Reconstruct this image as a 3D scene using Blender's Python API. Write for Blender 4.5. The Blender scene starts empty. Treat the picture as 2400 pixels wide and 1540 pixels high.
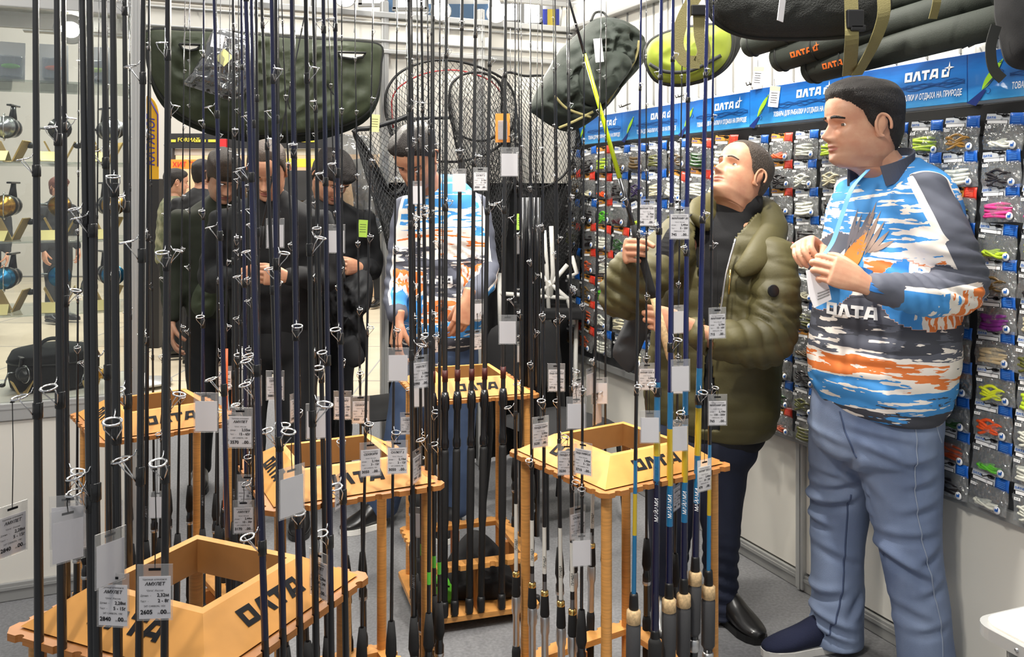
import bpy, bmesh, math, random
import numpy as np
from mathutils import Vector, Matrix, Quaternion
from mathutils.bvhtree import BVHTree
from mathutils import noise as mnoise

SC = bpy.context.scene
COL = SC.collection
R = math.radians
rng = random.Random(7)

# ------------------------------------------------------------------ camera
F_PX, HORIZON, CAM_H = 2090.0, 450.0, 1.5
cam_data = bpy.data.cameras.new('camera')
cam_data.sensor_fit = 'HORIZONTAL'
cam_data.sensor_width = 36.0
cam_data.lens = F_PX / 2400.0 * 36.0
cam_data.shift_y = -(770.0 - HORIZON) / 2400.0
cam_data.clip_start = 0.05
cam = bpy.data.objects.new('camera', cam_data)
COL.objects.link(cam)
cam.location = (0, 0, CAM_H)
cam.rotation_euler = (R(90), 0, 0)
SC.camera = cam

# ------------------------------------------------------------------ world, lights, exposure
world = bpy.data.worlds.new('world')
SC.world = world
world.use_nodes = True
bg = world.node_tree.nodes['Background']
bg.inputs[0].default_value = (0.95, 0.97, 1.0, 1)
bg.inputs[1].default_value = 0.30
SC.view_settings.view_transform = 'Standard'
SC.view_settings.look = 'None'
SC.view_settings.gamma = 1.0
SC.view_settings.use_curve_mapping = False
SC.view_settings.exposure = 0.45

cy = SC.cycles
cy.max_bounces = 6; cy.diffuse_bounces = 3; cy.glossy_bounces = 3; cy.transmission_bounces = 4; cy.transparent_max_bounces = 20
cy.caustics_reflective = False; cy.caustics_refractive = False

def lamp(name, kind, loc, target=None, power=100, size=0.1, color=(1, 0.95, 0.86), angle=70, blend=0.5):
    d = bpy.data.lights.new(name, kind)
    d.energy = power
    d.color = color
    if kind == 'AREA':
        d.size = size
    else:
        d.shadow_soft_size = size
    if kind == 'SPOT':
        d.spot_size = R(angle)
        d.spot_blend = blend
    o = bpy.data.objects.new(name, d)
    COL.objects.link(o)
    o.location = loc
    if target is not None:
        o.rotation_euler = (Vector(target) - Vector(loc)).to_track_quat('-Z', 'Y').to_euler()
    return o

# spotlights of the stand: a row overhead along the goods wall, two by the front edge, plus an added wash on the back wall
lamp('stand_spot', 'SPOT', (0.35, 2.0, 3.3), (1.15, 2.75, 1.0), 175, 0.06, angle=95)
lamp('stand_spot', 'SPOT', (0.25, 3.2, 3.3), (0.85, 3.5, 1.0), 135, 0.06, angle=95)
lamp('stand_spot', 'SPOT', (-0.15, 4.2, 3.2), (0.45, 4.5, 1.0), 60, 0.06, angle=95)
lamp('stand_spot', 'SPOT', (-0.9, 0.6, 3.1), (0.9, 3.0, 1.1), 110, 0.10, angle=75)
lamp('stand_spot', 'SPOT', (-0.9, 0.2, 3.0), (-0.5, 1.7, 0.7), 60, 0.12, angle=90)
lamp('stand_spot', 'SPOT', (-0.9, 2.7, 3.0), (-0.1, 4.8, 2.0), 70, 0.10, angle=80)  # added lamp, only brightens the upper back wall
lamp('stand_spot', 'SPOT', (-2.2, 1.9, 3.0), (-1.7, 3.4, 1.6), 60, 0.10, angle=80)
# hall ceiling lights high over the aisle and the stand, plus one added behind the case
lamp('hall_light', 'AREA', (0.5, 2.0, 6.0), (0.3, 2.2, 0), 170, 3.0, (1, 0.98, 0.95))
lamp('hall_light', 'AREA', (-3.0, 8.0, 6.0), (-3.0, 8.0, 0), 420, 4.0, (1, 0.93, 0.82))
lamp('hall_light', 'AREA', (-7.0, 11.0, 6.0), (-6.0, 14.0, 1.5), 330, 4.0, (1, 0.98, 0.95))  # added lamp, brightens the hall seen through the glass case
lamp('hall_light', 'AREA', (2.0, 9.0, 6.0), (2.0, 10.0, 0), 250, 4.0, (1, 0.98, 0.95))

# ------------------------------------------------------------------ helpers
def P(px, py, Y):
    return Vector(((px - 1200.0) / F_PX * Y, Y, CAM_H + (HORIZON - py) / F_PX * Y))

def srgb(*c):
    out = []
    for v in c:
        v = v / 255.0
        out.append(v / 12.92 if v <= 0.04045 else ((v + 0.055) / 1.055) ** 2.4)
    return tuple(out) + (1.0,)

class MB:
    """collects geometry for one mesh"""
    def __init__(s):
        s.v = []; s.f = []; s.m = []; s.cur = 0; s.sm = []; s.smooth = True
    def add(s, vs, fs, M=None, mat=None, smooth=None):
        b = len(s.v)
        if M is not None:
            vs = [M @ Vector(p) for p in vs]
        s.v.extend([tuple(p) for p in vs])
        k = s.cur if mat is None else mat
        q = s.smooth if smooth is None else smooth
        for f in fs:
            s.f.append([i + b for i in f]); s.m.append(k); s.sm.append(q)
        return s
    def box(s, c, d, M=None, mat=None):
        x, y, z = c; a, b, e = d[0] / 2, d[1] / 2, d[2] / 2
        vs = [(x + i * a, y + j * b, z + k * e) for k in (-1, 1) for j in (-1, 1) for i in (-1, 1)]
        fs = [(0, 2, 3, 1), (4, 5, 7, 6), (0, 1, 5, 4), (2, 6, 7, 3), (0, 4, 6, 2), (1, 3, 7, 5)]
        return s.add(vs, fs, M, mat, False)
    def bbox(s, c, d, bev, M=None, mat=None):
        """box with chamfered edges"""
        bm = bmesh.new()
        bmesh.ops.create_cube(bm, size=1)
        for v in bm.verts:
            v.co = Vector((v.co.x * d[0], v.co.y * d[1], v.co.z * d[2]))
        bmesh.ops.bevel(bm, geom=bm.edges[:], offset=bev, segments=2, affect='EDGES', profile=0.6)
        bm.verts.index_update()
        vs = [v.co + Vector(c) for v in bm.verts]
        fs = [[v.index for v in f.verts] for f in bm.faces]
        bm.free()
        return s.add(vs, fs, M, mat, False)
    def tube(s, pts, rad, seg=8, caps=True, M=None, mat=None, flat=1.0, up=None):
        """tube through points; rad number or list; flat squashes the second axis"""
        pts = [Vector(p) for p in pts]
        n = len(pts)
        if not hasattr(rad, '__len__'):
            rad = [rad] * n
        t0 = (pts[1] - pts[0]).normalized()
        if up is None:
            up = Vector((0, 0, 1)) if abs(t0.z) < 0.9 else Vector((1, 0, 0))
        u = (Vector(up) - t0 * t0.dot(Vector(up))).normalized()
        vs = []
        for i, p in enumerate(pts):
            a = pts[max(i - 1, 0)]; b = pts[min(i + 1, n - 1)]
            t = (b - a)
            t = t.normalized() if t.length > 1e-9 else t0
            u = u - t * t.dot(u)
            u = u.normalized() if u.length > 1e-6 else t.orthogonal().normalized()
            w = t.cross(u)
            for k in range(seg):
                an = 2 * math.pi * k / seg
                vs.append(p + u * (math.cos(an) * rad[i]) + w * (math.sin(an) * rad[i] * flat))
        fs = []
        for i in range(n - 1):
            for k in range(seg):
                k2 = (k + 1) % seg
                fs.append((i * seg + k, i * seg + k2, (i + 1) * seg + k2, (i + 1) * seg + k))
        if caps:
            fs.append(tuple(range(seg - 1, -1, -1)))
            fs.append(tuple((n - 1) * seg + k for k in range(seg)))
        return s.add(vs, fs, M, mat)
    def lathe(s, prof, seg=12, M=None, mat=None):
        """profile of (r, z) turned about z"""
        vs = []; fs = []
        for r, z in prof:
            for k in range(seg):
                an = 2 * math.pi * k / seg
                vs.append((r * math.cos(an), r * math.sin(an), z))
        for i in range(len(prof) - 1):
            for k in range(seg):
                k2 = (k + 1) % seg
                fs.append((i * seg + k, i * seg + k2, (i + 1) * seg + k2, (i + 1) * seg + k))
        fs.append(tuple(range(seg - 1, -1, -1)))
        fs.append(tuple((len(prof) - 1) * seg + k for k in range(seg)))
        return s.add(vs, fs, M, mat)
    def prism(s, poly, z0, z1, M=None, mat=None):
        n = len(poly)
        vs = [(x, y, z0) for x, y in poly] + [(x, y, z1) for x, y in poly]
        fs = [tuple(range(n - 1, -1, -1)), tuple(range(n, 2 * n))]
        for i in range(n):
            j = (i + 1) % n
            fs.append((i, j, n + j, n + i))
        return s.add(vs, fs, M, mat, False)
    def torus(s, Rr, r, M=None, seg=20, sub=6, a0=0, a1=2 * math.pi, mat=None):
        full = abs(a1 - a0 - 2 * math.pi) < 1e-6
        n = seg if full else seg + 1
        vs = []
        for i in range(n):
            a = a0 + (a1 - a0) * i / seg
            for k in range(sub):
                b = 2 * math.pi * k / sub
                q = Rr + r * math.cos(b)
                vs.append((q * math.cos(a), q * math.sin(a), r * math.sin(b)))
        fs = []
        for i in range(seg):
            i2 = (i + 1) % n
            for k in range(sub):
                k2 = (k + 1) % sub
                fs.append((i * sub + k, i2 * sub + k, i2 * sub + k2, i * sub + k2))
        return s.add(vs, fs, M, mat)
    def ball(s, c, r, M=None, seg=14, rings=9, mat=None):
        if not hasattr(r, '__len__'):
            r = (r, r, r)
        vs = [(c[0], c[1], c[2] - r[2])]
        for i in range(1, rings):
            th = math.pi * i / rings
            for k in range(seg):
                ph = 2 * math.pi * k / seg
                vs.append((c[0] + r[0] * math.sin(th) * math.cos(ph), c[1] + r[1] * math.sin(th) * math.sin(ph), c[2] - r[2] * math.cos(th)))
        vs.append((c[0], c[1], c[2] + r[2]))
        fs = []
        for k in range(seg):
            fs.append((0, 1 + (k + 1) % seg, 1 + k))
            top = 1 + (rings - 2) * seg
            fs.append((len(vs) - 1, top + k, top + (k + 1) % seg))
        for i in range(rings - 2):
            for k in range(seg):
                k2 = (k + 1) % seg
                a = 1 + i * seg
                fs.append((a + k, a + k2, a + seg + k2, a + seg + k))
        return s.add(vs, fs, M, mat)
    def grid(s, fn, nu, nv, M=None, mat=None, closed_u=False):
        vs = [fn(i / (nu if closed_u else nu - 1), j / (nv - 1)) for j in range(nv) for i in range(nu)]
        fs = []
        for j in range(nv - 1):
            for i in range(nu if closed_u else nu - 1):
                i2 = (i + 1) % nu
                fs.append((j * nu + i, j * nu + i2, (j + 1) * nu + i2, (j + 1) * nu + i))
        return s.add(vs, fs, M, mat)
    def slab(s, fn, nu, nv, thick, M=None, mat=None):
        """a grid sheet given thickness: fn(u,v)->point, thick vector"""
        tv = Vector(thick)
        top = [Vector(fn(i / (nu - 1), j / (nv - 1))) for j in range(nv) for i in range(nu)]
        vs = top + [p + tv for p in top]
        n = nu * nv
        fs = []
        for j in range(nv - 1):
            for i in range(nu - 1):
                a = j * nu + i
                fs.append((a, a + 1, a + nu + 1, a + nu))
                fs.append((n + a, n + a + nu, n + a + nu + 1, n + a + 1))
        for i in range(nu - 1):
            fs.append((i, n + i, n + i + 1, i + 1))
            a = (nv - 1) * nu + i
            fs.append((a, a + 1, n + a + 1, n + a))
        for j in range(nv - 1):
            a = j * nu
            fs.append((a, a + nu, n + a + nu, n + a))
            a = j * nu + nu - 1
            fs.append((a, n + a, n + a + nu, a + nu))
        return s.add(vs, fs, M, mat)
    def mesh(s, name, mats, sharp=None):
        me = bpy.data.meshes.new(name)
        me.from_pydata([tuple(p) for p in s.v], [], s.f)
        for m in (mats if isinstance(mats, (list, tuple)) else [mats]):
            me.materials.append(m)
        me.polygons.foreach_set('material_index', s.m)
        me.polygons.foreach_set('use_smooth', s.sm)
        me.update()
        return me
    def build(s, name, mats, parent=None, M=None):
        return put(name, s.mesh(name, mats), parent, M)

def put(name, me, parent=None, M=None):
    o = bpy.data.objects.new(name, me)
    COL.objects.link(o)
    if parent is not None:
        o.parent = parent
    if M is not None:
        o.matrix_local = M
    return o

def tag(o, label=None, cat=None, group=None, kind=None):
    if label: o['label'] = label
    if cat: o['category'] = cat
    if group: o['group'] = group
    if kind: o['kind'] = kind
    return o

def empty(name, loc=(0, 0, 0), M=None, label=None, cat=None, group=None):
    o = bpy.data.objects.new(name, None)
    COL.objects.link(o)
    o.empty_display_size = 0.05
    if M is not None:
        o.matrix_world = M
    else:
        o.location = loc
    return tag(o, label, cat, group)

def copy_tree(o, parent=None):
    c = o.copy(); COL.objects.link(c); c.parent = parent
    for ch in list(o.children):
        copy_tree(ch, c)
    return c

def frame(origin, x, z):
    """matrix with x axis near x, z axis z"""
    z = Vector(z).normalized(); x = Vector(x)
    x = (x - z * z.dot(x)).normalized()
    y = z.cross(x)
    return Matrix(((x.x, y.x, z.x, origin[0]), (x.y, y.y, z.y, origin[1]), (x.z, y.z, z.z, origin[2]), (0, 0, 0, 1)))

def T(x, y, z):
    return Matrix.Translation((x, y, z))

def RZ(a): return Matrix.Rotation(a, 4, 'Z')
def RX(a): return Matrix.Rotation(a, 4, 'X')
def RY(a): return Matrix.Rotation(a, 4, 'Y')

# ---- text
_tc = {}
def text_geo(txt, size=1.0, align='LEFT', shear=0.0, bold=0.0):
    key = (txt, align, shear, bold)
    if key not in _tc:
        cu = bpy.data.curves.new('txt', 'FONT')
        cu.body = txt; cu.align_x = align; cu.align_y = 'BOTTOM_BASELINE'
        cu.resolution_u = 2; cu.shear = shear; cu.offset = bold; cu.fill_mode = 'FRONT'
        ob = bpy.data.objects.new('txt', cu)
        me = bpy.data.meshes.new_from_object(ob)
        vs = [tuple(v.co) for v in me.vertices]
        fs = [tuple(p.vertices) for p in me.polygons]
        bpy.data.objects.remove(ob); bpy.data.curves.remove(cu); bpy.data.meshes.remove(me)
        _tc[key] = (vs, fs)
    vs, fs = _tc[key]
    return [(x * size, y * size, 0) for x, y, z in vs], fs

def put_text(mb, txt, size, M, mat, align='LEFT', shear=0.0, bold=0.0, width=None):
    vs, fs = text_geo(txt, size, align, shear, bold)
    if width and vs:
        w = max(v[0] for v in vs) - min(v[0] for v in vs)
        if w > width:
            vs = [(x * width / w, y, z) for x, y, z in vs]
    mb.add(vs, fs, M, mat, False)

# the block-letter logo of the stand: unit height, starts at x=0
def logo_quads(star=False):
    q = []
    def letter_o(x):
        q.extend([[(x, 0), (x + .98, 0), (x + .98, .26), (x, .26)], [(x, .74), (x + .98, .74), (x + .98, 1), (x, 1)],
                  [(x, .26), (x + .3, .26), (x + .3, .74), (x, .74)], [(x + .68, .26), (x + .98, .26), (x + .98, .74), (x + .68, .74)]])
    letter_o(0)
    x = 1.08
    q.extend([[(x, 0), (x + .32, 0), (x + .62, 1), (x + .3, 1)], [(x + .45, 1), (x + .62, .45), (x + .78, 0), (x + 1.1, 0)], [(x + .45, 1), (x + 1.1, 0), (x + .8, 1)]])
    x = 2.2
    q.extend([[(x, .72), (x + 1.0, .72), (x + 1.0, 1), (x, 1)], [(x + .34, 0), (x + .66, 0), (x + .66, .72), (x + .34, .72)]])
    x = 3.22
    q.extend([[(x, 0), (x + .32, 0), (x + .62, 1), (x + .3, 1)], [(x + .62, 1), (x + .5, .74), (x + .8, .74), (x + 1.02, 1)], [(x + .8, 0), (x + 1.12, 0), (x + 1.02, 1), (x + .8, .8)],
              [(x + .28, .16), (x + .8, .16), (x + .8, .4), (x + .36, .4)]])
    if star:
        x = 4.75
        q.extend([[(x, 0), (x + .9, 0), (x + .9, .26), (x, .26)], [(x, .26), (x + .28, .26), (x + .28, .8), (x, .8)], [(x + .28, .6), (x + .5, .6), (x + .5, .8), (x + .28, .8)],
                  [(x + .64, .26), (x + .9, .26), (x + .9, .6), (x + .64, .5)]])
        cx, cy = x + .85, .92
        for a in range(4):
            an = a * math.pi / 2
            d = Vector((math.cos(an), math.sin(an))); e = Vector((-d.y, d.x))
            L = .62
            q.append([(cx + e.x * .13 - d.x * .02, cy + e.y * .13 - d.y * .02), (cx - e.x * .13 - d.x * .02, cy - e.y * .13 - d.y * .02), (cx + d.x * L, cy + d.y * L)])
    return q
LOGO_W = 4.34

def put_logo(mb, h, M, mat, star=False, shear=0.0):
    for poly in logo_quads(star):
        vs = [((x + shear * y) * h, y * h, 0) for x, y in poly]
        mb.add(vs, [tuple(range(len(vs)))], M, mat, False)

# ---- materials
def mat(name, col, rough=0.5, metal=0.0, var=0.0, vscale=20.0, bump=0.0, bscale=200.0, stretch=None, col2=None, coat=0.0, emit=None, estr=0.0, alpha=None, spec=0.5, coords='Object'):
    m = bpy.data.materials.new(name)
    m.use_nodes = True
    nt = m.node_tree
    b = nt.nodes['Principled BSDF']
    b.inputs['Roughness'].default_value = rough
    b.inputs['Metallic'].default_value = metal
    b.inputs['Specular IOR Level'].default_value = spec
    if coat: b.inputs['Coat Weight'].default_value = coat; b.inputs['Coat Roughness'].default_value = 0.08
    if len(col) == 3: col = tuple(col) + (1,)
    b.inputs['Base Color'].default_value = col
    tc = None
    def coord(stretch):
        nonlocal tc
        if tc is None:
            tc = nt.nodes.new('ShaderNodeTexCoord')
        if stretch:
            mp = nt.nodes.new('ShaderNodeMapping')
            mp.inputs['Scale'].default_value = stretch
            nt.links.new(tc.outputs[coords], mp.inputs[0])
            return mp.outputs[0]
        return tc.outputs[coords]
    if var or col2:
        n = nt.nodes.new('ShaderNodeTexNoise')
        n.inputs['Scale'].default_value = vscale
        n.inputs['Detail'].default_value = 4
        nt.links.new(coord(stretch), n.inputs['Vector'])
        mx = nt.nodes.new('ShaderNodeMix'); mx.data_type = 'RGBA'
        c2 = col2 if col2 else tuple(max(0, c * (1 - var)) for c in col[:3]) + (1,)
        if len(c2) == 3: c2 = tuple(c2) + (1,)
        rp = nt.nodes.new('ShaderNodeMapRange')
        rp.inputs[1].default_value = 0.35; rp.inputs[2].default_value = 0.65
        nt.links.new(n.outputs['Fac'], rp.inputs[0])
        nt.links.new(rp.outputs[0], mx.inputs[0])
        mx.inputs[6].default_value = col; mx.inputs[7].default_value = c2
        nt.links.new(mx.outputs[2], b.inputs['Base Color'])
    if bump:
        n2 = nt.nodes.new('ShaderNodeTexNoise')
        n2.inputs['Scale'].default_value = bscale
        n2.inputs['Detail'].default_value = 3
        nt.links.new(coord(stretch), n2.inputs['Vector'])
        bp = nt.nodes.new('ShaderNodeBump')
        bp.inputs['Strength'].default_value = bump
        bp.inputs['Distance'].default_value = 0.01
        nt.links.new(n2.outputs['Fac'], bp.inputs['Height'])
        nt.links.new(bp.outputs[0], b.inputs['Normal'])
    if emit:
        b.inputs['Emission Color'].default_value = tuple(emit) + ((1,) if len(emit) == 3 else ())
        b.inputs['Emission Strength'].default_value = estr
    if alpha is not None:
        b.inputs['Alpha'].default_value = alpha
    return m

def clear_mat(name, col=(1, 1, 1), gloss=0.12, rough=0.08, tint=1.0, bump=0.0, bscale=60.0, diff=0.0):
    """thin clear plastic or glass sheet: mostly see-through, some sheen"""
    m = bpy.data.materials.new(name); m.use_nodes = True
    nt = m.node_tree; nt.nodes.clear()
    out = nt.nodes.new('ShaderNodeOutputMaterial')
    tr = nt.nodes.new('ShaderNodeBsdfTransparent'); tr.inputs[0].default_value = tuple(c * tint for c in col) + (1,)
    gl = nt.nodes.new('ShaderNodeBsdfGlossy'); gl.inputs['Roughness'].default_value = rough
    fr = nt.nodes.new('ShaderNodeLayerWeight'); fr.inputs[0].default_value = 0.25
    ad = nt.nodes.new('ShaderNodeMath'); ad.operation = 'MULTIPLY_ADD'
    ad.inputs[1].default_value = 0.6; ad.inputs[2].default_value = gloss
    nt.links.new(fr.outputs['Facing'], ad.inputs[0])
    mx = nt.nodes.new('ShaderNodeMixShader')
    nt.links.new(ad.outputs[0], mx.inputs[0])
    last = tr
    if diff:
        df = nt.nodes.new('ShaderNodeBsdfDiffuse'); df.inputs[0].default_value = tuple(col) + (1,)
        m2 = nt.nodes.new('ShaderNodeMixShader'); m2.inputs[0].default_value = diff
        nt.links.new(tr.outputs[0], m2.inputs[1]); nt.links.new(df.outputs[0], m2.inputs[2])
        last = m2
    nt.links.new(last.outputs[0], mx.inputs[1]); nt.links.new(gl.outputs[0], mx.inputs[2])
    if bump:
        tc = nt.nodes.new('ShaderNodeTexCoord')
        n2 = nt.nodes.new('ShaderNodeTexNoise'); n2.inputs['Scale'].default_value = bscale
        nt.links.new(tc.outputs['Object'], n2.inputs['Vector'])
        bp = nt.nodes.new('ShaderNodeBump'); bp.inputs['Strength'].default_value = bump; bp.inputs['Distance'].default_value = 0.02
        nt.links.new(n2.outputs['Fac'], bp.inputs['Height'])
        nt.links.new(bp.outputs[0], gl.inputs['Normal'])
    nt.links.new(mx.outputs[0], out.inputs[0])
    return m

# linear colours picked against the photograph
M = {}
M['wood'] = mat('beech_wood', srgb(222, 158, 84), 0.42, var=0.22, vscale=6, stretch=(3, 3, 40), bump=0.05, bscale=40, coat=0.15)
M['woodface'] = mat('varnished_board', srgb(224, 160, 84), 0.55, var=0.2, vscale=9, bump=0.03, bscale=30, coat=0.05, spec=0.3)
M['woodin'] = mat('board_inside_shaded', srgb(176, 122, 66), 0.55, var=0.2, vscale=9)  # board colour darkened: shade inside the rack put into the wood
M['woodedge'] = mat('plywood_edge', srgb(186, 120, 58), 0.55, var=0.3, vscale=10, stretch=(1, 1, 200))
M['ink'] = mat('black_print', srgb(22, 22, 26), 0.75, spec=0.2)
M['white'] = mat('white_print', srgb(245, 245, 245), 0.5)
M['black'] = mat('black_gloss_blank', srgb(18, 18, 21), 0.28, coat=0.5)
M['navy'] = mat('navy_gloss_blank', srgb(16, 20, 52), 0.22, coat=0.6)
M['blue'] = mat('blue_gloss_blank', srgb(17, 27, 80), 0.2, coat=0.6)
M['thread'] = mat('black_thread_wrap', srgb(14, 14, 15), 0.35, coat=0.4)
M['foam'] = mat('black_foam_grip', srgb(24, 24, 25), 0.85, bump=0.15, bscale=600)
M['shrink'] = mat('black_rubber_grip', srgb(26, 26, 27), 0.6, bump=0.2, bscale=500)
M['cork'] = mat('cork', srgb(216, 184, 138), 0.8, var=0.35, vscale=120)
M['chrome'] = mat('chrome', (0.75, 0.75, 0.76), 0.12, 1.0)
M['gold'] = mat('gold_ring', (0.85, 0.6, 0.2), 0.2, 1.0)
M['steel'] = mat('satin_metal', (0.6, 0.6, 0.6), 0.35, 1.0)
M['paper'] = mat('tag_paper', srgb(243, 240, 244), 0.7)
M['sleeve'] = clear_mat('clear_sleeve', (1, 1, 1), 0.07, 0.12, 0.97, diff=0.10)
M['string'] = mat('black_cord', srgb(20, 20, 20), 0.8)
M['carpet'] = mat('grey_carpet', srgb(128, 128, 130), 0.97, var=0.25, vscale=90, bump=0.35, bscale=700)
M['aisle'] = mat('aisle_floor', srgb(196, 184, 160), 0.45, var=0.12, vscale=3)
M['wall'] = mat('white_panel', srgb(232, 228, 218), 0.55, var=0.03, vscale=3)
M['alu'] = mat('aluminium_profile', srgb(186, 186, 184), 0.4, 0.35)
M['grey'] = mat('grey_trim', srgb(150, 150, 148), 0.5)
M['dark'] = mat('dark_grey_panel', srgb(62, 63, 66), 0.6)
M['blk'] = mat('black_plastic', srgb(20, 20, 21), 0.45)
M['blkfab'] = mat('black_fabric', srgb(22, 22, 24), 0.9, bump=0.1, bscale=400)
M['glass'] = clear_mat('case_glass', (0.99, 1.0, 0.99), 0.05, 0.02, 0.98)
# ================================================================== the setting
CORNER = Vector((0.356, 5.13, 0))
S_DIR = Vector((0.392, -0.920, 0)).normalized()      # along the goods wall, towards the camera
B_DIR = Vector((-0.920, -0.392, 0)).normalized()     # along the back wall, towards the left
MR = frame(CORNER, S_DIR, (0, 0, 1))                 # local y < 0 is inside the stand
MBK = frame(CORNER, B_DIR, (0, 0, 1))                # local y > 0 is inside the stand

def wall_s(px):
    u = (px - 1200) / F_PX
    Y = 2.5417 / (u + 0.426)
    return (5.13 - Y) * 1.087

def struct(name, mb, mats, parent=None, Mx=None):
    o = mb.build(name, mats, parent, Mx)
    o['kind'] = 'structure'
    return o

# floors
mb = MB(); mb.box((-0.4, 2.35, -0.02), (6.5, 8.4, 0.04)); f = mb
floor = struct('floor', f, M['carpet'])
mb = MB()
mb.box((-1.0, 12.0, -0.045), (26, 18, 0.04))
floor2 = struct('floor_aisle', mb, M['aisle'])
mb = MB()
for k in range(9):
    mb.box((-6 + 1.6 * k, 11.5, -0.0245), (0.012, 10, 0.003))
for k in range(6):
    mb.box((-1, 7.2 + 1.6 * k, -0.0245), (18, 0.012, 0.003))
mb.build('joint_lines', M['grey'], floor2)

# right wall: white lower panels, dark peg panel, white upper panels
wr = MB(); wr.box((2.1, 0.03, 1.3), (4.6, 0.05, 2.6))
wall_right = struct('wall_right', wr, M['wall'], None, MR)
for i, (a, b) in enumerate(((0.02, 0.93), (0.96, 1.895), (1.935, 2.88), (2.92, 3.86))):
    mb = MB(); mb.bbox(((a + b) / 2, -0.004, 0.35), (b - a, 0.016, 0.56), 0.002)
    mb.build('panel', M['wall'], wall_right)
for s in (0.945, 1.915, 2.90):
    mb = MB(); mb.bbox((s, -0.012, 0.28), (0.04, 0.036, 0.55), 0.006); mb.box((s, -0.031, 0.28), (0.012, 0.004, 0.55))
    mb.build('post', M['alu'], wall_right)
mb = MB(); mb.bbox((2.0, -0.0145, 0.032), (4.2, 0.014, 0.062), 0.003); mb.box((2.0, -0.023, 0.045), (4.2, 0.006, 0.012))
bb = struct('baseboard_right', mb, M['grey'], None, MR)
mb = MB(); mb.bbox((1.75, -0.022, 1.165), (3.4, 0.02, 1.19), 0.003)
peg = mb.build('peg_panel', M['dark'], wall_right)
mb = MB(); mb.bbox((1.75, -0.03, 0.575), (3.4, 0.03, 0.035), 0.004)
mb.build('panel_edge', M['grey'], wall_right)
mb = MB(); mb.bbox((1.75, -0.0345, 1.712), (3.4, 0.012, 0.09), 0.002)
strip = mb.build('black_strip', M['blk'], wall_right)
for k in range(26):
    mb = MB(); mb.box((0.10 + k * 0.125, 0.0015, 2.2), (0.006, 0.008, 0.55))
    mb.build('slat_joint', M['grey'], wall_right)
# two dozen bright peg tips along the black strip
tip = MB(); tip.tube([(0, 0, 0), (0, -0.03, 0), (0, -0.036, 0.008)], 0.0022, 6)
tip_me = tip.mesh('peg_tip', M['steel'])
for k in range(60):
    put('peg_tip', tip_me, wall_right, T(0.06 + k * 0.055, -0.04, 1.672))

# back wall: white upper panels, black sheet standing in for the unlit space below, header beam across the opening
wb = MB(); wb.box((0.55, -0.03, 2.0), (1.16, 0.05, 0.9))
wall_back = struct('wall_back', wb, M['wall'], None, MBK)
mb = MB()
def dark_sheet(u, v):
    x = -0.02 + 1.12 * u
    return (x, -0.03 + 0.018 * math.sin(x * 62) + 0.008 * math.sin(x * 27 + 1), 0.02 + 1.55 * v)
mb.slab(dark_sheet, 90, 3, (0, -0.01, 0))
mb.build('dark_sheet', M['blkfab'], wall_back)  # black sheet in place of the dark, unlit opening under the panels
for s in (0.0, 0.58, 1.12):
    mb = MB(); mb.bbox((s, 0.01, 1.25), (0.04, 0.04, 2.5), 0.006); mb.box((s, 0.032, 1.25), (0.012, 0.004, 2.5))
    mb.build('post', M['alu'], wall_back)
hb = MB()
hb.bbox((1.35, 0.0, 2.325), (2.86, 0.04, 0.15), 0.004)
header = struct('beam_header', hb, M['wall'], None, MBK)
for z, h in ((2.425, 0.03), (2.235, 0.022), (2.29, 0.010), (2.38, 0.008)):
    mb = MB(); mb.bbox((1.35, 0.012, z), (2.88, 0.06, h), 0.004)
    mb.build('rail', M['alu'], header)
mb = MB(); mb.bbox((1.35, 0.05, 2.56), (2.88, 0.03, 0.025), 0.004)
mb.build('lamp_track', M['alu'], header)
for s in (0.1, 0.8, 1.5, 2.2, 2.7):
    mb = MB(); mb.tube([(s, 0.02, 2.42), (s, 0.05, 2.555)], 0.006, 8)
    mb.build('bracket', M['alu'], header)
# header along the goods wall
hb = MB(); hb.bbox((1.7, -0.01, 2.5), (3.6, 0.05, 0.12), 0.004)
header_r = struct('beam_header_right', hb, M['wall'], None, MR)
mb = MB(); mb.bbox((1.7, -0.02, 2.43), (3.6, 0.06, 0.02), 0.004); mb.build('rail', M['alu'], header_r)

# ---- spotlights on the back header (they glare into the lens)
M['lampwhite'] = mat('lamp_glow', (1, 1, 1), 0.4, emit=(1, 0.96, 0.88), estr=26)
M['lamphouse'] = mat('lamp_housing', srgb(225, 225, 222), 0.4)
def header_spot(s, z, aim, power, label):
    o = MBK @ Vector((s, 0.16, z))
    d = (Vector(aim) - o).normalized()
    fr = frame(o, (1, 0, 0), d)
    r = empty('spotlight', o, None, label, 'spotlight', 'spotlights on the back header')
    inv = Matrix.Translation(o).inverted()
    mb = MB(); mb.lathe([(0.028, -0.10), (0.034, -0.09), (0.036, -0.02), (0.052, 0.03), (0.055, 0.045), (0.05, 0.046), (0.046, 0.03)], 20)
    mb.build('housing', M['lamphouse'], r, inv @ fr)
    mb = MB(); mb.ball((0, 0, 0.030), (0.046, 0.046, 0.014), None, 20, 8)
    mb.build('bulb', M['lampwhite'], r, inv @ fr)
    top = MBK @ Vector((s, 0.05, 2.55))
    mb = MB(); mb.tube([top - o, (top - o) * 0.45 + Vector((0, 0, 0.02)), -d * 0.07], 0.007, 8)
    mb.build('arm', M['lamphouse'], r)
    l = lamp('spotlight_beam', 'SPOT', o + d * 0.06, aim, power, 0.045, (1, 0.95, 0.85), 110, 0.7)
    return r
header_spot(0.55, 2.47, (0.15, 2.9, 1.1), 40, 'bright spotlight over the landing nets, nearest the dark backpack')
header_spot(0.86, 2.46, (-0.1, 2.6, 0.9), 45, 'bright spotlight with warm glow beside the landing net hoop')
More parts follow.
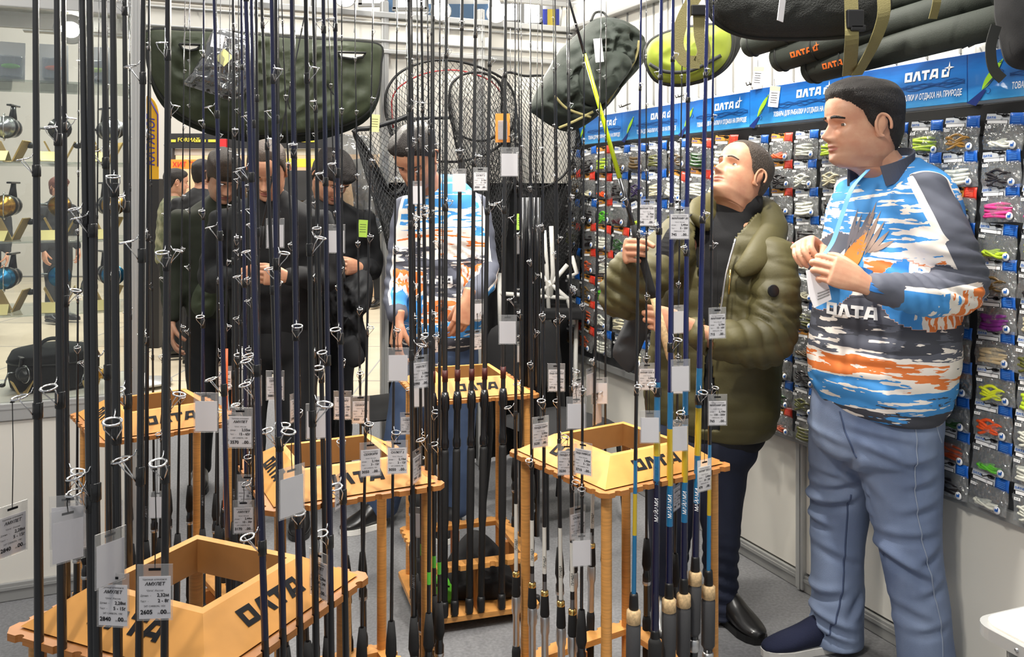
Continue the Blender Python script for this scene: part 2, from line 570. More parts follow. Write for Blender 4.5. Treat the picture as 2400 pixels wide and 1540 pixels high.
header_spot(1.36, 2.49, (-0.5, 2.4, 0.9), 40, 'bright spotlight above the middle of the half-moon bag')
header_spot(1.76, 2.52, (-0.8, 2.2, 0.9), 40, 'bright spotlight above the plastic-wrapped bag')
# ================================================================== wooden rod racks
RS = 0.43          # side
RZT = 0.79         # height of the notched edge boards
NOTCH = 9
def notch_t(i):
    return (i + 1) / (NOTCH + 1)

def edge_board_poly(out_half, inner_half, notches, depth, rad, cham=0.016):
    """one mitred quarter of a square ring, outer edge along y=-out_half, notched"""
    pts = [(-inner_half, -inner_half), (-out_half + cham * 0.5, -out_half + cham * 0.5), (-out_half + cham, -out_half)]
    for i in range(notches):
        x = -out_half + 2 * out_half * notch_t(i)
        for a in (0, 30, 60, 90, 120, 150, 180):
            an = R(a)
            pts.append((x - rad * math.cos(an), -out_half + rad * 0.9 * math.sin(an)))
    pts += [(out_half - cham, -out_half), (out_half - cham * 0.5, -out_half + cham * 0.5), (inner_half, -inner_half)]
    return pts

def make_rack_meshes():
    me = {}
    h = RS / 2
    mb = MB(); mb.prism(edge_board_poly(h, h - 0.085, NOTCH, 0.01, 0.0085), RZT - 0.012, RZT)
    me['edge_board'] = mb.mesh('edge_board', M['woodedge'])
    # sloped fascia: outer bottom edge to inner rim, with thickness
    a, b, zi, zo = h - 0.020, h - 0.094, RZT + 0.053, RZT + 0.003
    t = 0.016
    mb = MB()
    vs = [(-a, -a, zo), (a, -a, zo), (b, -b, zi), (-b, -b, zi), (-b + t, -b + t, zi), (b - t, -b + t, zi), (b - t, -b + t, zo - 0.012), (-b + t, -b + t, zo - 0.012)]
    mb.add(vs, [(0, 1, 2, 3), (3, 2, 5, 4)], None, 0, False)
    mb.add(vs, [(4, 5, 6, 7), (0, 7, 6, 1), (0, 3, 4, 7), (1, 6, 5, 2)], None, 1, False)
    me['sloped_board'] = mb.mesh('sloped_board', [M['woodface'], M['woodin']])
    # lettering on the slope
    sl = Vector((0, a - b, zi - zo)); L = sl.length
    fr = frame((0, -a, zo), (1, 0, 0), Vector((1, 0, 0)).cross(sl.normalized()))
    mb = MB(); hh = 0.034
    put_logo(mb, hh, fr @ T(-LOGO_W * hh / 2, L * 0.34, 0.0012), 0)
    me['lettering'] = mb.mesh('lettering', M['ink'])
    mb = MB(); mb.lathe([(0.0125, 0.05), (0.0135, 0.06), (0.0135, RZT - 0.02), (0.0125, RZT - 0.012)], 14)
    me['post'] = mb.mesh('post', M['wood'])
    mb = MB(); mb.prism(edge_board_poly(h - 0.005, h - 0.055, NOTCH, 0.01, 0.011), 0.205, 0.222)
    me['lower_rail'] = mb.mesh('lower_rail', [M['wood']])
    mb = MB(); mb.prism(edge_board_poly(h, 0.001, 0, 0.01, 0.01), 0.036, 0.054)
    me['base_board'] = mb.mesh('base_board', M['wood'])
    mb = MB(); mb.bbox((0, 0, 0.018), (0.05, 0.05, 0.036), 0.003)
    me['foot'] = mb.mesh('foot', M['woodedge'])
    mb = MB(); mb.bbox((0, 0, 0.13), (0.022, 0.06, 0.15), 0.002)
    me['rail_support'] = mb.mesh('rail_support', M['woodedge'])
    return me
RM = make_rack_meshes()
RACK = {}
def rack(key, c0, c1, label):
    c0 = Vector((*c0, 0)); c1 = Vector((*c1, 0))
    e = (c1 - c0).normalized(); n = Vector((-e.y, e.x, 0))
    mid = (c0 + c1) / 2 + n * RS / 2
    ang = math.atan2(e.y, e.x)
    Mw = Matrix.Translation(mid) @ RZ(ang)
    r = empty('rod_rack', M=Mw, label=label, cat='rod rack', group='wooden rod racks')
    for k in range(4):
        Rk = RZ(k * math.pi / 2)
        put('edge_board', RM['edge_board'], r, Rk)
        sb = put('sloped_board', RM['sloped_board'], r, Rk)
        put('lettering', RM['lettering'], sb)
        put('post', RM['post'], r, Rk @ T(-RS / 2 + 0.038, -RS / 2 + 0.038, 0))
        put('lower_rail', RM['lower_rail'], r, Rk)
        put('base_board', RM['base_board'], r, Rk)
        put('foot', RM['foot'], r, Rk @ T(-RS / 2 + 0.06, -RS / 2 + 0.06, 0))
    for k in range(4):
        put('rail_support', RM['rail_support'], r, RZ(k * math.pi / 2) @ T(0, -RS / 2 + 0.04, 0))
    RACK[key] = Mw
    return r
rack('A', (-0.827, 1.441), (-0.434, 1.265), 'wooden rod rack closest to the camera, lettered boards, full of black rods')
rack('B', (-0.5467, 1.973), (-0.155, 2.166), 'wooden rod rack in the middle, behind the one closest to the camera')
rack('C', (-0.0236, 2.465), (0.2235, 2.075), 'wooden rod rack with blue rods, in front of the man looking up')
rack('D', (-0.308, 2.998), (0.0987, 3.124), 'wooden rod rack with five thick black rods, before the bending vendor')
rack('E', (-1.161, 2.515), (-0.8225, 2.764), 'wooden rod rack beside the glass display case, with orange rod tips')
RACK_TXT = {'A': 'closest rack', 'B': 'middle rack', 'C': 'rack with blue rods', 'D': 'backmost rack', 'E': 'rack by glass case'}

def side_point(key, side, px):
    """point on a rack's notched edge whose photograph column is px (nearest notch is kept loosely)"""
    Mw = RACK[key]; h = RS / 2 - 0.002
    cs = [(-h, -h), (h, -h), (h, h), (-h, h)]
    a = Mw @ Vector((*cs[side], RZT)); b = Mw @ Vector((*cs[(side + 1) % 4], RZT))
    u = (px - 1200) / F_PX
    d = b - a
    t = (u * a.y - a.x) / (d.x - u * d.y)
    t = min(max(t, 0.03), 0.97)
    i = round(t * (NOTCH + 1) - 1)
    tn = notch_t(min(max(i, 0), NOTCH - 1))
    t = tn if abs(tn - t) < 0.03 else (t * 0.5 + tn * 0.5)
    return a + d * t

# ------------------------------------------------------------------ rods: kinds as shared meshes, z along the rod, z=0 at the butt
def guide_mesh(name, ring_col):
    mb = MB()
    # unit guide: ring radius 1, standing off along +x, wrap around z at the origin
    c = Vector((1.75, 0, 0.15))
    fr = frame(c, (1, 0, -0.24), (0.24, 0, 1))
    mb.torus(1.0, 0.13, fr, 22, 6, mat=0)
    mb.torus(0.88, 0.08, fr, 20, 5, mat=1)
    for sgn in (-1, 1):
        mb.tube([(0.1, 0, -2.6), (0.5, 0.3 * sgn, -1.9), (1.3, 0.95 * sgn, -0.8), fr @ Vector((0.2, 0.97 * sgn, 0.0))], 0.085, 5, mat=0)
    mb.tube([(0.1, 0, 1.2), (0.35, 0, 0.6), fr @ Vector((-1.0, 0, 0))], 0.09, 5, mat=0)
    return mb.mesh(name, [M['chrome'], ring_col])
GUIDE = guide_mesh('line_guide', M['steel'])
GUIDE_DK = guide_mesh('line_guide_dark', M['blk'])
WRAP = MB().lathe([(1.0, -1.0), (1.25, -0.9), (1.25, 0.9), (1.0, 1.0)], 10).mesh('thread_wrap', M['thread'])

def blank_mesh(name, length, r0, r1, bands, z0=0.25, seg=9):
    """bands: list of (z_end, material); the colour sections of the blank"""
    mats = []
    mb = MB()
    zs = [z0]; mi = []
    cuts = [b[0] for b in bands]
    prev = z0
    for ze, m in bands:
        if m not in mats: mats.append(m)
        n = 3 if ze - prev > 0.3 else 1
        for k in range(n):
            zs.append(prev + (ze - prev) * (k + 1) / n); mi.append(mats.index(m))
        prev = ze
    def rr(z):
        t = (z - z0) / (length - z0)
        return r0 + (r1 - r0) * t
    vs = []; 
    for z in zs:
        for k in range(seg):
            an = 2 * math.pi * k / seg
            vs.append((rr(z) * math.cos(an), rr(z) * math.sin(an), z))
    for i in range(len(zs) - 1):
        fs = []
        for k in range(seg):
            k2 = (k + 1) % seg
            fs.append((i * seg + k, i * seg + k2, (i + 1) * seg + k2, (i + 1) * seg + k))
        mb.f.extend(fs); mb.m.extend([mi[i]] * len(fs)); mb.sm.extend([True] * len(fs))
    mb.v = vs
    mb.f.append(tuple(range(seg - 1, -1, -1))); mb.m.append(0); mb.sm.append(False)
    mb.f.append(tuple((len(zs) - 1) * seg + k for k in range(seg))); mb.m.append(mi[-1]); mb.sm.append(False)
    return mb.mesh(name, mats), rr

def lathe_me(name, prof, m, seg=12):
    return MB().lathe(prof, seg).mesh(name, m)

KIND = {}
def kind(key, length, r0, r1, bands, guides, parts, gmesh, desc):
    me, rr = blank_mesh('blank_' + key, length, r0, r1, bands)
    KIND[key] = dict(blank=me, rr=rr, guides=guides, parts=parts, gmesh=gmesh, desc=desc, length=length)

spin_parts = [
    ('butt_cap', lathe_me('butt_cap', [(0.008, 0), (0.0125, 0.004), (0.0125, 0.03), (0.011, 0.034)], M['shrink'])),
    ('rear_grip', lathe_me('rear_grip', [(0.0095, 0.03), (0.0125, 0.05), (0.0115, 0.12), (0.0125, 0.19), (0.010, 0.205)], M['foam'])),
    ('reel_seat', lathe_me('reel_seat', [(0.0085, 0.2), (0.0095, 0.21), (0.0095, 0.30), (0.012, 0.305), (0.012, 0.325), (0.0095, 0.33), (0.0095, 0.345)], M['black'])),
    ('seat_ring', lathe_me('seat_ring', [(0.0105, 0.296), (0.0125, 0.299), (0.0125, 0.306), (0.0105, 0.309)], M['steel'])),
    ('fore_grip', lathe_me('fore_grip', [(0.0095, 0.34), (0.0135, 0.355), (0.012, 0.39), (0.008, 0.43)], M['foam'])),
]
carp_parts = [
    ('butt_cap', lathe_me('carp_butt_cap', [(0.008, 0), (0.014, 0.006), (0.0145, 0.04), (0.0125, 0.055)], M['blk'])),
    ('rear_grip', lathe_me('carp_grip', [(0.0115, 0.05), (0.0115, 0.30), (0.0135, 0.32), (0.0135, 0.56), (0.0115, 0.57)], M['shrink'])),
    ('reel_seat', lathe_me('carp_seat', [(0.0105, 0.57), (0.0145, 0.58), (0.0145, 0.60), (0.0115, 0.61), (0.0115, 0.70), (0.0155, 0.71), (0.0155, 0.745), (0.011, 0.765)], M['black'])),
    ('red_lettering', lathe_me('carp_red_band', [(0.0098, 0.80), (0.0099, 0.80), (0.0098, 0.84), (0.0095, 0.84)], mat('dark_red_print', srgb(74, 24, 20), 0.5))),
]
tele_parts = [
    ('butt_cap', lathe_me('tele_butt', [(0.009, 0), (0.0135, 0.004), (0.0135, 0.03), (0.0115, 0.034)], M['steel'])),
    ('rear_grip', lathe_me('tele_rear', [(0.0115, 0.03), (0.0115, 0.30)], M['black'])),
    ('seat_ring', lathe_me('tele_ring', [(0.0115, 0.24), (0.0145, 0.243), (0.0145, 0.268), (0.0115, 0.272)], M['steel'])),
    ('reel_seat', lathe_me('tele_seat', [(0.0115, 0.28), (0.0175, 0.29), (0.018, 0.40), (0.0155, 0.41)], mat('grey_foam_grip', srgb(70, 70, 72), 0.8, bump=0.1, bscale=500))),
    ('cork_ring', lathe_me('tele_cork', [(0.0155, 0.408), (0.018, 0.41), (0.0175, 0.438), (0.013, 0.442)], M['cork'])),
    ('collar', lathe_me('tele_collar', [(0.0095, 0.44), (0.012, 0.445), (0.0105, 0.475), (0.0095, 0.48)], M['blk'])),
]
panda_parts = [
    ('butt_cap', lathe_me('panda_butt', [(0.008, 0), (0.012, 0.004), (0.012, 0.03), (0.010, 0.034)], M['blk'])),
    ('rear_grip', lathe_me('panda_rear', [(0.0095, 0.03), (0.0125, 0.05), (0.0115, 0.13), (0.0125, 0.2), (0.010, 0.215)], M['foam'])),
    ('reel_seat', lathe_me('panda_seat', [(0.009, 0.21), (0.0095, 0.22), (0.0095, 0.30), (0.0125, 0.31), (0.0125, 0.345), (0.009, 0.355)], M['steel'])),
    ('fore_grip', lathe_me('panda_fore', [(0.0095, 0.345), (0.0125, 0.355), (0.0105, 0.40), (0.009, 0.405)], M['foam'])),
    ('gold_ring', lathe_me('panda_gold', [(0.0085, 0.402), (0.0105, 0.404), (0.0102, 0.414), (0.0085, 0.416)], M['gold'])),
]
M['yellowband'] = mat('yellow_band', srgb(196, 168, 40), 0.25, coat=0.5)
M['tealband'] = mat('teal_band', srgb(28, 108, 156), 0.22, coat=0.5)
M['whiteband'] = mat('white_band', srgb(226, 224, 216), 0.3, coat=0.4)
M['silverband'] = mat('silver_band', srgb(130, 130, 132), 0.3, 0.6)
M['lime'] = mat('lime_blank', srgb(204, 232, 20), 0.3, coat=0.4)
M['orangeband'] = mat('orange_blank', srgb(224, 96, 30), 0.35, coat=0.3)
M['charcoal'] = mat('charcoal_blank', srgb(32, 33, 35), 0.36, coat=0.3)
def gset(first, n, last, r0, r1):
    out = []
    for i in range(n):
        t = i / (n - 1)
        out.append((first + (last - first) * (1 - (1 - t) ** 1.35), r0 + (r1 - r0) * t ** 0.6))
    return out
kind('amulet', 2.7, 0.0072, 0.0014, [(1.6, M['black']), (2.7, M['black'])], gset(1.02, 8, 2.66, 0.0125, 0.003), spin_parts, GUIDE, 'black')
kind('heavy', 2.9, 0.0085, 0.0016, [(1.55, M['charcoal']), (2.9, M['charcoal'])], gset(1.1, 7, 2.86, 0.0125, 0.003), spin_parts, GUIDE, 'thick charcoal')
kind('navy', 2.6, 0.0070, 0.0014, [(0.75, M['black']), (2.6, M['navy'])], gset(1.0, 8, 2.56, 0.0115, 0.003), spin_parts, GUIDE, 'dark navy')
kind('thin', 2.15, 0.0046, 0.0009, [(1.1, M['black']), (2.15, M['black'])], gset(0.85, 9, 2.14, 0.0095, 0.0022), spin_parts, GUIDE_DK, 'slim black')
kind('carp', 3.3, 0.0098, 0.0022, [(1.7, M['charcoal']), (3.3, M['charcoal'])], gset(1.5, 6, 3.26, 0.012, 0.004), carp_parts, GUIDE_DK, 'thick black')
kind('tele', 2.5, 0.0098, 0.0020, [(0.62, M['navy']), (0.66, M['tealband']), (0.72, M['tealband']), (0.80, M['yellowband']), (0.86, M['yellowband']), (0.95, M['tealband']), (2.5, M['blue'])], gset(1.0, 6, 2.48, 0.011, 0.003), tele_parts, GUIDE, 'blue telescopic')
tele_b = [
    ('butt_cap', tele_parts[0][1]),
    ('rear_grip', lathe_me('teleb_rear', [(0.0125, 0.03), (0.0125, 0.26)], M['black'])),
    ('seat_ring', lathe_me('teleb_ring', [(0.0125, 0.20), (0.0155, 0.203), (0.0155, 0.228), (0.0125, 0.232)], M['steel'])),
    ('reel_seat', lathe_me('teleb_seat', [(0.0125, 0.26), (0.0165, 0.27), (0.0165, 0.345), (0.012, 0.355)], M['foam'])),
    ('collar', lathe_me('teleb_collar', [(0.0105, 0.35), (0.012, 0.355), (0.0105, 0.37), (0.0100, 0.375)], M['blk'])),
]
tele_c = [(n_, lathe_me('telec_' + n_, [(r_, z_ + 0.045) for r_, z_ in pr], m_)) for n_, pr, m_ in (
    ('rear_grip', [(0.0115, -0.01), (0.0115, 0.30)], M['black']), ('seat_ring', [(0.0115, 0.24), (0.0145, 0.243), (0.0145, 0.268), (0.0115, 0.272)], M['steel']),
    ('reel_seat', [(0.0115, 0.28), (0.0165, 0.29), (0.017, 0.40), (0.0150, 0.41)], bpy.data.materials['grey_foam_grip']), ('cork_ring', [(0.0150, 0.408), (0.0172, 0.41), (0.0168, 0.438), (0.013, 0.442)], M['cork']), ('collar', [(0.0095, 0.44), (0.012, 0.445), (0.0105, 0.475), (0.0095, 0.48)], M['blk']))] + [tele_parts[0]]
kind('tele_black', 2.5, 0.0105, 0.0020, [(0.66, M['navy']), (0.74, M['navy']), (0.80, M['tealband']), (0.86, M['yellowband']), (0.98, M['tealband']), (2.5, M['blue'])], gset(1.05, 6, 2.48, 0.011, 0.003), tele_b, GUIDE, 'thick blue telescopic')
kind('tele_long', 2.6, 0.0104, 0.0020, [(0.66, M['navy']), (0.70, M['tealband']), (0.78, M['tealband']), (0.90, M['yellowband']), (1.0, M['tealband']), (2.6, M['blue'])], gset(1.08, 6, 2.58, 0.0115, 0.003), tele_c, GUIDE, 'blue telescopic')
kind('teleslim', 2.4, 0.0062, 0.0012, [(0.62, M['tealband']), (0.72, M['yellowband']), (0.80, M['tealband']), (1.45, M['black']), (2.4, M['blue'])], gset(1.05, 6, 2.38, 0.009, 0.0025), tele_parts, GUIDE, 'slim blue telescopic')
kind('panda', 2.1, 0.0062, 0.0010, [(0.44, M['silverband']), (0.46, M['black']), (0.58, M['whiteband']), (0.66, M['black']), (2.1, M['black'])], gset(0.80, 8, 2.09, 0.0100, 0.0022), panda_parts, GUIDE, 'black rod with white band,')
kind('panda2', 2.2, 0.0058, 0.0010, [(0.42, M['silverband']), (0.60, M['whiteband']), (0.72, M['black']), (2.2, M['black'])], gset(0.84, 8, 2.19, 0.0100, 0.0022), panda_parts, GUIDE_DK, 'black rod with long white band,')
kind('green', 2.3, 0.0055, 0.0010, [(0.50, M['black']), (0.53, mat('green_band', srgb(90, 190, 60), 0.3, coat=0.4)), (0.60, M['black']), (2.3, M['black'])], gset(0.9, 8, 2.29, 0.0105, 0.0022), spin_parts, GUIDE_DK, 'black rod with green band,')

ORD = ['first', 'second', 'third', 'fourth', 'fifth', 'sixth', 'seventh', 'eighth', 'ninth', 'tenth', 'eleventh', 'twelfth']
GUIDE_POS = []      # (position of ring centre, size) of the lowest guides, for hanging the tags
def make_rod(k, base, direc, label, group, spin=0.0, name='fishing_rod'):
    K = KIND[k]
    fr = frame(base, (math.cos(spin), math.sin(spin), 0), direc)
    r = empty(name, M=fr, label=label, cat='fishing rod', group=group)
    put('blank', K['blank'], r)
    for nm, me in K['parts']:
        put(nm, me, r)
    jz = rng.uniform(-0.13, 0.10); js = rng.uniform(0.94, 1.06)
    for gi, (z, gr) in enumerate(K['guides']):
        z = min(K['length'] - 0.01, z + (jz + rng.uniform(-.03, .03)) * (1 - gi / len(K['guides']))); gr = gr * js
        rad = K['rr'](z)
        a = (0.12 * math.sin(gi * 2.1))
        g = put('line_guide', K['gmesh'], r, T(0, 0, z) @ RZ(a) @ T(rad * 0.8, 0, 0) @ Matrix.Scale(gr, 4))
        put('thread_wrap', WRAP, g, T(-rad * 0.8 / gr, 0, -1.9) @ Matrix.Diagonal((rad * 1.02 / gr, rad * 1.02 / gr, 1.1, 1)))
        if gi < 2:
            GUIDE_POS.append((fr @ (RZ(a) @ Vector((rad * 0.8 + gr * 2.6, 0, z))), gr, label))
    return r

SIDE_TXT = {('A', 0): 'front left edge', ('A', 1): 'front right edge', ('A', 2): 'back right edge', ('A', 3): 'back left edge',
            ('B', 0): 'front edge', ('B', 1): 'right edge', ('B', 2): 'back edge', ('B', 3): 'left edge',
            ('C', 0): 'front left edge', ('C', 1): 'front right edge', ('C', 2): 'back right edge', ('C', 3): 'back left edge',
            ('D', 0): 'front edge', ('D', 1): 'right edge', ('D', 2): 'back edge', ('D', 3): 'left edge',
            ('E', 0): 'front edge', ('E', 1): 'right edge', ('E', 2): 'back edge', ('E', 3): 'left edge'}
RODS = [
 ('A', 0, [(100, 84, 'heavy'), (155, 135, 'heavy'), (207, 192, 'heavy'), (228, 212, 'heavy'), (270, 266, 'heavy'), (338, 336, 'amulet'), (394, 392, 'amulet')]),
 ('A', 1, [(617, 577, 'navy'), (660, 636, 'navy'), (697, 684, 'navy'), (736, 718, 'amulet'), (772, 759, 'navy'), (806, 785, 'navy')]),
 ('A', 2, [(535, 503, 'navy'), (600, 590, 'navy'), (665, 646, 'amulet')]),
 ('A', 3, [(150, 148, 'amulet'), (252, 243, 'heavy'), (302, 291, 'heavy'), (400, 396, 'amulet')]),
 ('B', 0, [(645, 612, 'amulet'), (700, 660, 'thin'), (760, 735, 'amulet'), (815, 800, 'thin'), (863, 873, 'thin'), (913, 932, 'thin'), (957, 958, 'amulet'), (1015, 1012, 'green')]),
 ('B', 1, [(1030, 1030, 'green'), (1015, 1003, 'green'), (1000, 988, 'amulet'), (985, 978, 'green'), (968, 962, 'thin')]),
 ('B', 2, [(600, 575, 'thin'), (650, 652, 'thin'), (700, 690, 'thin'), (745, 742, 'thin'), (795, 768, 'thin'), (850, 830, 'thin')]),
 ('B', 3, [(556, 546, 'amulet'), (566, 560, 'thin'), (576, 567, 'navy'), (586, 580, 'thin'), (595, 588, 'thin'), (606, 600, 'amulet')]),
 ('C', 0, [(1210, 1206, 'panda2'), (1243, 1243, 'panda'), (1279, 1271, 'panda'), (1307, 1301, 'panda2'), (1335, 1334, 'panda'), (1367, 1368, 'thin')]),
 ('C', 1, [(1496, 1503, 'teleslim'), (1533, 1549, 'tele_black'), (1565, 1579, 'tele'), (1600, 1613, 'tele'), (1633, 1658, 'tele_long'), (1664, 1672, 'teleslim')]),
 ('C', 2, [(1520, 1515, 'thin'), (1590, 1600, 'thin')]),
 ('C', 3, [(1230, 1214, 'panda'), (1300, 1297, 'thin'), (1345, 1327, 'panda2'), (1390, 1410, 'panda'), (1425, 1421, 'thin')]),
 ('D', 0, [(1015, 1016, 'carp'), (1049, 1047, 'carp'), (1080, 1084, 'carp'), (1110, 1114, 'carp'), (1142, 1151, 'carp'), (1174, 1186, 'carp')]),
 ('D', 1, [(1208, 1206, 'thin'), (1226, 1220, 'green'), (1238, 1242, 'thin'), (1252, 1262, 'thin')]),
 ('D', 2, [(1030, 1040, 'thin'), (1125, 1130, 'thin')]),
 ('D', 3, [(962, 950, 'thin'), (975, 966, 'amulet'), (985, 978, 'thin')]),
 ('E', 0, [(258, 250, 'thin'), (298, 305, 'thin'), (345, 350, 'amulet'), (385, 395, 'thin'), (425, 433, 'thin'), (468, 476, 'navy'), (505, 508, 'thin'), (548, 545, 'amulet')]),
 ('E', 1, [(510, 518, 'thin'), (530, 540, 'thin'), (555, 560, 'thin')]),
 ('E', 2, [(270, 262, 'thin'), (310, 306, 'thin'), (350, 352, 'thin'), (400, 394, 'thin'), (440, 446, 'thin')]),
 ('E', 3, [(180, 186, 'thin'), (205, 214, 'thin'), (222, 232, 'thin')]),
]
def rod_text(rod, K, txt, z, size, m):
    """lettering running up the blank, on the side towards the aisle front"""
    Mi = rod.matrix_world.inverted() if False else None
    fr = rod.matrix_basis
    v = fr.inverted().to_3x3() @ Vector((-fr.translation.x, -fr.translation.y, 0))
    n = Vector((v.x, v.y, 0)).normalized(); zax = Vector((0, 0, 1)); e = zax.cross(n)       # e points to the viewer's right
    vs, fs = text_geo(txt, size, 'LEFT', 0.15, 0.015)
    out = []
    for x, y, _ in vs:
        rad = K['rr'](z + x) + 0.0006; ang = (y - size * 0.36) / rad
        out.append(n * (rad * math.cos(ang)) - e * (rad * math.sin(ang)) + zax * (z + x))
    mb = MB(); mb.add(out, fs, None, 0, False); mb.build('lettering', m, rod)
for key, side, lst in RODS:
    n = len(lst)
    order = sorted(range(n), key=lambda i: lst[i][0])
    for i, (pp, pt, k) in enumerate(lst):
        p = side_point(key, side, pp)
        Y = p.y
        top = P(pt + (rng.random() - 0.5) * 3, 0, Y)
        d = (top - p)
        # outward offset so the blank lies in its notch
        base = p + d * ((0.056 - p.z) / d.z)
        pos = order.index(i)
        K = KIND[k]
        nm = K['desc'] if K['desc'].endswith('rod with white band,') or 'rod with' in K['desc'] else K['desc'] + ' fishing rod'
        label = '%s, %s from left, %s, %s' % (nm.rstrip(','), ORD[pos], SIDE_TXT[(key, side)], RACK_TXT[key])
        rod_ = make_rod(k, base, d.normalized(), label, 'rods in the ' + RACK_TXT[key], spin=rng.uniform(-2.9, -0.2))
        if k in ('tele_black', 'tele', 'tele_long'): rod_text(rod_, K, 'МАЙАМИ', 0.64, 0.0125, M['white'])
        if k == 'tele_black': rod_text(rod_, K, '265 ТЕЛЕ', 0.73, 0.0105, M['tealband'])
        if k in ('panda', 'panda2'): rod_text(rod_, K, 'ПАНДА', 0.475, 0.0085, M['ink'])
        if k in ('amulet', 'navy'): rod_text(rod_, K, 'АМУЛЕТ', 0.50, 0.0080, M['silverband'])

# bundle of plain black poles at the right edge of the backmost rack
kind('pole', 1.48, 0.0115, 0.0105, [(0.8, M['black']), (1.48, M['black'])], [], spin_parts[:1], GUIDE_DK, 'plain black pole')
for i, (pp, H) in enumerate(((1222, 1.0), (1231, 1.03), (1240, 1.02), (1249, 0.98), (1258, 1.01))):
    p = side_point('D', 1, 1236) ; q = P(pp, 900, 3.24 + 0.022 * (i % 2))
    make_rod('pole', Vector((q.x, q.y, 0.056 - 0.056)), Vector((0.003, 0.004, 1)).normalized(), 'plain black pole, %s from left in the bundle beside the backmost rack' % ORD[i], 'bundle of black poles', name='pole')
# short telescopic rods with coloured tips in the rack by the glass case
kind('shortorange', 0.93, 0.0075, 0.0045, [(0.40, M['navy']), (0.93, M['orangeband'])], [(0.5, 0.005), (0.7, 0.005)], spin_parts[:3], GUIDE_DK, 'short orange telescopic')
kind('shortwhite', 0.95, 0.0072, 0.005, [(0.62, M['whiteband']), (0.66, M['black']), (0.95, M['whiteband'])], [(0.5, 0.005), (0.7, 0.005)], spin_parts[:3], GUIDE_DK, 'short white telescopic')
for key, side, pp, k, lab in (('E', 1, 527, 'shortorange', 'short orange telescopic rod, taller of the two in rack by glass case'),
                              ('E', 1, 545, 'shortorange', 'short orange telescopic rod beside the white one in rack by glass case'),
                              ('E', 1, 562, 'shortwhite', 'short white telescopic rod beside the orange ones'),
                              ('E', 3, 222, 'shortwhite', 'short white telescopic rod at the display case side of its rack')):
    p = side_point(key, side, pp) + Vector((rng.uniform(-.004, .004), -0.016, 0))
    make_rod(k, Vector((p.x, p.y, 0.056)), Vector((0.01, 0.0, 1)).normalized(), lab, 'short telescopic rods', spin=-1.5, name='telescopic_rod')
# ================================================================== goods wall: blue signs and bags of soft lures
def ramp_mat(name, stops, axis='Z', z0=0.0, z1=1.0, rough=0.4, noise=0.0, nscale=8, stretch=(1, 1, 1), interp='LINEAR', coat=0.0):
    m = bpy.data.materials.new(name); m.use_nodes = True
    nt = m.node_tree; b = nt.nodes['Principled BSDF']; b.inputs['Roughness'].default_value = rough
    if coat: b.inputs['Coat Weight'].default_value = coat
    tc = nt.nodes.new('ShaderNodeTexCoord'); sp = nt.nodes.new('ShaderNodeSeparateXYZ')
    nt.links.new(tc.outputs['Object'], sp.inputs[0])
    mr = nt.nodes.new('ShaderNodeMapRange'); mr.inputs[1].default_value = z0; mr.inputs[2].default_value = z1
    nt.links.new(sp.outputs[axis], mr.inputs[0])
    last = mr.outputs[0]
    if noise:
        mp = nt.nodes.new('ShaderNodeMapping'); mp.inputs['Scale'].default_value = stretch
        nt.links.new(tc.outputs['Object'], mp.inputs[0])
        n = nt.nodes.new('ShaderNodeTexNoise'); n.inputs['Scale'].default_value = nscale; n.inputs['Detail'].default_value = 5
        nt.links.new(mp.outputs[0], n.inputs['Vector'])
        ma = nt.nodes.new('ShaderNodeMath'); ma.operation = 'MULTIPLY_ADD'; ma.inputs[1].default_value = noise
        sb = nt.nodes.new('ShaderNodeMath'); sb.operation = 'SUBTRACT'; sb.inputs[1].default_value = 0.5
        nt.links.new(n.outputs['Fac'], sb.inputs[0]); nt.links.new(sb.outputs[0], ma.inputs[0]); nt.links.new(last, ma.inputs[2])
        last = ma.outputs[0]
    cr = nt.nodes.new('ShaderNodeValToRGB'); cr.color_ramp.interpolation = interp
    el = cr.color_ramp.elements
    while len(el) < len(stops): el.new(0.5)
    for e, (p, c) in zip(el, stops):
        e.position = p; e.color = c
    nt.links.new(last, cr.inputs[0]); nt.links.new(cr.outputs[0], b.inputs['Base Color'])
    return m

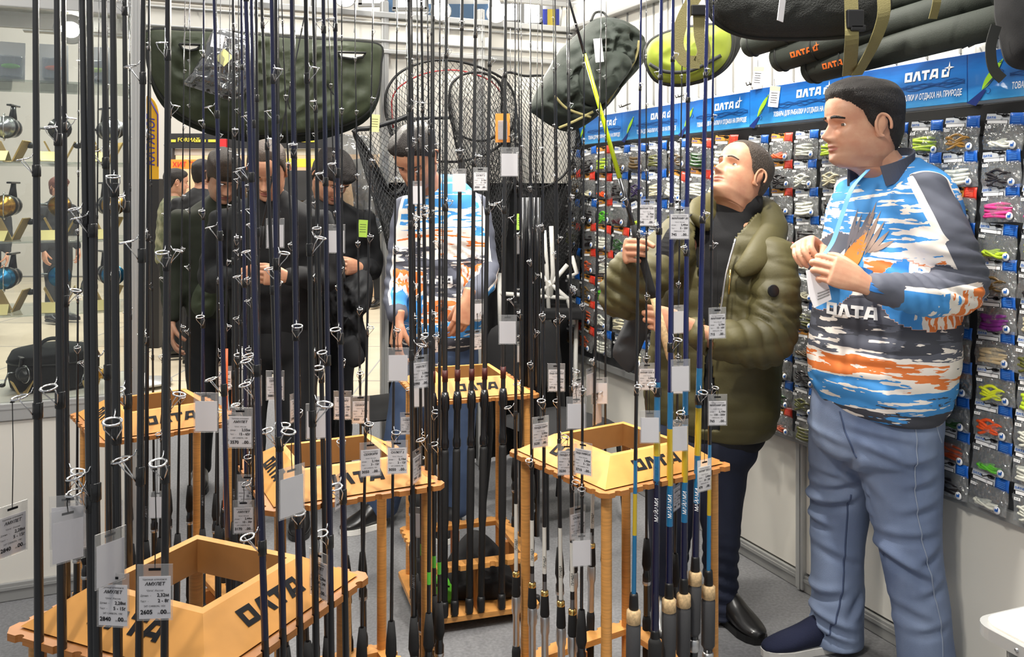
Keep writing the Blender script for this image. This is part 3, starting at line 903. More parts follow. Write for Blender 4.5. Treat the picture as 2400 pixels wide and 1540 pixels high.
M['sign'] = ramp_mat('blue_sign_print', [(0, srgb(70, 160, 215)), (0.10, srgb(52, 142, 205)), (0.35, srgb(30, 104, 176)), (0.7, srgb(26, 110, 190)), (1, srgb(20, 78, 150))], 'Z', 1.762, 1.905, 0.35, 0.25, 10, (2, 2, 8), coat=0.2)
M['lure_green'] = mat('print_green', srgb(150, 205, 40), 0.4)
M['lure_blue'] = mat('print_dark_blue', srgb(22, 44, 110), 0.4)
M['wave'] = mat('print_wave_blue', srgb(18, 74, 140), 0.4)
WHERE = ['at the far corner', 'second from the far corner', 'third from the far corner, under the lime case', 'above the head of the man looking up to its right end', 'behind the standing vendor', 'at the right end of the picture']
for k in range(6):
    a = 0.115 + 0.51 * k
    # local origin at the wall corner so the print gradient follows height
    r = empty('sign', M=MR @ T(a, -0.042, 0), cat='sign', group='blue signs along the goods wall')
    lab = ['blue sign at the far corner of the goods wall, half hidden by the backpack', 'blue sign second from the far corner, beneath the lime green case',
           'blue sign third from the far corner, before the joint in the wall', 'blue sign directly behind the head of the standing vendor',
           'blue sign over the bags, to the right of the vendor\'s head', 'blue sign cut by the right end of the picture, with a lure print'][k]
    tag(r, lab)
    dz = 0.006 if k >= 3 else 0.0
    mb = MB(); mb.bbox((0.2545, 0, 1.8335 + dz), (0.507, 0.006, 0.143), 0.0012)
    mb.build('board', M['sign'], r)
    fr = Matrix(((1, 0, 0, 0), (0, 0, -1, -0.0042), (0, 1, 0, 0), (0, 0, 0, 1)))   # text plane: x right, y up, facing -y
    mb = MB(); put_logo(mb, 0.030, fr @ T(0.275, 1.846 + dz, 0), 0, True, 0.12); mb.build('logo', M['white'], r)
    mb = MB(); put_text(mb, 'ТОВАРЫ ДЛЯ РЫБАЛКИ И ОТДЫХА НА ПРИРОДЕ', 0.026, fr @ T(0.145, 1.786 + dz, 0), 0, 'LEFT', 0.2, 0.012, 0.345)
    mb.build('slogan', M['white'], r)
    mb = MB()
    for j in range(5):
        pts = []
        for i in range(13):
            t = i / 12
            pts.append((0.14 + 0.36 * t, 1.826 + dz + 0.004 * math.sin(t * 21 + j * 2) + 0.005 * (j - 2) * math.sin(t * 9)))
        for i in range(12):
            x0, z0 = pts[i]; x1, z1 = pts[i + 1]
            mb.add([(x0, z0, 0.0002), (x1, z1, 0.0002), (x1, z1 + 0.0022, 0.0002), (x0, z0 + 0.0022, 0.0002)], [(0, 1, 2, 3)], fr, 0, False)
    mb.build('wave_print', M['wave'], r)
    mb = MB()
    R2 = fr @ T(0.085, 1.835 + dz, 0.0004) @ RZ(R(50))
    n = 16
    top = [(-0.055 + 0.11 * i / n, 0.0125 * math.sin(math.pi * (i / n) ** 0.8)) for i in range(n + 1)]
    bot = [(x, -y * 0.8) for x, y in reversed(top[1:-1])]
    mb.add([(x, y, 0) for x, y in top + bot], [tuple(range(len(top + bot)))], R2, 0, False)
    mb.add([(-0.055, 0, .0003), (0.02, -0.0095, .0003), (-0.02, -0.009, .0003)], [(0, 2, 1)], R2, 1, False)
    mb.add([(-0.10, -0.012, .0003), (-0.045, 0.004, .0003), (-0.055, 0.012, .0003), (-0.12, 0.016, .0003)], [(0, 1, 2, 3)], fr @ T(0.105, 1.815 + dz, 0.0002) @ RZ(R(35)), 1, False)
    mb.torus(0.0035, 0.0009, R2 @ T(0.042, 0.003, 0), 10, 4, mat=1)
    for hx in (0.02, -0.045):
        mb.torus(0.008, 0.0008, R2 @ T(hx, -0.018, 0), 12, 4, math.pi, 2.3 * math.pi, mat=1)
    mb.build('lure_print', [M['lure_green'], M['lure_blue']], r)

# ---- bag of soft lures
M['card_grey'] = mat('card_grey', srgb(198, 202, 206), 0.45)
M['card_orange'] = mat('card_orange', srgb(228, 160, 70), 0.45)
M['tab_blue'] = mat('tab_blue', srgb(24, 96, 190), 0.35, coat=0.3)
M['tab_red'] = mat('tab_red', srgb(224, 62, 44), 0.35, coat=0.3)
M['tab_line_b'] = mat('tab_lines_blue', srgb(90, 150, 220), 0.4)
M['tab_line_r'] = mat('tab_lines_red', srgb(250, 130, 110), 0.4)
M['logo_blue'] = mat('logo_blue', srgb(40, 96, 176), 0.4)
M['bag'] = clear_mat('clear_bag', (0.96, 0.98, 0.98), 0.10, 0.10, 0.93, bump=0.9, bscale=45, diff=0.10)
PW, PH = 0.118, 0.100
FRT = Matrix(((1, 0, 0, 0), (0, 0, -1, 0), (0, 1, 0, 0), (0, 0, 0, 1)))
def pack_meshes():
    me = {}
    for key, cm, tm, lm in (('blue', M['card_grey'], M['tab_blue'], M['tab_line_b']), ('red', M['card_orange'], M['tab_red'], M['tab_line_r'])):
        mb = MB()
        w = PW
        # grey/orange card, slightly wedge shaped
        mb.prism([(-w / 2 + 0.002, -0.028), (w * 0.14, -0.028), (w * 0.14, 0), (-w / 2 + 0.006, 0)], 0.0, 0.0012, FRT, 0)
        mb.box((-w * 0.18, -0.0018, -0.0225), (w * 0.58, 0.001, 0.011), None, 3)      # dark frame
        mb.box((-w * 0.16, -0.0024, -0.0225), (w * 0.52, 0.001, 0.0085), None, 4)     # white strip
        put_logo(mb, 0.0062, FRT @ T(-w * 0.44, -0.0135, 0.0016), 5)
        # printed lure silhouette
        mb.add([(-0.006, -0.006, 0.0016), (0.004, -0.0095, 0.0016), (0.014, -0.007, 0.0016), (0.016, -0.003, 0.0016), (0.004, -0.0015, 0.0016)], [(0, 1, 2, 3, 4)], FRT, 3, False)
        # puffed tab
        mb.slab(lambda u, v: (w * 0.14 + 0.001 + (w * 0.36 - 0.001) * u, -0.001 - 0.004 * math.sin(math.pi * v) * (0.6 + 0.4 * math.sin(5 * u)) + 0.001 * math.sin(9 * u + 3 * v), -0.032 + 0.034 * v), 6, 5, (0, 0.0015, 0), None, 1)
        for q in range(4):
            mb.box((w * 0.33, -0.0058, -0.009 - q * 0.0045), (w * 0.2, 0.0006, 0.0012), None, 2)
        me['card_' + key] = mb.mesh('header_card', [cm, tm, lm, M['ink'], M['white'], M['logo_blue']])
    for q in range(4):
        rr = random.Random(q + 3)
        ph = [rr.uniform(0, 6) for _ in range(6)]
        def bagf(u, v, s=1):
            x = (-0.5 + u) * PW * (1.0 + 0.02 * math.sin(7 * v + ph[0]))
            z = -0.028 - v * (PH - 0.030)
            y = 0.010 * (math.sin(math.pi * min(max(u, 0), 1)) ** 0.5) * (math.sin(math.pi * (0.08 + 0.88 * v)) ** 0.5)
            y += 0.0022 * math.sin(11 * u + 6 * v + ph[1]) + 0.0016 * math.sin(19 * u - 13 * v + ph[2])
            return (x, -max(y, -0.001), z)
        mb = MB()
        mb.grid(bagf, 9, 8)
        mb.grid(lambda u, v: (lambda p: (p[0], 0.0025 - p[1] * 0.15, p[2]))(bagf(u, v)), 9, 8)
        me['bag%d' % q] = mb.mesh('clear_bag', M['bag'])
    # lures: worms, bundle, shads
    def worm(mb, x0, z0, L, r, bend, ph, y=-0.004):
        pts = []; rad = []
        for i in range(8):
            t = i / 7
            pts.append((x0 + L * t, y - 0.001 * math.sin(t * 3 + ph), z0 + bend * math.sin(t * 4 + ph)))
            rad.append(r * (0.75 + 0.35 * math.sin(math.pi * (0.2 + 0.6 * t))) * (1 - 0.55 * max(0, t - 0.7) / 0.3))
        mb.tube(pts, rad, 6)
    for q in range(4):
        rr = random.Random(q * 5 + 1)
        mb = MB()
        if q == 0:      # neat long worms
            for i in range(5): worm(mb, -0.040 + rr.uniform(-.004, .004), -0.052 - i * 0.008, 0.080, 0.0052, 0.002, rr.uniform(0, 6), -0.004 - 0.002 * (i % 2))
        elif q == 1:    # short heap low in the bag
            for i in range(8): worm(mb, -0.025 + rr.uniform(-.012, .02), -0.070 - rr.uniform(0, .017), 0.050, 0.0046, 0.005, rr.uniform(0, 6), -0.003 - rr.uniform(0, .004))
        elif q == 2:    # fat shads
            for i in range(4): worm(mb, -0.042 + rr.uniform(-.004, .006), -0.053 - i * 0.0105, 0.076, 0.0072, 0.003, rr.uniform(0, 6), -0.005)
        else:           # tangled curl tails
            for i in range(9): worm(mb, -0.038 + rr.uniform(-.006, .02), -0.056 - rr.uniform(0, .03), 0.060, 0.0042, 0.008, rr.uniform(0, 6), -0.003 - rr.uniform(0, .005))
        me['lure%d' % q] = mb.mesh('soft_lures', M['ink'])
    mb = MB(); mb.lathe([(0.0105, 0), (0.0105, 0.0008)], 18, FRT @ T(PW * 0.33, -PH + 0.016, 0.0118), 0)
    mb.box((PW * 0.33 - .001, -0.0131, -PH + 0.0155), (0.009, 0.0006, 0.007), None, 1); mb.box((PW * 0.33 + .003, -0.0131, -PH + 0.019), (0.003, 0.0006, 0.008), None, 1)
    me['sticker'] = mb.mesh('round_sticker', [M['white'], M['logo_blue']])
    for pr in ('90 ₽', '120 ₽', '60 ₽'):
        mb = MB(); mb.box((-PW * 0.33, -0.0112, -0.037), (0.018, 0.0006, 0.0075), None, 0)
        put_text(mb, pr, 0.0065, FRT @ T(-PW * 0.33, -0.0392, 0.0118), 1, 'CENTER')
        me['price' + pr] = mb.mesh('price_label', [M['white'], M['ink']])
    mb = MB(); mb.tube([(0, 0.02, -0.004), (0, -0.03, -0.004), (0, -0.034, 0.002)], 0.0016, 6)
    mb.torus(0.006, 0.0014, FRT @ T(0.006, -0.005, 0.006) @ Matrix.Diagonal((1.6, 0.7, 1, 1)), 14, 5)
    me['hook'] = mb.mesh('peg_hook', M['blk'])
    return me
PK = pack_meshes()
LC = {n: mat('soft_lure_' + n.replace(' ', '_'), srgb(*c), 0.35, var=0.12, vscale=60, coat=0.2) for n, c in {
    'lime': (196, 226, 60), 'orange': (240, 92, 40), 'white': (228, 228, 214), 'cream': (222, 214, 182), 'black': (38, 34, 36), 'brown': (96, 76, 44), 'olive': (92, 94, 44),
    'green': (96, 190, 56), 'dark green': (48, 84, 44), 'violet': (58, 46, 84), 'purple': (126, 44, 134), 'pink': (238, 76, 150), 'yellow': (226, 236, 50),
    'maroon': (74, 38, 44), 'rust': (178, 78, 44), 'gold': (176, 128, 50), 'beige': (206, 184, 146)}.items()}
NUM = ['top', 'second', 'third', 'fourth', 'fifth', 'sixth', 'seventh', 'eighth', 'ninth', 'tenth', 'eleventh', 'twelfth', 'thirteenth']
def pack(s, z, scale, head, colour, shape, lab, grp, rr, tilt=0.0):
    r = empty('lure_bag', M=MR @ T(s, -0.062 - rr.uniform(0, 0.012), z) @ RY(tilt) @ RX(-rr.uniform(0.02, 0.10)) @ Matrix.Scale(scale, 4), label=lab, cat='lure bag', group=grp)
    put('header_card', PK['card_' + head], r)
    put('clear_bag', PK['bag%d' % rr.randrange(4)], r)
    o = put('soft_lures', PK['lure%d' % shape], r)
    o.material_slots[0].link = 'OBJECT'; o.material_slots[0].material = LC[colour]
    put('round_sticker', PK['sticker'], r)
    put('price_label', PK['price' + rr.choice(['90 ₽', '120 ₽', '60 ₽'])], r)
    put('peg_hook', PK['hook'], r)
    return r
L_ROWS = [  # photograph order, corner to joint; capital = orange card with red tab
 ['black', 'black', 'LIME', 'brown', 'brown', 'olive', 'brown', 'DARK GREEN', 'WHITE'],
 ['BROWN', 'CREAM', 'ORANGE', 'black', 'violet', 'cream', 'WHITE', 'WHITE', 'CREAM'],
 ['black', 'black', 'GREEN', 'maroon', 'lime', 'white', 'olive', 'BLACK', 'brown'],
 ['OLIVE', 'BLACK', 'WHITE', 'DARK GREEN', 'gold', 'brown', 'cream', 'black', 'violet'],
 ['olive', 'RUST', 'WHITE', 'black', 'brown', 'green', 'olive', 'cream', 'black'],
 ['black', 'BROWN', 'GREEN', 'green', 'white', 'black', 'rust', 'olive', 'brown'],
 ['lime', 'RUST', 'white', 'cream', 'olive', 'black', 'GREEN', 'violet', 'RUST'],
 ['BROWN', 'RED', 'white', 'white', 'cream', 'dark green', 'olive', 'black', 'brown'],
]
for ri, row in enumerate(L_ROWS):
    for ci, c in enumerate(row):
        rr = random.Random(ri * 31 + ci * 7 + 5)
        head = 'red' if c.isupper() else 'blue'
        col = c.lower().replace('red', 'rust')
        s = 0.14 + ci * 0.172 + rr.uniform(-.008, .008)
        lab = 'bag of %s soft lures, %s row, %s column from the far corner' % (col, NUM[ri], 'first' if ci == 0 else NUM[ci])
        pack(s, 1.735 - ri * 0.136 + rr.uniform(-.004, .004), 1.36, head, col, rr.randrange(4), lab, 'lure bags by the far corner', rr, rr.uniform(-0.10, 0.10) if rr.random() < 0.7 else rr.uniform(-.25, .25))
R_ROWS = [
 ['lime', 'ORANGE', 'white', 'lime', 'olive', 'brown', 'lime', 'gold', 'white', 'white'],
 ['rust', 'BLACK', 'white', 'cream', 'black', 'olive', 'white', 'white', 'black', 'black'],
 ['white', 'BLACK', 'white', 'black', 'brown', 'green', 'OLIVE', 'OLIVE', 'pink', 'pink'],
 ['black', 'white', 'black', 'white', 'cream', 'black', 'violet', 'gold', 'lime', 'yellow'],
 ['BROWN', 'ORANGE', 'white', 'black', 'violet', 'brown', 'olive', 'black', 'brown', 'black'],
 ['lime', 'lime', 'cream', 'black', 'green', 'brown', 'purple', 'rust', 'purple', 'cream'],
 ['rust', 'rust', 'olive', 'black', 'black', 'brown', 'green', 'lime', 'beige', 'olive'],
 ['green', 'dark green', 'BROWN', 'olive', 'green', 'black', 'white', 'black', 'yellow', 'lime'],
 ['black', 'brown', 'black', 'green', 'olive', 'cream', 'rust', 'dark green', 'orange', 'white'],
 ['RUST', 'dark green', 'olive', 'black', 'brown', 'green', 'black', 'rust', 'green', 'white'],
 ['black', 'RUST', 'olive', 'dark green', 'black', 'green', 'black', 'black', 'white', 'white'],
]
EXTRA = ['white', 'brown', 'lime', 'black', 'green', 'olive', 'rust']
for ri, row in enumerate(R_ROWS):
    row = row + [EXTRA[(ri * 3) % 7], EXTRA[(ri * 5 + 2) % 7], EXTRA[(ri * 2 + 4) % 7]]
    for ci, c in enumerate(row):
        rr = random.Random(ri * 17 + ci * 3 + 100)
        head = 'red' if c.isupper() else 'blue'
        s = 1.735 + ci * 0.133 + rr.uniform(-.004, .004) - 0.004 * ri * (ci > 6)
        lab = 'bag of %s soft lures, %s row, %s column past the wall joint' % (c.lower(), NUM[ri], 'first' if ci == 0 else NUM[ci])
        pack(s, 1.722 - ri * 0.1035 + rr.uniform(-.003, .003), 1.06, head, c.lower(), rr.randrange(4), lab, 'lure bags past the wall joint', rr, rr.uniform(-0.05, 0.07))
# ================================================================== hall beyond the stand
M['hallwall'] = mat('hall_wall', srgb(196, 192, 184), 0.7, var=0.06, vscale=0.6)
M['hallwarm'] = mat('warm_booth_wall', srgb(226, 190, 150), 0.6, var=0.05, vscale=1)
M['hallwin'] = mat('bright_hall_window', (1, 1, 1), 0.5, emit=(0.95, 0.98, 1.0), estr=3.2)
M['hallblue'] = mat('hall_blue_panel', srgb(70, 100, 130), 0.5)
M['flagyellow'] = mat('flag_yellow', srgb(240, 180, 40), 0.7)
M['flagpurple'] = mat('flag_purple', srgb(72, 60, 150), 0.6)
M['signblack'] = mat('sign_black', srgb(34, 34, 36), 0.5)
M['signorange'] = mat('sign_orange', srgb(232, 140, 50), 0.5)
M['signred'] = mat('sign_red', srgb(196, 40, 44), 0.5)
M['signyellow'] = mat('sign_yellow', srgb(232, 206, 70), 0.5)
M['ikb'] = mat('banner_blue', srgb(44, 60, 170), 0.5)
mb = MB(); mb.box((-1, 16.0, 3.5), (30, 0.1, 7.0))
wall_far = struct('wall_far', mb, M['hallwall'])
def far_panel(name, x0, x1, y0, y1, Y, m, lab=None, cat=None, th=0.06, parent=None):
    a = P(x0, y1, Y); b = P(x1, y0, Y)
    mb = MB(); mb.bbox(((a.x + b.x) / 2, Y, (a.z + b.z) / 2), (b.x - a.x, th, b.z - a.z), 0.004)
    o = mb.build(name, m, parent)
    if lab: tag(o, lab, cat)
    return o
for i, (x0, x1, y0, y1) in enumerate(((845, 905, -60, 12), (925, 1000, -60, 22), (1150, 1215, 6, 52), (1225, 1268, -20, 58), (1372, 1480, 34, 62), (1090, 1140, -60, -20), (560, 660, -60, -8), (700, 800, -60, -10), (1420, 1560, -40, 8))):
    o = far_panel('window_%d' % (i + 1), x0, x1, y0, y1, 15.8, M['hallwin'], None, None, 0.1)
    o['kind'] = 'structure'
    a = P(x0, y1, 15.72); b = P(x1, y0, 15.72)
    mb = MB()
    for zz in (a.z, b.z): mb.box(((a.x + b.x) / 2, 15.72, zz), (b.x - a.x + 0.08, 0.08, 0.06))
    for xx in (a.x, b.x): mb.box((xx, 15.72, (a.z + b.z) / 2), (0.06, 0.08, b.z - a.z))
    mb.build('window_frame', M['grey'], o)
far_panel('hall_panel', 905, 925, -60, 60, 15.85, M['hallblue'], 'narrow blue banner hanging high in the hall between bright windows', 'banner')
r = far_panel('hall_panel', 1000, 1150, 10, 78, 15.9, M['hallblue'], 'blue grey fascia board high on a far booth', 'fascia')
r = far_panel('hanging_banner', 1268, 1345, 22, 92, 15.85, M['ikb'], 'blue and yellow hanging banner high in the hall', 'banner')
far_panel('yellow_stripe', 1283, 1300, 22, 92, 15.81, M['signyellow'], parent=r); far_panel('yellow_stripe', 1268, 1345, 60, 74, 15.805, M['signyellow'], parent=r)
# far booth: back wall, fascia, columns and sale strips are its parts
fb = empty('far_booth', (0, 0, 0), None, 'far booth with black lettered fascia and warm beige back wall', 'booth')
fl_y = lambda Y: HORIZON + (CAM_H + 0.02) * F_PX / Y
def on(Yd): return Matrix(((1, 0, 0, 0), (0, 0, -1, Yd), (0, 1, 0, 0), (0, 0, 0, 1)))
r = far_panel('fascia', 395, 770, 313, 348, 12.0, M['signblack'], parent=fb)
mb = MB()
a = P(416, 332, 11.96); put_text(mb, 'FORMAT', 0.075, on(11.96) @ T(a.x, a.z, 0), 0, 'LEFT', 0, 0.01)
for x0, x1 in ((400, 412), (455, 470), (474, 482), (488, 506), (590, 640), (655, 690), (700, 742)):
    p0 = P(x0, 333, 11.96); p1 = P(x1, 327, 11.96)
    mb.add([(p0.x, p0.z, 0), (p1.x, p0.z, 0), (p1.x, p1.z, 0), (p0.x, p1.z, 0)], [(0, 1, 2, 3)], on(11.96), 0, False)
mb.build('lettering', M['signyellow'], r)
far_panel('red_block', 508, 532, 326, 345, 11.95, M['signred'], parent=r)
far_panel('back_wall', 395, 900, 362, fl_y(13.0), 13.0, M['hallwarm'], parent=fb)
far_panel('light_strip', 395, 770, 349, 364, 12.05, M['hallwall'], parent=fb)
far_panel('column', 395, 408, 348, fl_y(12.0), 12.0, M['dark'], parent=fb, th=0.12)
far_panel('column', 765, 800, 313, fl_y(12.0), 11.98, M['dark'], parent=fb, th=0.2)
r = far_panel('sale_sign', 402, 478, 374, 396, 11.93, M['signorange'], parent=fb)
mb = MB(); a = P(404, 391, 11.89); put_text(mb, 'ХИТ ПРОДАЖ', 0.092, on(11.89) @ T(a.x, a.z, 0), 0, 'LEFT', 0, 0.012); mb.build('lettering', M['signred'], r)
r = far_panel('sale_strip', 655, 770, 372, 392, 11.95, M['signyellow'], parent=fb)
# dim shelves of goods inside the far booth
for i, (x0, x1, y0, y1, c) in enumerate(((560, 640, 392, 440, 'blk'), (650, 760, 400, 470, 'dark'), (500, 560, 400, 470, 'signblack'), (640, 760, 480, 560, 'signblack'), (420, 620, 480, 570, 'dark'))):
    far_panel('shelf_block', x0, x1, y0, y1, 12.7, M[c], parent=fb, th=0.3)
far_panel('dark_counter', 330, 400, 420, fl_y(9.0), 9.0, M['signblack'], 'dark counter beside the yellow flag', 'counter', 0.6)
# yellow flag with rounded top and vertical lettering
fl = empty('flag_banner', P(355, 640, 7.0), None, 'yellow feather flag with purple vertical lettering behind the display case', 'flag')
a = P(341, 420, 7.0) - fl.location; b = P(372, 224, 7.0) - fl.location
pts = [(a.x, a.z), (b.x, a.z), (b.x, b.z - 0.16)]
for i in range(1, 7):
    t = i / 6 * math.pi / 2
    pts.append((b.x - (b.x - a.x) * (1 - math.cos(t)), b.z - 0.16 + 0.16 * math.sin(t)))
mb = MB(); mb.prism(pts, -0.004, 0.004, on(0)); mb.build('cloth', M['flagyellow'], fl)
mb = MB(); put_text(mb, 'КАТАЛОГ', 0.085, on(-0.008) @ T((a.x + b.x) / 2 + 0.022, a.z + 0.10, 0) @ RZ(R(90)), 0, 'LEFT', 0.2, 0.02)
mb.tube([(b.x - 0.005, -0.006, a.z + 0.1), (b.x - 0.005, -0.006, b.z - 0.15), (a.x + 0.02, -0.006, b.z)], 0.006, 6)
mb.build('lettering', M['flagpurple'], fl)
mb = MB(); mb.tube([(a.x, 0, -0.78), (a.x, 0, b.z)], 0.012, 8); mb.build('pole', M['alu'], fl)
mb = MB(); mb.lathe([(0.2, -0.862), (0.2, -0.845), (0.03, -0.83), (0.015, -0.78)], 18, T(a.x, 0, 0)); mb.build('base', M['alu'], fl)
# ================================================================== glass display case with reels (far left)
CB = Vector((-1.456, 3.451, 0))
MC = frame(CB, B_DIR, (0, 0, 1))         # x to the left, y > 0 towards the camera, inside is y < 0
case = empty('display_case', M=MC, label='tall glass display case with reels on glass shelves', cat='display case')
CW, CD = 1.25, 0.46
for x in (0.0, CW):
    for y in (0.0, -CD):
        mb = MB(); mb.bbox((x, y, 1.13), (0.036, 0.036, 2.26), 0.005); mb.box((x, y + 0.0185, 1.13), (0.010, 0.003, 2.26))
        mb.build('post', M['alu'], case)
for z, h in ((0.692, 0.065), (2.215, 0.07)):
    for y in (0.0, -CD):
        mb = MB(); mb.bbox((CW / 2, y, z), (CW - 0.036, 0.03, h), 0.004); mb.box((CW / 2, y + 0.0155, z + h * 0.2), (CW - 0.036, 0.003, 0.006))
        mb.build('rail', M['alu'], case)
    for x in (0.0, CW):
        mb = MB(); mb.bbox((x, -CD / 2, z), (0.03, CD - 0.036, h), 0.004); mb.build('rail', M['alu'], case)
mb = MB(); mb.bbox((CW / 2, 0, 0.33), (CW - 0.036, 0.014, 0.655), 0.002); mb.build('front_panel', M['wall'], case)
mb = MB(); mb.bbox((0, -CD / 2, 0.33), (0.014, CD - 0.036, 0.655), 0.002); mb.build('side_panel', M['wall'], case)
mb = MB(); mb.bbox((CW / 2, 0.014, 0.034), (CW, 0.014, 0.066), 0.003); mb.box((CW / 2, 0.023, 0.048), (CW, 0.005, 0.010)); mb.build('plinth', M['grey'], case)
mb = MB(); mb.bbox((CW / 2, -CD / 2, 0.718), (CW - 0.04, CD - 0.04, 0.014), 0.002); mb.build('floor_board', M['wall'], case)
mb = MB(); mb.bbox((CW / 2, -CD / 2, 2.255), (CW, CD, 0.02), 0.003); mb.build('top_board', M['wall'], case)
for y in (0.0, -CD):
    mb = MB(); mb.box((CW / 2, y, 1.455), (CW - 0.036, 0.005, 1.46)); mb.build('pane', M['glass'], case)
for x in (0.0, CW):
    mb = MB(); mb.box((x, -CD / 2, 1.455), (0.005, CD - 0.036, 1.46)); mb.build('pane', M['glass'], case)
M['shelfglass'] = clear_mat('shelf_glass', (0.93, 0.98, 0.95), 0.10, 0.03, 0.93)
SHZ = (1.038, 1.312, 1.61, 1.915)
for z in SHZ:
    mb = MB(); mb.bbox((CW / 2, -CD / 2, z), (CW - 0.045, CD - 0.05, 0.007), 0.001); mb.build('shelf', M['shelfglass'], case)
    for x in (0.02, CW - 0.02):
        for y in (-0.03, -CD + 0.03):
            mb = MB(); mb.bbox((x, y, z - 0.009), (0.02, 0.03, 0.010), 0.002); mb.build('shelf_clip', M['steel'], case)
# light inside the top of the case
mb = MB(); mb.lathe([(0.045, 2.236), (0.05, 2.238), (0.05, 2.244)], 20, T(0.20, -0.2, 0)); mb.build('downlight', M['lampwhite'], case)
lamp('case_downlight', 'SPOT', MC @ Vector((0.20, -0.2, 2.22)), MC @ Vector((0.2, -0.2, 0.7)), 40, 0.05, (1, 0.96, 0.88), 140, 0.6)
mb = MB(); mb.lathe([(0.045, 2.236), (0.05, 2.238), (0.05, 2.244)], 20, T(0.75, -0.2, 0)); mb.build('downlight', M['lampwhite'], case)
lamp('case_downlight', 'SPOT', MC @ Vector((0.75, -0.2, 2.22)), MC @ Vector((0.75, -0.2, 0.7)), 40, 0.05, (1, 0.96, 0.88), 140, 0.6)

sp_ = MC @ Vector((0, 0, 0))
cs = empty('spotlight', P(166, 58, 3.46), None, 'glaring spotlight hung inside the top of the glass case', 'spotlight')
mb = MB(); mb.lathe([(0.03, -0.12), (0.036, -0.1), (0.04, -0.02), (0.058, 0.03), (0.062, 0.045), (0.056, 0.046)], 20, frame((0, 0, 0), (1, 0, 0), (0.35, -0.75, -0.55))); mb.build('housing', M['lamphouse'], cs)
mb = MB(); mb.ball((0, 0, 0.034), (0.052, 0.052, 0.016), frame((0, 0, 0), (1, 0, 0), (0.35, -0.75, -0.55)), 20, 8); mb.build('bulb', M['lampwhite'], cs)
mb = MB(); mb.tube([(-0.03, 0.07, 0.05), (-0.02, 0.05, 0.095)], 0.006, 8); mb.build('arm', M['lamphouse'], cs)
lamp('case_spot_beam', 'SPOT', P(166, 58, 3.46) + Vector((0.02, -0.05, -0.035)), P(300, 900, 2.4), 30, 0.05, (1, 0.97, 0.9), 120, 0.7)
M['cardyellow'] = mat('pale_yellow_card', srgb(236, 222, 150), 0.6)
M['standwood'] = mat('pale_wood_stand', srgb(222, 190, 120), 0.6, var=0.15, vscale=30)
REELC = {'black': mat('reel_black', srgb(30, 30, 32), 0.3, 0.3, coat=0.4), 'silver': mat('reel_silver', srgb(150, 152, 155), 0.25, 0.9), 'gold': mat('reel_gold', srgb(196, 150, 70), 0.25, 0.9),
         'blue': mat('reel_blue', srgb(30, 130, 180), 0.25, 0.7, coat=0.4)}
def reel(x, y, z, body, spool, label, yaw, sc=1.0):
    r = empty('fishing_reel', M=MC @ T(x, y, z) @ RZ(yaw) @ Matrix.Scale(sc, 4), label=label, cat='fishing reel', group='fishing reels in the display case')
    # stand: two slanted plates
    st = MB()
    for sx in (-1, 1): st.bbox((0, 0, 0), (0.004, 0.05, 0.06), 0.001, T(sx * 0.022, 0, 0.027) @ RY(sx * 0.45))
    st.build('stand', M['standwood'], r)
    b = MB(); b.ball((0, -0.005, 0.085), (0.022, 0.026, 0.024)); b.tube([(0, -0.005, 0.10), (0, -0.01, 0.13), (0, -0.012, 0.14)], [0.012, 0.007, 0.006], 8); b.bbox((0, -0.012, 0.142), (0.012, 0.06, 0.005), 0.002)
    bo = b.build('body', REELC[body], r)
    fr = T(0, 0.014, 0.085) @ RX(R(-90))
    mb = MB(); mb.lathe([(0.012, 0.0), (0.026, 0.004), (0.028, 0.022), (0.026, 0.026)], 18, fr); mb.build('rotor', REELC[body], r)
    mb = MB(); mb.lathe([(0.025, 0.026), (0.0255, 0.030), (0.019, 0.032), (0.019, 0.046), (0.0245, 0.049), (0.0245, 0.053), (0.010, 0.056), (0.008, 0.064)], 18, fr); mb.build('spool', REELC[spool], r)
    mb = MB(); mb.torus(0.033, 0.0016, T(0, 0.045, 0.085) @ RZ(0.3) @ RY(R(90)), 20, 5, R(-60), R(200)); mb.build('bail', M['chrome'], r)
    h = MB(); h.tube([(0.015, -0.005, 0.085), (0.045, -0.005, 0.088), (0.055, -0.005, 0.062), (0.058, -0.005, 0.045)], 0.0035, 7)
    hh = h.build('handle', REELC['silver'], r)
    mb = MB(); mb.ball((0.066, -0.005, 0.044), (0.012, 0.008, 0.008)); mb.build('knob', REELC['black'], hh)
    return r
def price_card(x, y, z, yaw, label, w=0.07):
    mb = MB(); r = MC @ T(x, y, z) @ RZ(yaw)
    for sg in (-1, 1):
        mb.bbox((0, 0, 0), (w, 0.001, 0.045), 0.0003, T(0, sg * 0.014, 0.021) @ RX(sg * 0.62))
    o = mb.build('price_card', M['cardyellow'], None, r)
    tag(o, label, 'price card', 'folded price cards in the display case')
place = ['nearest the post', 'second from the post', 'third from the post', 'fourth from the post']
for zi, (z, nm, cols) in enumerate(((1.61, 'upper', (('black', 'silver'), ('black', 'black'), ('black', 'silver'), ('black', 'black'))),
                                (1.312, 'middle', (('black', 'gold'), ('silver', 'gold'), ('black', 'gold'), ('black', 'silver'))),
                                (1.038, 'lower', (('black', 'blue'), ('black', 'blue'), ('black', 'blue'), ('black', 'silver'))))):
    for i, (b, s) in enumerate(cols):
        x = 0.11 + i * 0.165
        reel(x, -0.17 - 0.02 * (i % 2), z + 0.0038, b, s, '%s fishing reel with %s spool on the %s glass shelf, %s' % (b, s, nm, place[i]), 0.35 - 0.3 * (i % 3), 1.55)
        price_card(x + 0.03, -0.055, z + 0.004, 0.4 * math.sin(i * 2.0 + zi), 'pale yellow folded card before the reel %s, %s glass shelf' % (place[i], nm))
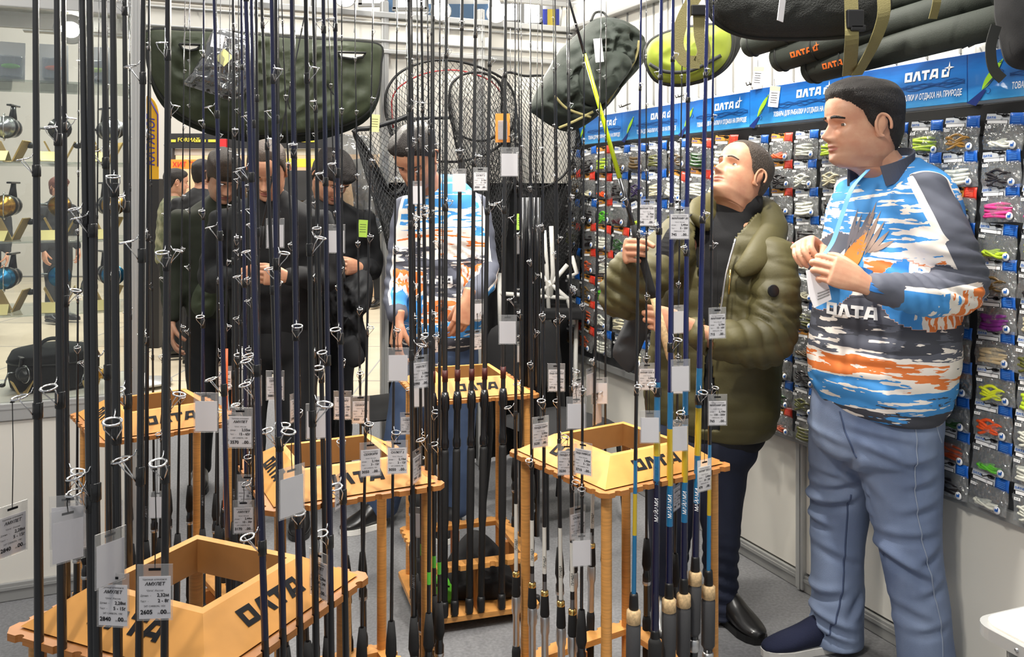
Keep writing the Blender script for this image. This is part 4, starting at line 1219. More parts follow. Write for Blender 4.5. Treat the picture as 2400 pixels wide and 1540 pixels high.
reel(0.40, -0.12, 0.7255, 'black', 'black', 'small black fishing reel on the case floor beside the round bag', 0.3, 1.0)
reel(0.16, -0.10, 0.7255, 'black', 'gold', 'brown and black fishing reel on the case floor near the post', 0.9, 0.8)
# round black bag on the case floor
rb = empty('reel_case', M=MC @ T(0.30, -0.26, 0.7255), label='large round black zipped bag on the case floor', cat='bag')
mb = MB(); mb.lathe([(0.10, 0.0), (0.155, 0.01), (0.165, 0.06), (0.165, 0.12), (0.15, 0.15), (0.08, 0.165), (0.01, 0.168)], 28); mb.build('body', M['blkfab'], rb)
mb = MB(); mb.torus(0.1655, 0.004, T(0, 0, 0.11), 32, 6); mb.build('zip', M['blk'], rb)
mb = MB(); mb.torus(0.05, 0.008, T(0, 0.04, 0.155) @ RX(R(60)), 16, 6, 0, math.pi); mb.build('handle', M['blk'], rb)
# blister packs on the top shelf
M['blister'] = clear_mat('blister', (0.9, 0.95, 1.0), 0.15, 0.1, 0.9, diff=0.2)
for i in range(3):
    x = 0.14 + 0.15 * i
    r = empty('lure_blister', M=MC @ T(x, -0.12, 1.9185) @ RZ(0.2 * (i - 1)) @ RX(-0.12), label='clear blister pack on the top glass shelf, %s' % place[i], cat='blister pack', group='blister packs on the top shelf')
    mb = MB(); mb.bbox((0, 0, 0.075), (0.10, 0.004, 0.15), 0.001); mb.build('card', M['card_grey'], r)
    mb = MB(); mb.bbox((0, 0.012, 0.06), (0.08, 0.02, 0.08), 0.006); mb.build('blister', M['blister'], r)
    mb = MB(); mb.ball((0, 0.012, 0.06), (0.032, 0.006, 0.010)); mb.build('lure', [LC['lime'], LC['orange'], LC['green']][i], r)
# ================================================================== bags, nets and tubes hung along the top
def plane_pt(px, py, origin, normal):
    d = Vector(((px - 1200) / F_PX, 1, (HORIZON - py) / F_PX)); o = Vector((0, 0, CAM_H))
    t = (Vector(origin) - o).dot(Vector(normal)) / d.dot(Vector(normal))
    return o + d * t
N_BACK = Vector((0.392, -0.920, 0))
def back_origin(d): return CORNER + N_BACK * d

def smooth_loop(pts, n):
    m = len(pts); out = []
    for i in range(n):
        t = i / n * m; k = int(t); f = t - k
        p0, p1, p2, p3 = (Vector(pts[(k + j - 1) % m]) for j in range(4))
        out.append(0.5 * ((2 * p1) + (p2 - p0) * f + (2 * p0 - 5 * p1 + 4 * p2 - p3) * f * f + (3 * p1 - p0 - 3 * p2 + p3) * f ** 3))
    return out
def smooth_path(pts, n):
    m = len(pts); out = []
    for i in range(n):
        t = i / (n - 1) * (m - 1); k = min(int(t), m - 2); f = t - k
        p0, p1, p2, p3 = (Vector(pts[min(max(k + j - 1, 0), m - 1)]) for j in range(4))
        out.append(0.5 * ((2 * p1) + (p2 - p0) * f + (2 * p0 - 5 * p1 + 4 * p2 - p3) * f * f + (3 * p1 - p0 - 3 * p2 + p3) * f ** 3))
    return out

def puffy(mb, loop, normal, front, back, rings=16, power=2.4, wr=0.01, wscale=9, seed=0, mat_=0, centre=None, ridged=True):
    """cushion from a closed 3D loop: bulges front along normal and back against it, with wrinkles"""
    nrm = Vector(normal).normalized()
    c = sum(loop, Vector()) / len(loop) if centre is None else Vector(centre)
    n = len(loop); vs = []; fs = []
    for side, dep in ((1, front), (-1, back)):
        base = len(vs)
        for j in range(rings + 1):
            rho = j / rings
            h = dep * (1 - rho ** power) ** 0.5
            for p in loop:
                q = c + (p - c) * rho
                w = 0
                if side > 0 and wr:
                    s = q * wscale + Vector((seed, seed * 1.7, 0))
                    v = mnoise.noise(s) + 0.5 * mnoise.noise(s * 2.3)
                    w = wr * ((1 - abs(v) * 2.2) if ridged else v) * min(1, (1 - rho) * 5)
                vs.append(q + nrm * (side * (h + w)))
        for j in range(rings):
            for i in range(n):
                a = base + j * n + i; b = base + j * n + (i + 1) % n
                f = (a, a + n, b + n, b) if side > 0 else (a, b, b + n, a + n)
                fs.append(f)
    mb.add(vs, fs, None, mat_)

M['olivebag'] = mat('olive_nylon', srgb(60, 68, 46), 0.62, var=0.25, vscale=8, bump=0.12, bscale=60)
M['olivedark'] = mat('dark_green_cloth', srgb(34, 42, 35), 0.8, var=0.2, vscale=10, bump=0.1, bscale=80)
M['trim'] = mat('black_binding', srgb(24, 26, 24), 0.7)
M['poly'] = clear_mat('plastic_wrap', (0.92, 0.94, 0.95), 0.16, 0.08, 0.85, bump=1.0, bscale=14, diff=0.06)
M['netblack'] = mat('black_net_cord', srgb(30, 30, 31), 0.7)
M['netgrey'] = mat('dark_grey_net_cord', srgb(52, 53, 54), 0.6)
M['redcord'] = mat('red_cord', srgb(190, 40, 40), 0.6)
M['limecloth'] = mat('lime_cloth', srgb(146, 160, 50), 0.6, var=0.2, vscale=10)
M['webbing'] = mat('olive_webbing', srgb(128, 120, 76), 0.75, bump=0.3, bscale=260, stretch=(1, 1, 3))
M['tube'] = mat('dark_green_tube_cloth', srgb(48, 53, 46), 0.75, var=0.15, vscale=14, bump=0.12, bscale=300)
M['meshpad'] = mat('black_mesh_pad', srgb(30, 32, 30), 0.8, bump=0.5, bscale=260)
M['orangeprint'] = mat('orange_print', srgb(236, 116, 44), 0.5)
M['tagcream'] = mat('cream_tag', srgb(232, 224, 150), 0.6)
M['taggreen'] = mat('green_tag', srgb(170, 206, 80), 0.6)

# ---- half-moon bag hung from the header
o1 = back_origin(0.16)
def bk(px, py, d=0.16): return plane_pt(px, py, back_origin(d), N_BACK)
out = [(346, 72), (440, 72), (540, 76), (640, 86), (740, 92), (840, 98), (893, 108), (893, 150), (888, 205), (868, 255), (820, 288), (740, 308), (640, 318), (560, 314), (480, 296), (415, 262), (372, 215), (350, 165), (344, 115)]
hm = empty('half_moon_bag', bk(620, 90), None, 'large olive half-moon bag with two handle slots hung from the header', 'bag')
inv = Matrix.Translation(-hm.location)
loop = smooth_loop([bk(x, y) for x, y in out], 96)
mb = MB(); puffy(mb, loop, N_BACK, 0.05, 0.02, 34, 5, 0.022, 9, 3)
mb.build('bag_front', M['olivebag'], hm, inv)
lowr = [(x, y + (10 if y > 150 else 0)) for x, y in out]
loop2 = smooth_loop([bk(x, y, 0.11) for x, y in [(346, 72), (440, 72), (540, 76), (640, 86), (740, 92), (840, 98), (893, 108)] + [(895, 140), (894, 180), (886, 240), (850, 290), (760, 325), (650, 336), (560, 330), (470, 308), (395, 265), (352, 190)]], 80)
mb = MB(); puffy(mb, loop2, N_BACK, 0.02, 0.03, 12, 5, 0.006, 7, 5)
mb.build('bag_back', M['olivedark'], hm, inv)
mb = MB(); mb.tube(loop + [loop[0]], 0.007, 8, False); mb.build('binding', M['trim'], hm, inv)
for x0, x1, y0 in ((420, 470, 103), (790, 858, 122)):
    pts = [bk(x0, y0, 0.236), bk(x1, y0 + 2, 0.236), bk(x1 - 8, y0 + 12, 0.236), bk((x0 + x1) / 2, y0 + 16, 0.236), bk(x0 + 8, y0 + 12, 0.236)]
    mb = MB(); n = len(pts); mb.add(pts + [p - N_BACK * 0.02 for p in pts], [tuple(range(n)), tuple(range(2 * n - 1, n - 1, -1))] + [(i, n + i, n + (i + 1) % n, (i + 1) % n) for i in range(n)], None, 0, False)
    mb.build('handle_slot', M['wall'], hm, inv)
    mb = MB(); mb.tube(pts + [pts[0]], 0.006, 6, False); mb.build('slot_binding', M['trim'], hm, inv)
for x in (440, 830):
    mb = MB(); mb.tube([bk(x, 76), bk(x + 3, 40, 0.12), bk(x + 4, 12, 0.06)], 0.003, 6); mb.build('hanging_cord', M['steel'], hm, inv)
# seams radiating over the front
for a, b in (((600, 90), (560, 300)), ((700, 95), (820, 280)), ((640, 90), (690, 300))):
    pts = [bk(a[0] + (b[0] - a[0]) * t / 8, a[1] + (b[1] - a[1]) * t / 8, 0.215) for t in range(1, 8)]
    mb = MB(); mb.tube(pts, 0.003, 6); mb.build('seam', M['trim'], hm, inv)

# plastic-wrapped bag in front of it
pw = empty('wrapped_bag', bk(520, 80, 0.34), None, 'black bag in shiny clear plastic wrap with cream tag, hung before the half-moon bag', 'bag')
inv = Matrix.Translation(-pw.location)
out = [(505, 68), (545, 74), (590, 92), (604, 130), (598, 180), (570, 225), (540, 235), (500, 222), (460, 208), (430, 196), (448, 170), (470, 135), (486, 95)]
loop = smooth_loop([bk(x, y, 0.34) for x, y in out], 60)
mb = MB(); puffy(mb, [p * 0.985 + (sum(loop, Vector()) / 60) * 0.015 for p in loop], N_BACK, 0.035, 0.03, 14, 3, 0.006, 12, 9); mb.build('bag', M['blkfab'], pw, inv)
mb = MB(); puffy(mb, loop, N_BACK, 0.055, 0.045, 22, 3, 0.022, 15, 11); mb.build('plastic_wrap', M['poly'], pw, inv)
mb = MB()
for q, (x, y, a) in enumerate(((510, 96, 0.2), (525, 135, 0.75))):
    mb.bbox((0, 0, 0), (0.055, 0.002, 0.06), 0.0005, Matrix.Translation(bk(x, y, 0.41)) @ RY(a), mat=q)
mb.build('tag', [M['paper'], M['tagcream']], pw, inv)
mb = MB(); mb.tube([bk(510, 72, 0.34), bk(508, 45, 0.2), bk(506, 16, 0.08)], 0.004, 6); mb.build('hanger', M['steel'], pw, inv)

# ---- landing nets
def net(label, hoop, depth_d, drop, bag_pts, cord_col, cell=(56, 34), hoop_r=0.007, red=None, extra=None):
    """hoop: pixel loop on a plane depth_d before the back wall; the mesh sags from it by drop"""
    r = empty('landing_net', bk(hoop[0][0], hoop[0][1], depth_d), None, label, 'landing net', 'landing nets hung on the back wall')
    inv = Matrix.Translation(-r.location)
    lp = smooth_loop([bk(x, y, depth_d) for x, y in hoop], cell[0])
    mb = MB(); mb.tube(lp + [lp[0]], hoop_r, 8, False); mb.build('hoop', M['blk'], r, inv)
    c = sum(lp, Vector()) / len(lp)
    low = Vector(bk(*bag_pts, depth_d))
    vs = []; fs = []; n = len(lp); rings = cell[1]
    for j in range(rings):
        t = j / (rings - 1)
        sc = 1 - 0.72 * t ** 1.6
        cen = c.lerp(low, t ** 0.9)
        for i, p in enumerate(lp):
            off = 0.5 * (j % 2)
            a = lp[i]; b = lp[(i + 1) % n]
            q = a.lerp(b, off)
            d = (q - c) * sc
            fold = 0.05 * math.sin(i * 0.9 + 2 * t) * t + 0.03 * math.sin(i * 2.1 + 5 * t) * t
            vs.append(cen + d * (1 + fold) + N_BACK * (drop * math.sin(math.pi * min(1, t * 0.9)) + 0.03 * math.sin(i * 0.6 + 4 * t) * t))
    for j in range(rings - 1):
        for i in range(n):
            a = j * n + i; b = j * n + (i + 1) % n; c2 = a + n; d2 = b + n
            if j % 2 == 0: fs += [(a, b, c2), (b, d2, c2)]
            else: fs += [(a, d2, c2), (a, b, d2)]
    # diamond cells: join the triangles two and two by dropping the ring edges
    faces = []
    for j in range(rings - 2):
        for i in range(n):
            if j % 2 == 0:
                top = j * n + (i + 1) % n; l = (j + 1) * n + i; rr_ = (j + 1) * n + (i + 1) % n; bot = (j + 2) * n + (i + 1) % n
            else:
                top = j * n + i; l = (j + 1) * n + i; rr_ = (j + 1) * n + (i + 1) % n; bot = (j + 2) * n + i
            faces.append((top, l, bot, rr_))
    mb = MB(); mb.add(vs, faces)
    o = mb.build('net_mesh', cord_col, r, inv)
    w = o.modifiers.new('wire', 'WIREFRAME'); w.thickness = 0.0042; w.use_replace = True; w.use_even_offset = False
    if red:
        pts = smooth_path([bk(x, y, depth_d + 0.02) for x, y in red], 30)
        mb = MB(); mb.tube(pts, 0.004, 6); mb.build('red_cord', M['redcord'], r, inv)
    if extra:
        mb = MB()
        for seg in extra: mb.tube(smooth_path([bk(x, y, depth_d + 0.01) for x, y in seg], 16), 0.008, 8)
        mb.build('net_arm', M['blk'], r, inv)
    top = max(lp, key=lambda p: p.z)
    mb = MB(); mb.tube([top, top + Vector((0, 0, 0.10)), top + Vector((0.0, 0.02, 0.24))], 0.0022, 6); mb.build('hanging_wire', M['steel'], r, inv)
    return r
net('largest landing net, wide black hoop with red cord behind the bending vendor', [(903, 232), (915, 195), (945, 165), (1000, 144), (1060, 142), (1125, 158), (1185, 190), (1208, 240), (1200, 300), (1160, 350), (1080, 378), (990, 372), (930, 340), (908, 285)], 0.10, 0.16, (1060, 560), M['netgrey'], (58, 40), red=[(922, 300), (918, 240), (935, 205), (985, 176), (1040, 165), (1090, 168), (1150, 190), (1178, 225)], extra=[[(905, 280), (1060, 276)]])
net('narrow landing net with deep black mesh inside the largest hoop', [(1053, 230), (1060, 195), (1090, 173), (1130, 171), (1165, 188), (1183, 225), (1182, 275), (1160, 320), (1115, 330), (1070, 310), (1055, 270)], 0.17, 0.12, (1130, 640), M['netblack'], (50, 44))
net('flat-topped landing net beside the backpack, long black mesh', [(1182, 174), (1230, 178), (1290, 184), (1340, 250), (1352, 320), (1330, 400), (1270, 440), (1205, 420), (1180, 340), (1176, 250)], 0.14, 0.16, (1285, 620), M['netblack'], (54, 44))
net('triangular landing net on thick folding arms below the half-moon bag', [(832, 308), (870, 300), (930, 282), (962, 275), (975, 330), (968, 400), (935, 452), (905, 448), (880, 405), (852, 355)], 0.22, 0.10, (930, 600), M['netgrey'], (50, 38), hoop_r=0.012, extra=[[(826, 305), (850, 335), (880, 385), (912, 450)]])
# boxed lure card hanging inside the nets
r = empty('carded_lure', bk(1175, 270, 0.30), None, 'orange and yellow carded package hanging among the landing nets', 'package')
inv = Matrix.Translation(-r.location)
mb = MB(); mb.bbox((0, 0, 0), (0.075, 0.006, 0.15), 0.001, Matrix.Translation(bk(1178, 300, 0.30))); mb.build('card', M['signorange'], r, inv)
mb = MB(); mb.bbox((0, 0, 0), (0.05, 0.02, 0.10), 0.006, Matrix.Translation(bk(1178, 305, 0.315))); mb.build('blister', M['blister'], r, inv)
# white and black carrier bag seen through the triangular net
r = empty('plastic_carrier', bk(860, 400, 0.06), None, 'clear crinkled plastic bag with printed sheet below the half-moon bag', 'bag')
inv = Matrix.Translation(-r.location)
loop = smooth_loop([bk(x, y, 0.06) for x, y in ((790, 330), (830, 318), (870, 330), (905, 420), (915, 500), (880, 560), (835, 560), (805, 480))], 50)
mb = MB(); puffy(mb, loop, N_BACK, 0.05, 0.02, 16, 3, 0.02, 18, 21); mb.build('plastic', M['poly'], r, inv)
mb = MB(); mb.bbox((0, 0, 0), (0.10, 0.003, 0.30), 0.001, Matrix.Translation(bk(848, 440, 0.07)) @ RY(-0.15)); mb.build('printed_sheet', M['hallwall'], r, inv)

# ---- dark green backpack near the corner
bp = empty('backpack', bk(1400, 60, 1.0), None, 'dark green nylon backpack hung beside the landing nets', 'backpack')
inv = Matrix.Translation(-bp.location)
def bq(px, py, d=0.75):
    d += 0.25
    return plane_pt(px, py, back_origin(d), N_BACK)
out = [(1392, 46), (1425, 41), (1470, 56), (1500, 86), (1506, 130), (1484, 170), (1445, 212), (1420, 246), (1385, 282), (1340, 308), (1300, 300), (1258, 272), (1243, 254), (1262, 205), (1290, 158), (1312, 118), (1340, 92), (1372, 62)]
loop = smooth_loop([bq(x, y) for x, y in out], 80)
mb = MB(); puffy(mb, loop, N_BACK, 0.15, 0.12, 34, 2.4, 0.034, 13, 14); mb.build('body', M['olivedark'], bp, inv)
po = smooth_loop([bq(x, y, 0.90) for x, y in ((1385, 130), (1450, 120), (1480, 150), (1450, 200), (1410, 245), (1370, 240), (1355, 190))], 50)
mb = MB(); puffy(mb, po, N_BACK, 0.05, 0.06, 14, 3, 0.012, 12, 4); mb.build('pocket', M['olivedark'], bp, inv)
for pts in ([(1498, 95), (1488, 140), (1455, 190), (1422, 243)], [(1300, 225), (1330, 255), (1385, 275)], [(1310, 300), (1345, 285), (1390, 262)]):
    mb = MB(); mb.tube(smooth_path([bq(x, y, 0.90) for x, y in pts], 16), 0.006, 6, flat=0.5); mb.build('binding', M['webbing'], bp, inv)
mb = MB(); mb.tube(smooth_path([bq(1385, 50), bq(1395, 30, 0.72), bq(1415, 30, 0.72), bq(1425, 46)], 12), 0.006, 6); mb.build('carry_loop', M['trim'], bp, inv)
mb = MB(); mb.bbox((0, 0, 0), (0.035, 0.002, 0.10), 0.0006, Matrix.Translation(bq(1403, 118, 1.0)) @ RY(-0.1)); mb.build('tag', M['paper'], bp, inv)

# ---- lime green round case
lc = empty('lime_case', P(1600, 70, 3.4), None, 'lime green and black zipped case hung near the corner', 'case')
inv = Matrix.Translation(-lc.location)
NVC = Vector((-0.35, -0.94, 0)).normalized()
def lq(px, py, d=0.0): return plane_pt(px, py, Vector((0.72, 3.42, 0)) + NVC * d, NVC)
out = [(1513, 140), (1520, 105), (1545, 85), (1590, 70), (1640, 62), (1690, 60), (1715, 80), (1712, 130), (1680, 170), (1630, 192), (1580, 198), (1535, 185)]
loop = smooth_loop([lq(x, y) for x, y in out], 60)
mb = MB(); puffy(mb, loop, NVC, 0.07, 0.06, 18, 2.6, 0.006, 10, 2); mb.build('body', M['limecloth'], lc, inv)
mb = MB(); mb.tube(loop + [loop[0]], 0.010, 8, False); mb.build('binding', M['trim'], lc, inv)
mb = MB(); mb.tube(smooth_path([lq(1522, 150, 0.05), lq(1560, 168, 0.07), lq(1620, 165, 0.07), lq(1690, 130, 0.05)], 16), 0.007, 6, flat=0.5); mb.build('zip', M['trim'], lc, inv)
mb = MB(); puffy(mb, smooth_loop([lq(x, y, -0.07) for x, y in ((1560, 200), (1640, 196), (1700, 165), (1736, 110), (1734, 70), (1690, 90), (1630, 150))], 40), NVC, 0.03, 0.03, 10, 3, 0.0); mb.build('black_flap', M['trim'], lc, inv)
mb = MB(); mb.tube([lq(1600, 72), lq(1602, 40, -.02), lq(1604, -60, -.04)], 0.004, 6); mb.build('hanging_cord', M['steel'], lc, inv)

# ---- rod tubes, padded pack and straps (top right)
def rod_tube(label, a, b, r, prints):
    a = Vector(a); b = Vector(b)
    t = empty('rod_tube', a, None, label, 'rod tube', 'dark green rod tubes hung over the goods wall')
    d = (b - a).normalized(); L = (b - a).length
    fr = frame((0, 0, 0), (0, 0, 1), d)
    mb = MB(); mb.lathe([(r * 0.80, 0.0), (r * 0.97, 0.008), (r, 0.03), (r * 1.0, 0.16), (r * 0.97, 0.17), (r * 0.97, L)], 28, fr); mb.build('body', M['tube'], t)
    mb = MB(); mb.torus(r * 1.0, 0.004, fr @ T(0, 0, 0.03), 28, 6); mb.torus(r * 1.0, 0.003, fr @ T(0, 0, 0.165), 28, 6); mb.build('end_seam', M['trim'], t)
    if prints:
        mb = MB()
        hgt = 0.018
        side = d.cross(Vector((0, 0, 1))).normalized()      # across the tube
        view = (Vector((0, 0, CAM_H)) - a).normalized()
        nrm = (view - d * view.dot(d)).normalized()
        base = frame(nrm * (r + 0.002) + d * prints, d, nrm)
        for poly in logo_quads(True):
            vs = []
            for x, y in poly:
                ang = (y * hgt - hgt / 2) / r
                up = nrm.cross(d)
                vs.append(d * (prints + x * hgt) + nrm * ((r + 0.0015) * math.cos(ang)) + up * ((r + 0.0015) * math.sin(ang)))
            mb.add(vs, [tuple(range(len(vs)))], None, 0, False)
        mb.build('logo', M['orangeprint'], t)
    return t
rod_tube('lowest dark green rod tube with orange logo, end above the vendor\'s head', P(1895, 165, 2.95), P(2335, 52, 2.38), 0.047, 0.10)
rod_tube('middle dark green rod tube with orange logo on its end', P(1818, 140, 3.0), P(2335, -14, 2.42), 0.045, 0.09)
rod_tube('shortest showing rod tube, far end by the lime case', P(1748, 108, 3.05), P(2290, -58, 2.50), 0.042, 0)

def strap(mb, pts, w, th=0.003, n=30, side=(0, 0, 1)):
    path = smooth_path(pts, n)
    vs = []; fs = []
    s = Vector(side)
    for i, p in enumerate(path):
        t = (path[min(i + 1, n - 1)] - path[max(i - 1, 0)]).normalized()
        q = (s - t * t.dot(s)); q = q.normalized() if q.length > 1e-5 else t.orthogonal().normalized()
        u = t.cross(q)
        for a, b in ((-1, -1), (1, -1), (1, 1), (-1, 1)):
            vs.append(p + q * (a * w / 2) + u * (b * th / 2))
    for i in range(n - 1):
        for k in range(4):
            k2 = (k + 1) % 4
            fs.append((i * 4 + k, i * 4 + k2, i * 4 + 4 + k2, i * 4 + 4 + k))
    fs += [(3, 2, 1, 0), tuple((n - 1) * 4 + k for k in range(4))]
    mb.add(vs, fs, None, 0, False)

sp = empty('seat_pack', P(1850, 10, 2.45), None, 'black padded mesh pack with olive webbing straps hung above the rod tubes', 'backpack')
inv = Matrix.Translation(-sp.location)
NV = Vector((-0.25, -0.97, 0)).normalized()
def pq(px, py, Y): return P(px, py, Y)
out = [(1664, 30), (1668, -40), (1760, -80), (1900, -90), (2040, -70), (2082, -10), (2075, 40), (2040, 72), (1960, 86), (1860, 90), (1760, 86), (1700, 66)]
loop = smooth_loop([pq(x, y, 2.5) for x, y in out], 70)
mb = MB(); puffy(mb, loop, NV, 0.09, 0.06, 18, 3.0, 0.004, 14, 1); mb.build('padded_back', M['meshpad'], sp, inv)
mb = MB(); mb.tube(loop + [loop[0]], 0.008, 8, False); mb.build('binding', M['trim'], sp, inv)
mb = MB()
strap(mb, [pq(1648, -30, 2.36), pq(1612, 20, 2.36), pq(1592, 70, 2.36), pq(1588, 110, 2.36), pq(1606, 142, 2.36), pq(1640, 146, 2.36)], 0.034, 0.003, 30, (1, 0, 0.2))
mb.build('strap', M['webbing'], sp, inv)
mb = MB(); strap(mb, [pq(1640, 30, 2.36), pq(1642, 80, 2.36), pq(1650, 120, 2.36), pq(1640, 148, 2.36)], 0.036, 0.003, 20, (1, 0, 0)); mb.build('strap', M['webbing'], sp, inv)
mb = MB(); mb.bbox((0, 0, 0), (0.042, 0.012, 0.028), 0.003, Matrix.Translation(pq(1638, 24, 2.355))); mb.build('buckle', M['blk'], sp, inv)
mb = MB(); strap(mb, [pq(1994, -20, 2.36), pq(1996, 40, 2.36), pq(1996, 100, 2.36), pq(1990, 176, 2.50)], 0.036, 0.003, 20, (1, 0, 0)); mb.build('strap', M['webbing'], sp, inv)
mb = MB(); strap(mb, [pq(2070, -20, 2.36), pq(2070, 40, 2.36), pq(2045, 110, 2.40), pq(2008, 176, 2.48)], 0.034, 0.003, 24, (1, 0, 0.3)); mb.build('strap', M['webbing'], sp, inv)
mb = MB(); mb.bbox((0, 0, 0), (0.045, 0.014, 0.05), 0.004, Matrix.Translation(pq(2004, 45, 2.35))); mb.bbox((0, 0, 0), (0.04, 0.014, 0.016), 0.003, Matrix.Translation(pq(2010, 66, 2.35))); mb.build('buckle', M['blk'], sp, inv)
mb = MB(); strap(mb, [pq(2196, -60, 2.36), pq(2196, 0, 2.36), pq(2186, 44, 2.38)], 0.022, 0.003, 12, (1, 0, 0)); mb.build('strap', M['webbing'], sp, inv)
mb = MB(); mb.bbox((0, 0, 0), (0.026, 0.002, 0.07), 0.0006, Matrix.Translation(pq(1832, 18, 2.28)) @ RY(0.12) @ RZ(0.7)); mb.build('tag', M['paper'], sp, inv)
# dark rucksack cut by the right end of the picture
rk = empty('rucksack', P(2400, 60, 2.3), None, 'dark rucksack with hanging black strap at the right end of the picture', 'backpack')
inv = Matrix.Translation(-rk.location)
out = [(2345, -60), (2332, 20), (2342, 80), (2362, 150), (2420, 165), (2520, 150), (2560, 60), (2540, -60), (2450, -90)]
loop = smooth_loop([pq(x, y, 2.25) for x, y in out], 50)
mb = MB(); puffy(mb, loop, NV, 0.12, 0.08, 16, 2.6, 0.01, 9, 8); mb.build('body', M['blkfab'], rk, inv)
mb = MB(); strap(mb, [pq(2335, 60, 2.2), pq(2322, 110, 2.2), pq(2328, 160, 2.2), pq(2350, 186, 2.2)], 0.026, 0.003, 18, (1, 0, 0.4)); mb.build('strap', M['trim'], rk, inv)
# price cards on the goods wall above the signs
for i, (px, py, lab) in enumerate(((1803, 176, 'white and cream price card above the blue signs, by the rod tube ends'), (1842, 222, 'cream-topped price card hanging over the blue sign behind the vendor'))):
    Y = 2.5417 / ((px - 1200) / F_PX + 0.426)
    p = P(px, py, Y) + Vector((-0.92, -0.392, 0)) * 0.055
    r = empty('price_card', p, None, lab, 'price card')
    mb = MB(); mb.bbox((0, 0, -0.01), (0.045, 0.002, 0.08), 0.0005, RZ(R(-50)) @ RY(0.15), 0); mb.bbox((0, -0.0005, 0.022), (0.0455, 0.0024, 0.016), 0.0005, RZ(R(-50)) @ RY(0.15), 1); mb.build('card', [M['paper'], M['tagcream']], r)
    mb = MB()
    for q in range(5): mb.box((0, -0.0016, 0.004 - q * 0.009), (0.03 - 0.004 * (q % 2), 0.0006, 0.002), RZ(R(-50)) @ RY(0.15))
    mb.build('print', M['ink'], r)
    mb = MB(); mb.tube([(0, 0, 0.028), (0.0, 0.004, 0.06)], 0.001, 5); mb.build('cord', M['string'], r)
# double wire hooks above the signs
hk = MB()
for dx in (0, 0.022): hk.tube([(dx, 0.0, 0.02), (dx, -0.05, 0.0), (dx, -0.055, 0.012)], 0.0025, 6)
hkm = hk.mesh('wire_hook', M['blk'])
for s in (0.62, 1.13, 1.64, 2.15, 2.655):
    put('wire_hook', hkm, wall_right, T(s, -0.005, 1.93))
# ================================================================== price tags in clear sleeves, small furniture
TW, TH = 0.050, 0.080
SL = MB()
SL.bbox((0, 0, -TH / 2), (TW, 0.0014, TH), 0.0005)
SLEEVE = SL.mesh('sleeve', M['sleeve'])
CARDS = {}
def card(key, lines):
    mb = MB()
    mb.bbox((0, 0, -TH / 2 - 0.0075), (TW - 0.006, 0.0005, TH - 0.020), 0.0001, None, 0)
    for sg in ((1,) if lines else ()):
        fr = FRT @ T(0, 0, 0.0011)
        if lines:
            nm, ln, ts, cb, rub, kop = lines
            w = TW - 0.010
            put_text(mb, 'Удилище штекерное', 0.0034, fr @ T(0, -0.0225, 0), 1, 'CENTER', 0, 0, w)
            put_text(mb, nm, 0.0066, fr @ T(0, -0.0300, 0), 1, 'CENTER', 0.25, 0.02, w)
            put_text(mb, '"Олта", Россия', 0.0034, fr @ T(0, -0.0385, 0), 1, 'CENTER', 0.2, 0, w)
            put_text(mb, 'Длина  –', 0.0036, fr @ T(-w / 2, -0.0455, 0), 1)
            put_text(mb, ln + 'м', 0.0068, fr @ T(w / 2, -0.0460, 0), 1, 'RIGHT', 0, 0.02)
            put_text(mb, 'Тест  –', 0.0036, fr @ T(-w / 2, -0.0535, 0), 1)
            put_text(mb, ts + 'г', 0.0068, fr @ T(w / 2, -0.0540, 0), 1, 'RIGHT', 0, 0.02)
            put_text(mb, cb, 0.0036, fr @ T(0, -0.0605, 0), 1, 'CENTER', 0, 0, w)
            put_text(mb, rub, 0.0085, fr @ T(-w / 2, -0.0705, 0), 1, 'LEFT', 0, 0.025)
            put_text(mb, 'руб', 0.0032, fr @ T(w * 0.10, -0.0705, 0), 1)
            put_text(mb, kop, 0.0085, fr @ T(w * 0.20, -0.0705, 0), 1, 'LEFT', 0, 0.025)
            put_text(mb, 'коп', 0.0032, fr @ T(w * 0.41, -0.0705, 0), 1)
    # slot rim at the top of the sleeve
    mb.box((0, -0.0009, -0.0072), (0.017, 0.0006, 0.0035), None, 1)
    CARDS[key] = mb.mesh('card', [M['paper'], M['ink']])
card('blank', None)
card('am232', ('АМУЛЕТ', '2,32', '2 - 8', '24T CARBON, 102г', '2605', '00'))
card('am228', ('АМУЛЕТ', '2,28', '5 - 15', '24T CARBON, 108г', '2840', '00'))
card('am244', ('АМУЛЕТ', '2,44', '10 - 30', '24T CARBON, 122г', '3170', '00'))
card('am55', ('АМУЛЕТ', '2,44', '15 - 55', '24T CARBON, 132г', '3420', '00'))
card('am24', ('АМУЛЕТ', '2,28', '6 - 24', '24T CARBON, 112г', '2990', '00'))
card('se15', ('СЕКВОЙЯ', '2,15', '10 - 30', '24T CARBON, 118г', '3150', '00'))
card('se35', ('АМУЛЕТ', '2,55', '15 - 65', '24T CARBON, 138г', '3570', '00'))
card('se16', ('СЕКВОЙЯ', '2,16', '3 - 12', '24T CARBON, 105г', '3050', '00'))
card('se38', ('СЕКВОЙЯ', '2,44', '10 - 30', '24T CARBON, 125г', '3880', '00'))
card('sk', ('САЛЮТ 2', '2,10', '2 - 12', '24T CARBON, 98г', '3050', '00'))
card('mt15', ('МАЙАМИ ТЕЛЕ', '2,70', '15 - 25', 'FIBERGLASS, 190г', '545', '00'))
card('mt10', ('МАЙАМИ ТЕЛЕ 10', '2,40', '10 - 20', 'FIBERGLASS, 172г', '470', '00'))
card('m20', ('МАЙАМИ 20', '2,40', '5 - 20', 'FIBERGLASS, 182г', '745', '00'))
card('m40', ('МАЙАМИ 40', '2,40', '10 - 40', 'FIBERGLASS, 215г', '805', '00'))
card('m60', ('МАЙАМИ 60', '2,10', '15 - 60', 'FIBERGLASS, 228г', '715', '00'))
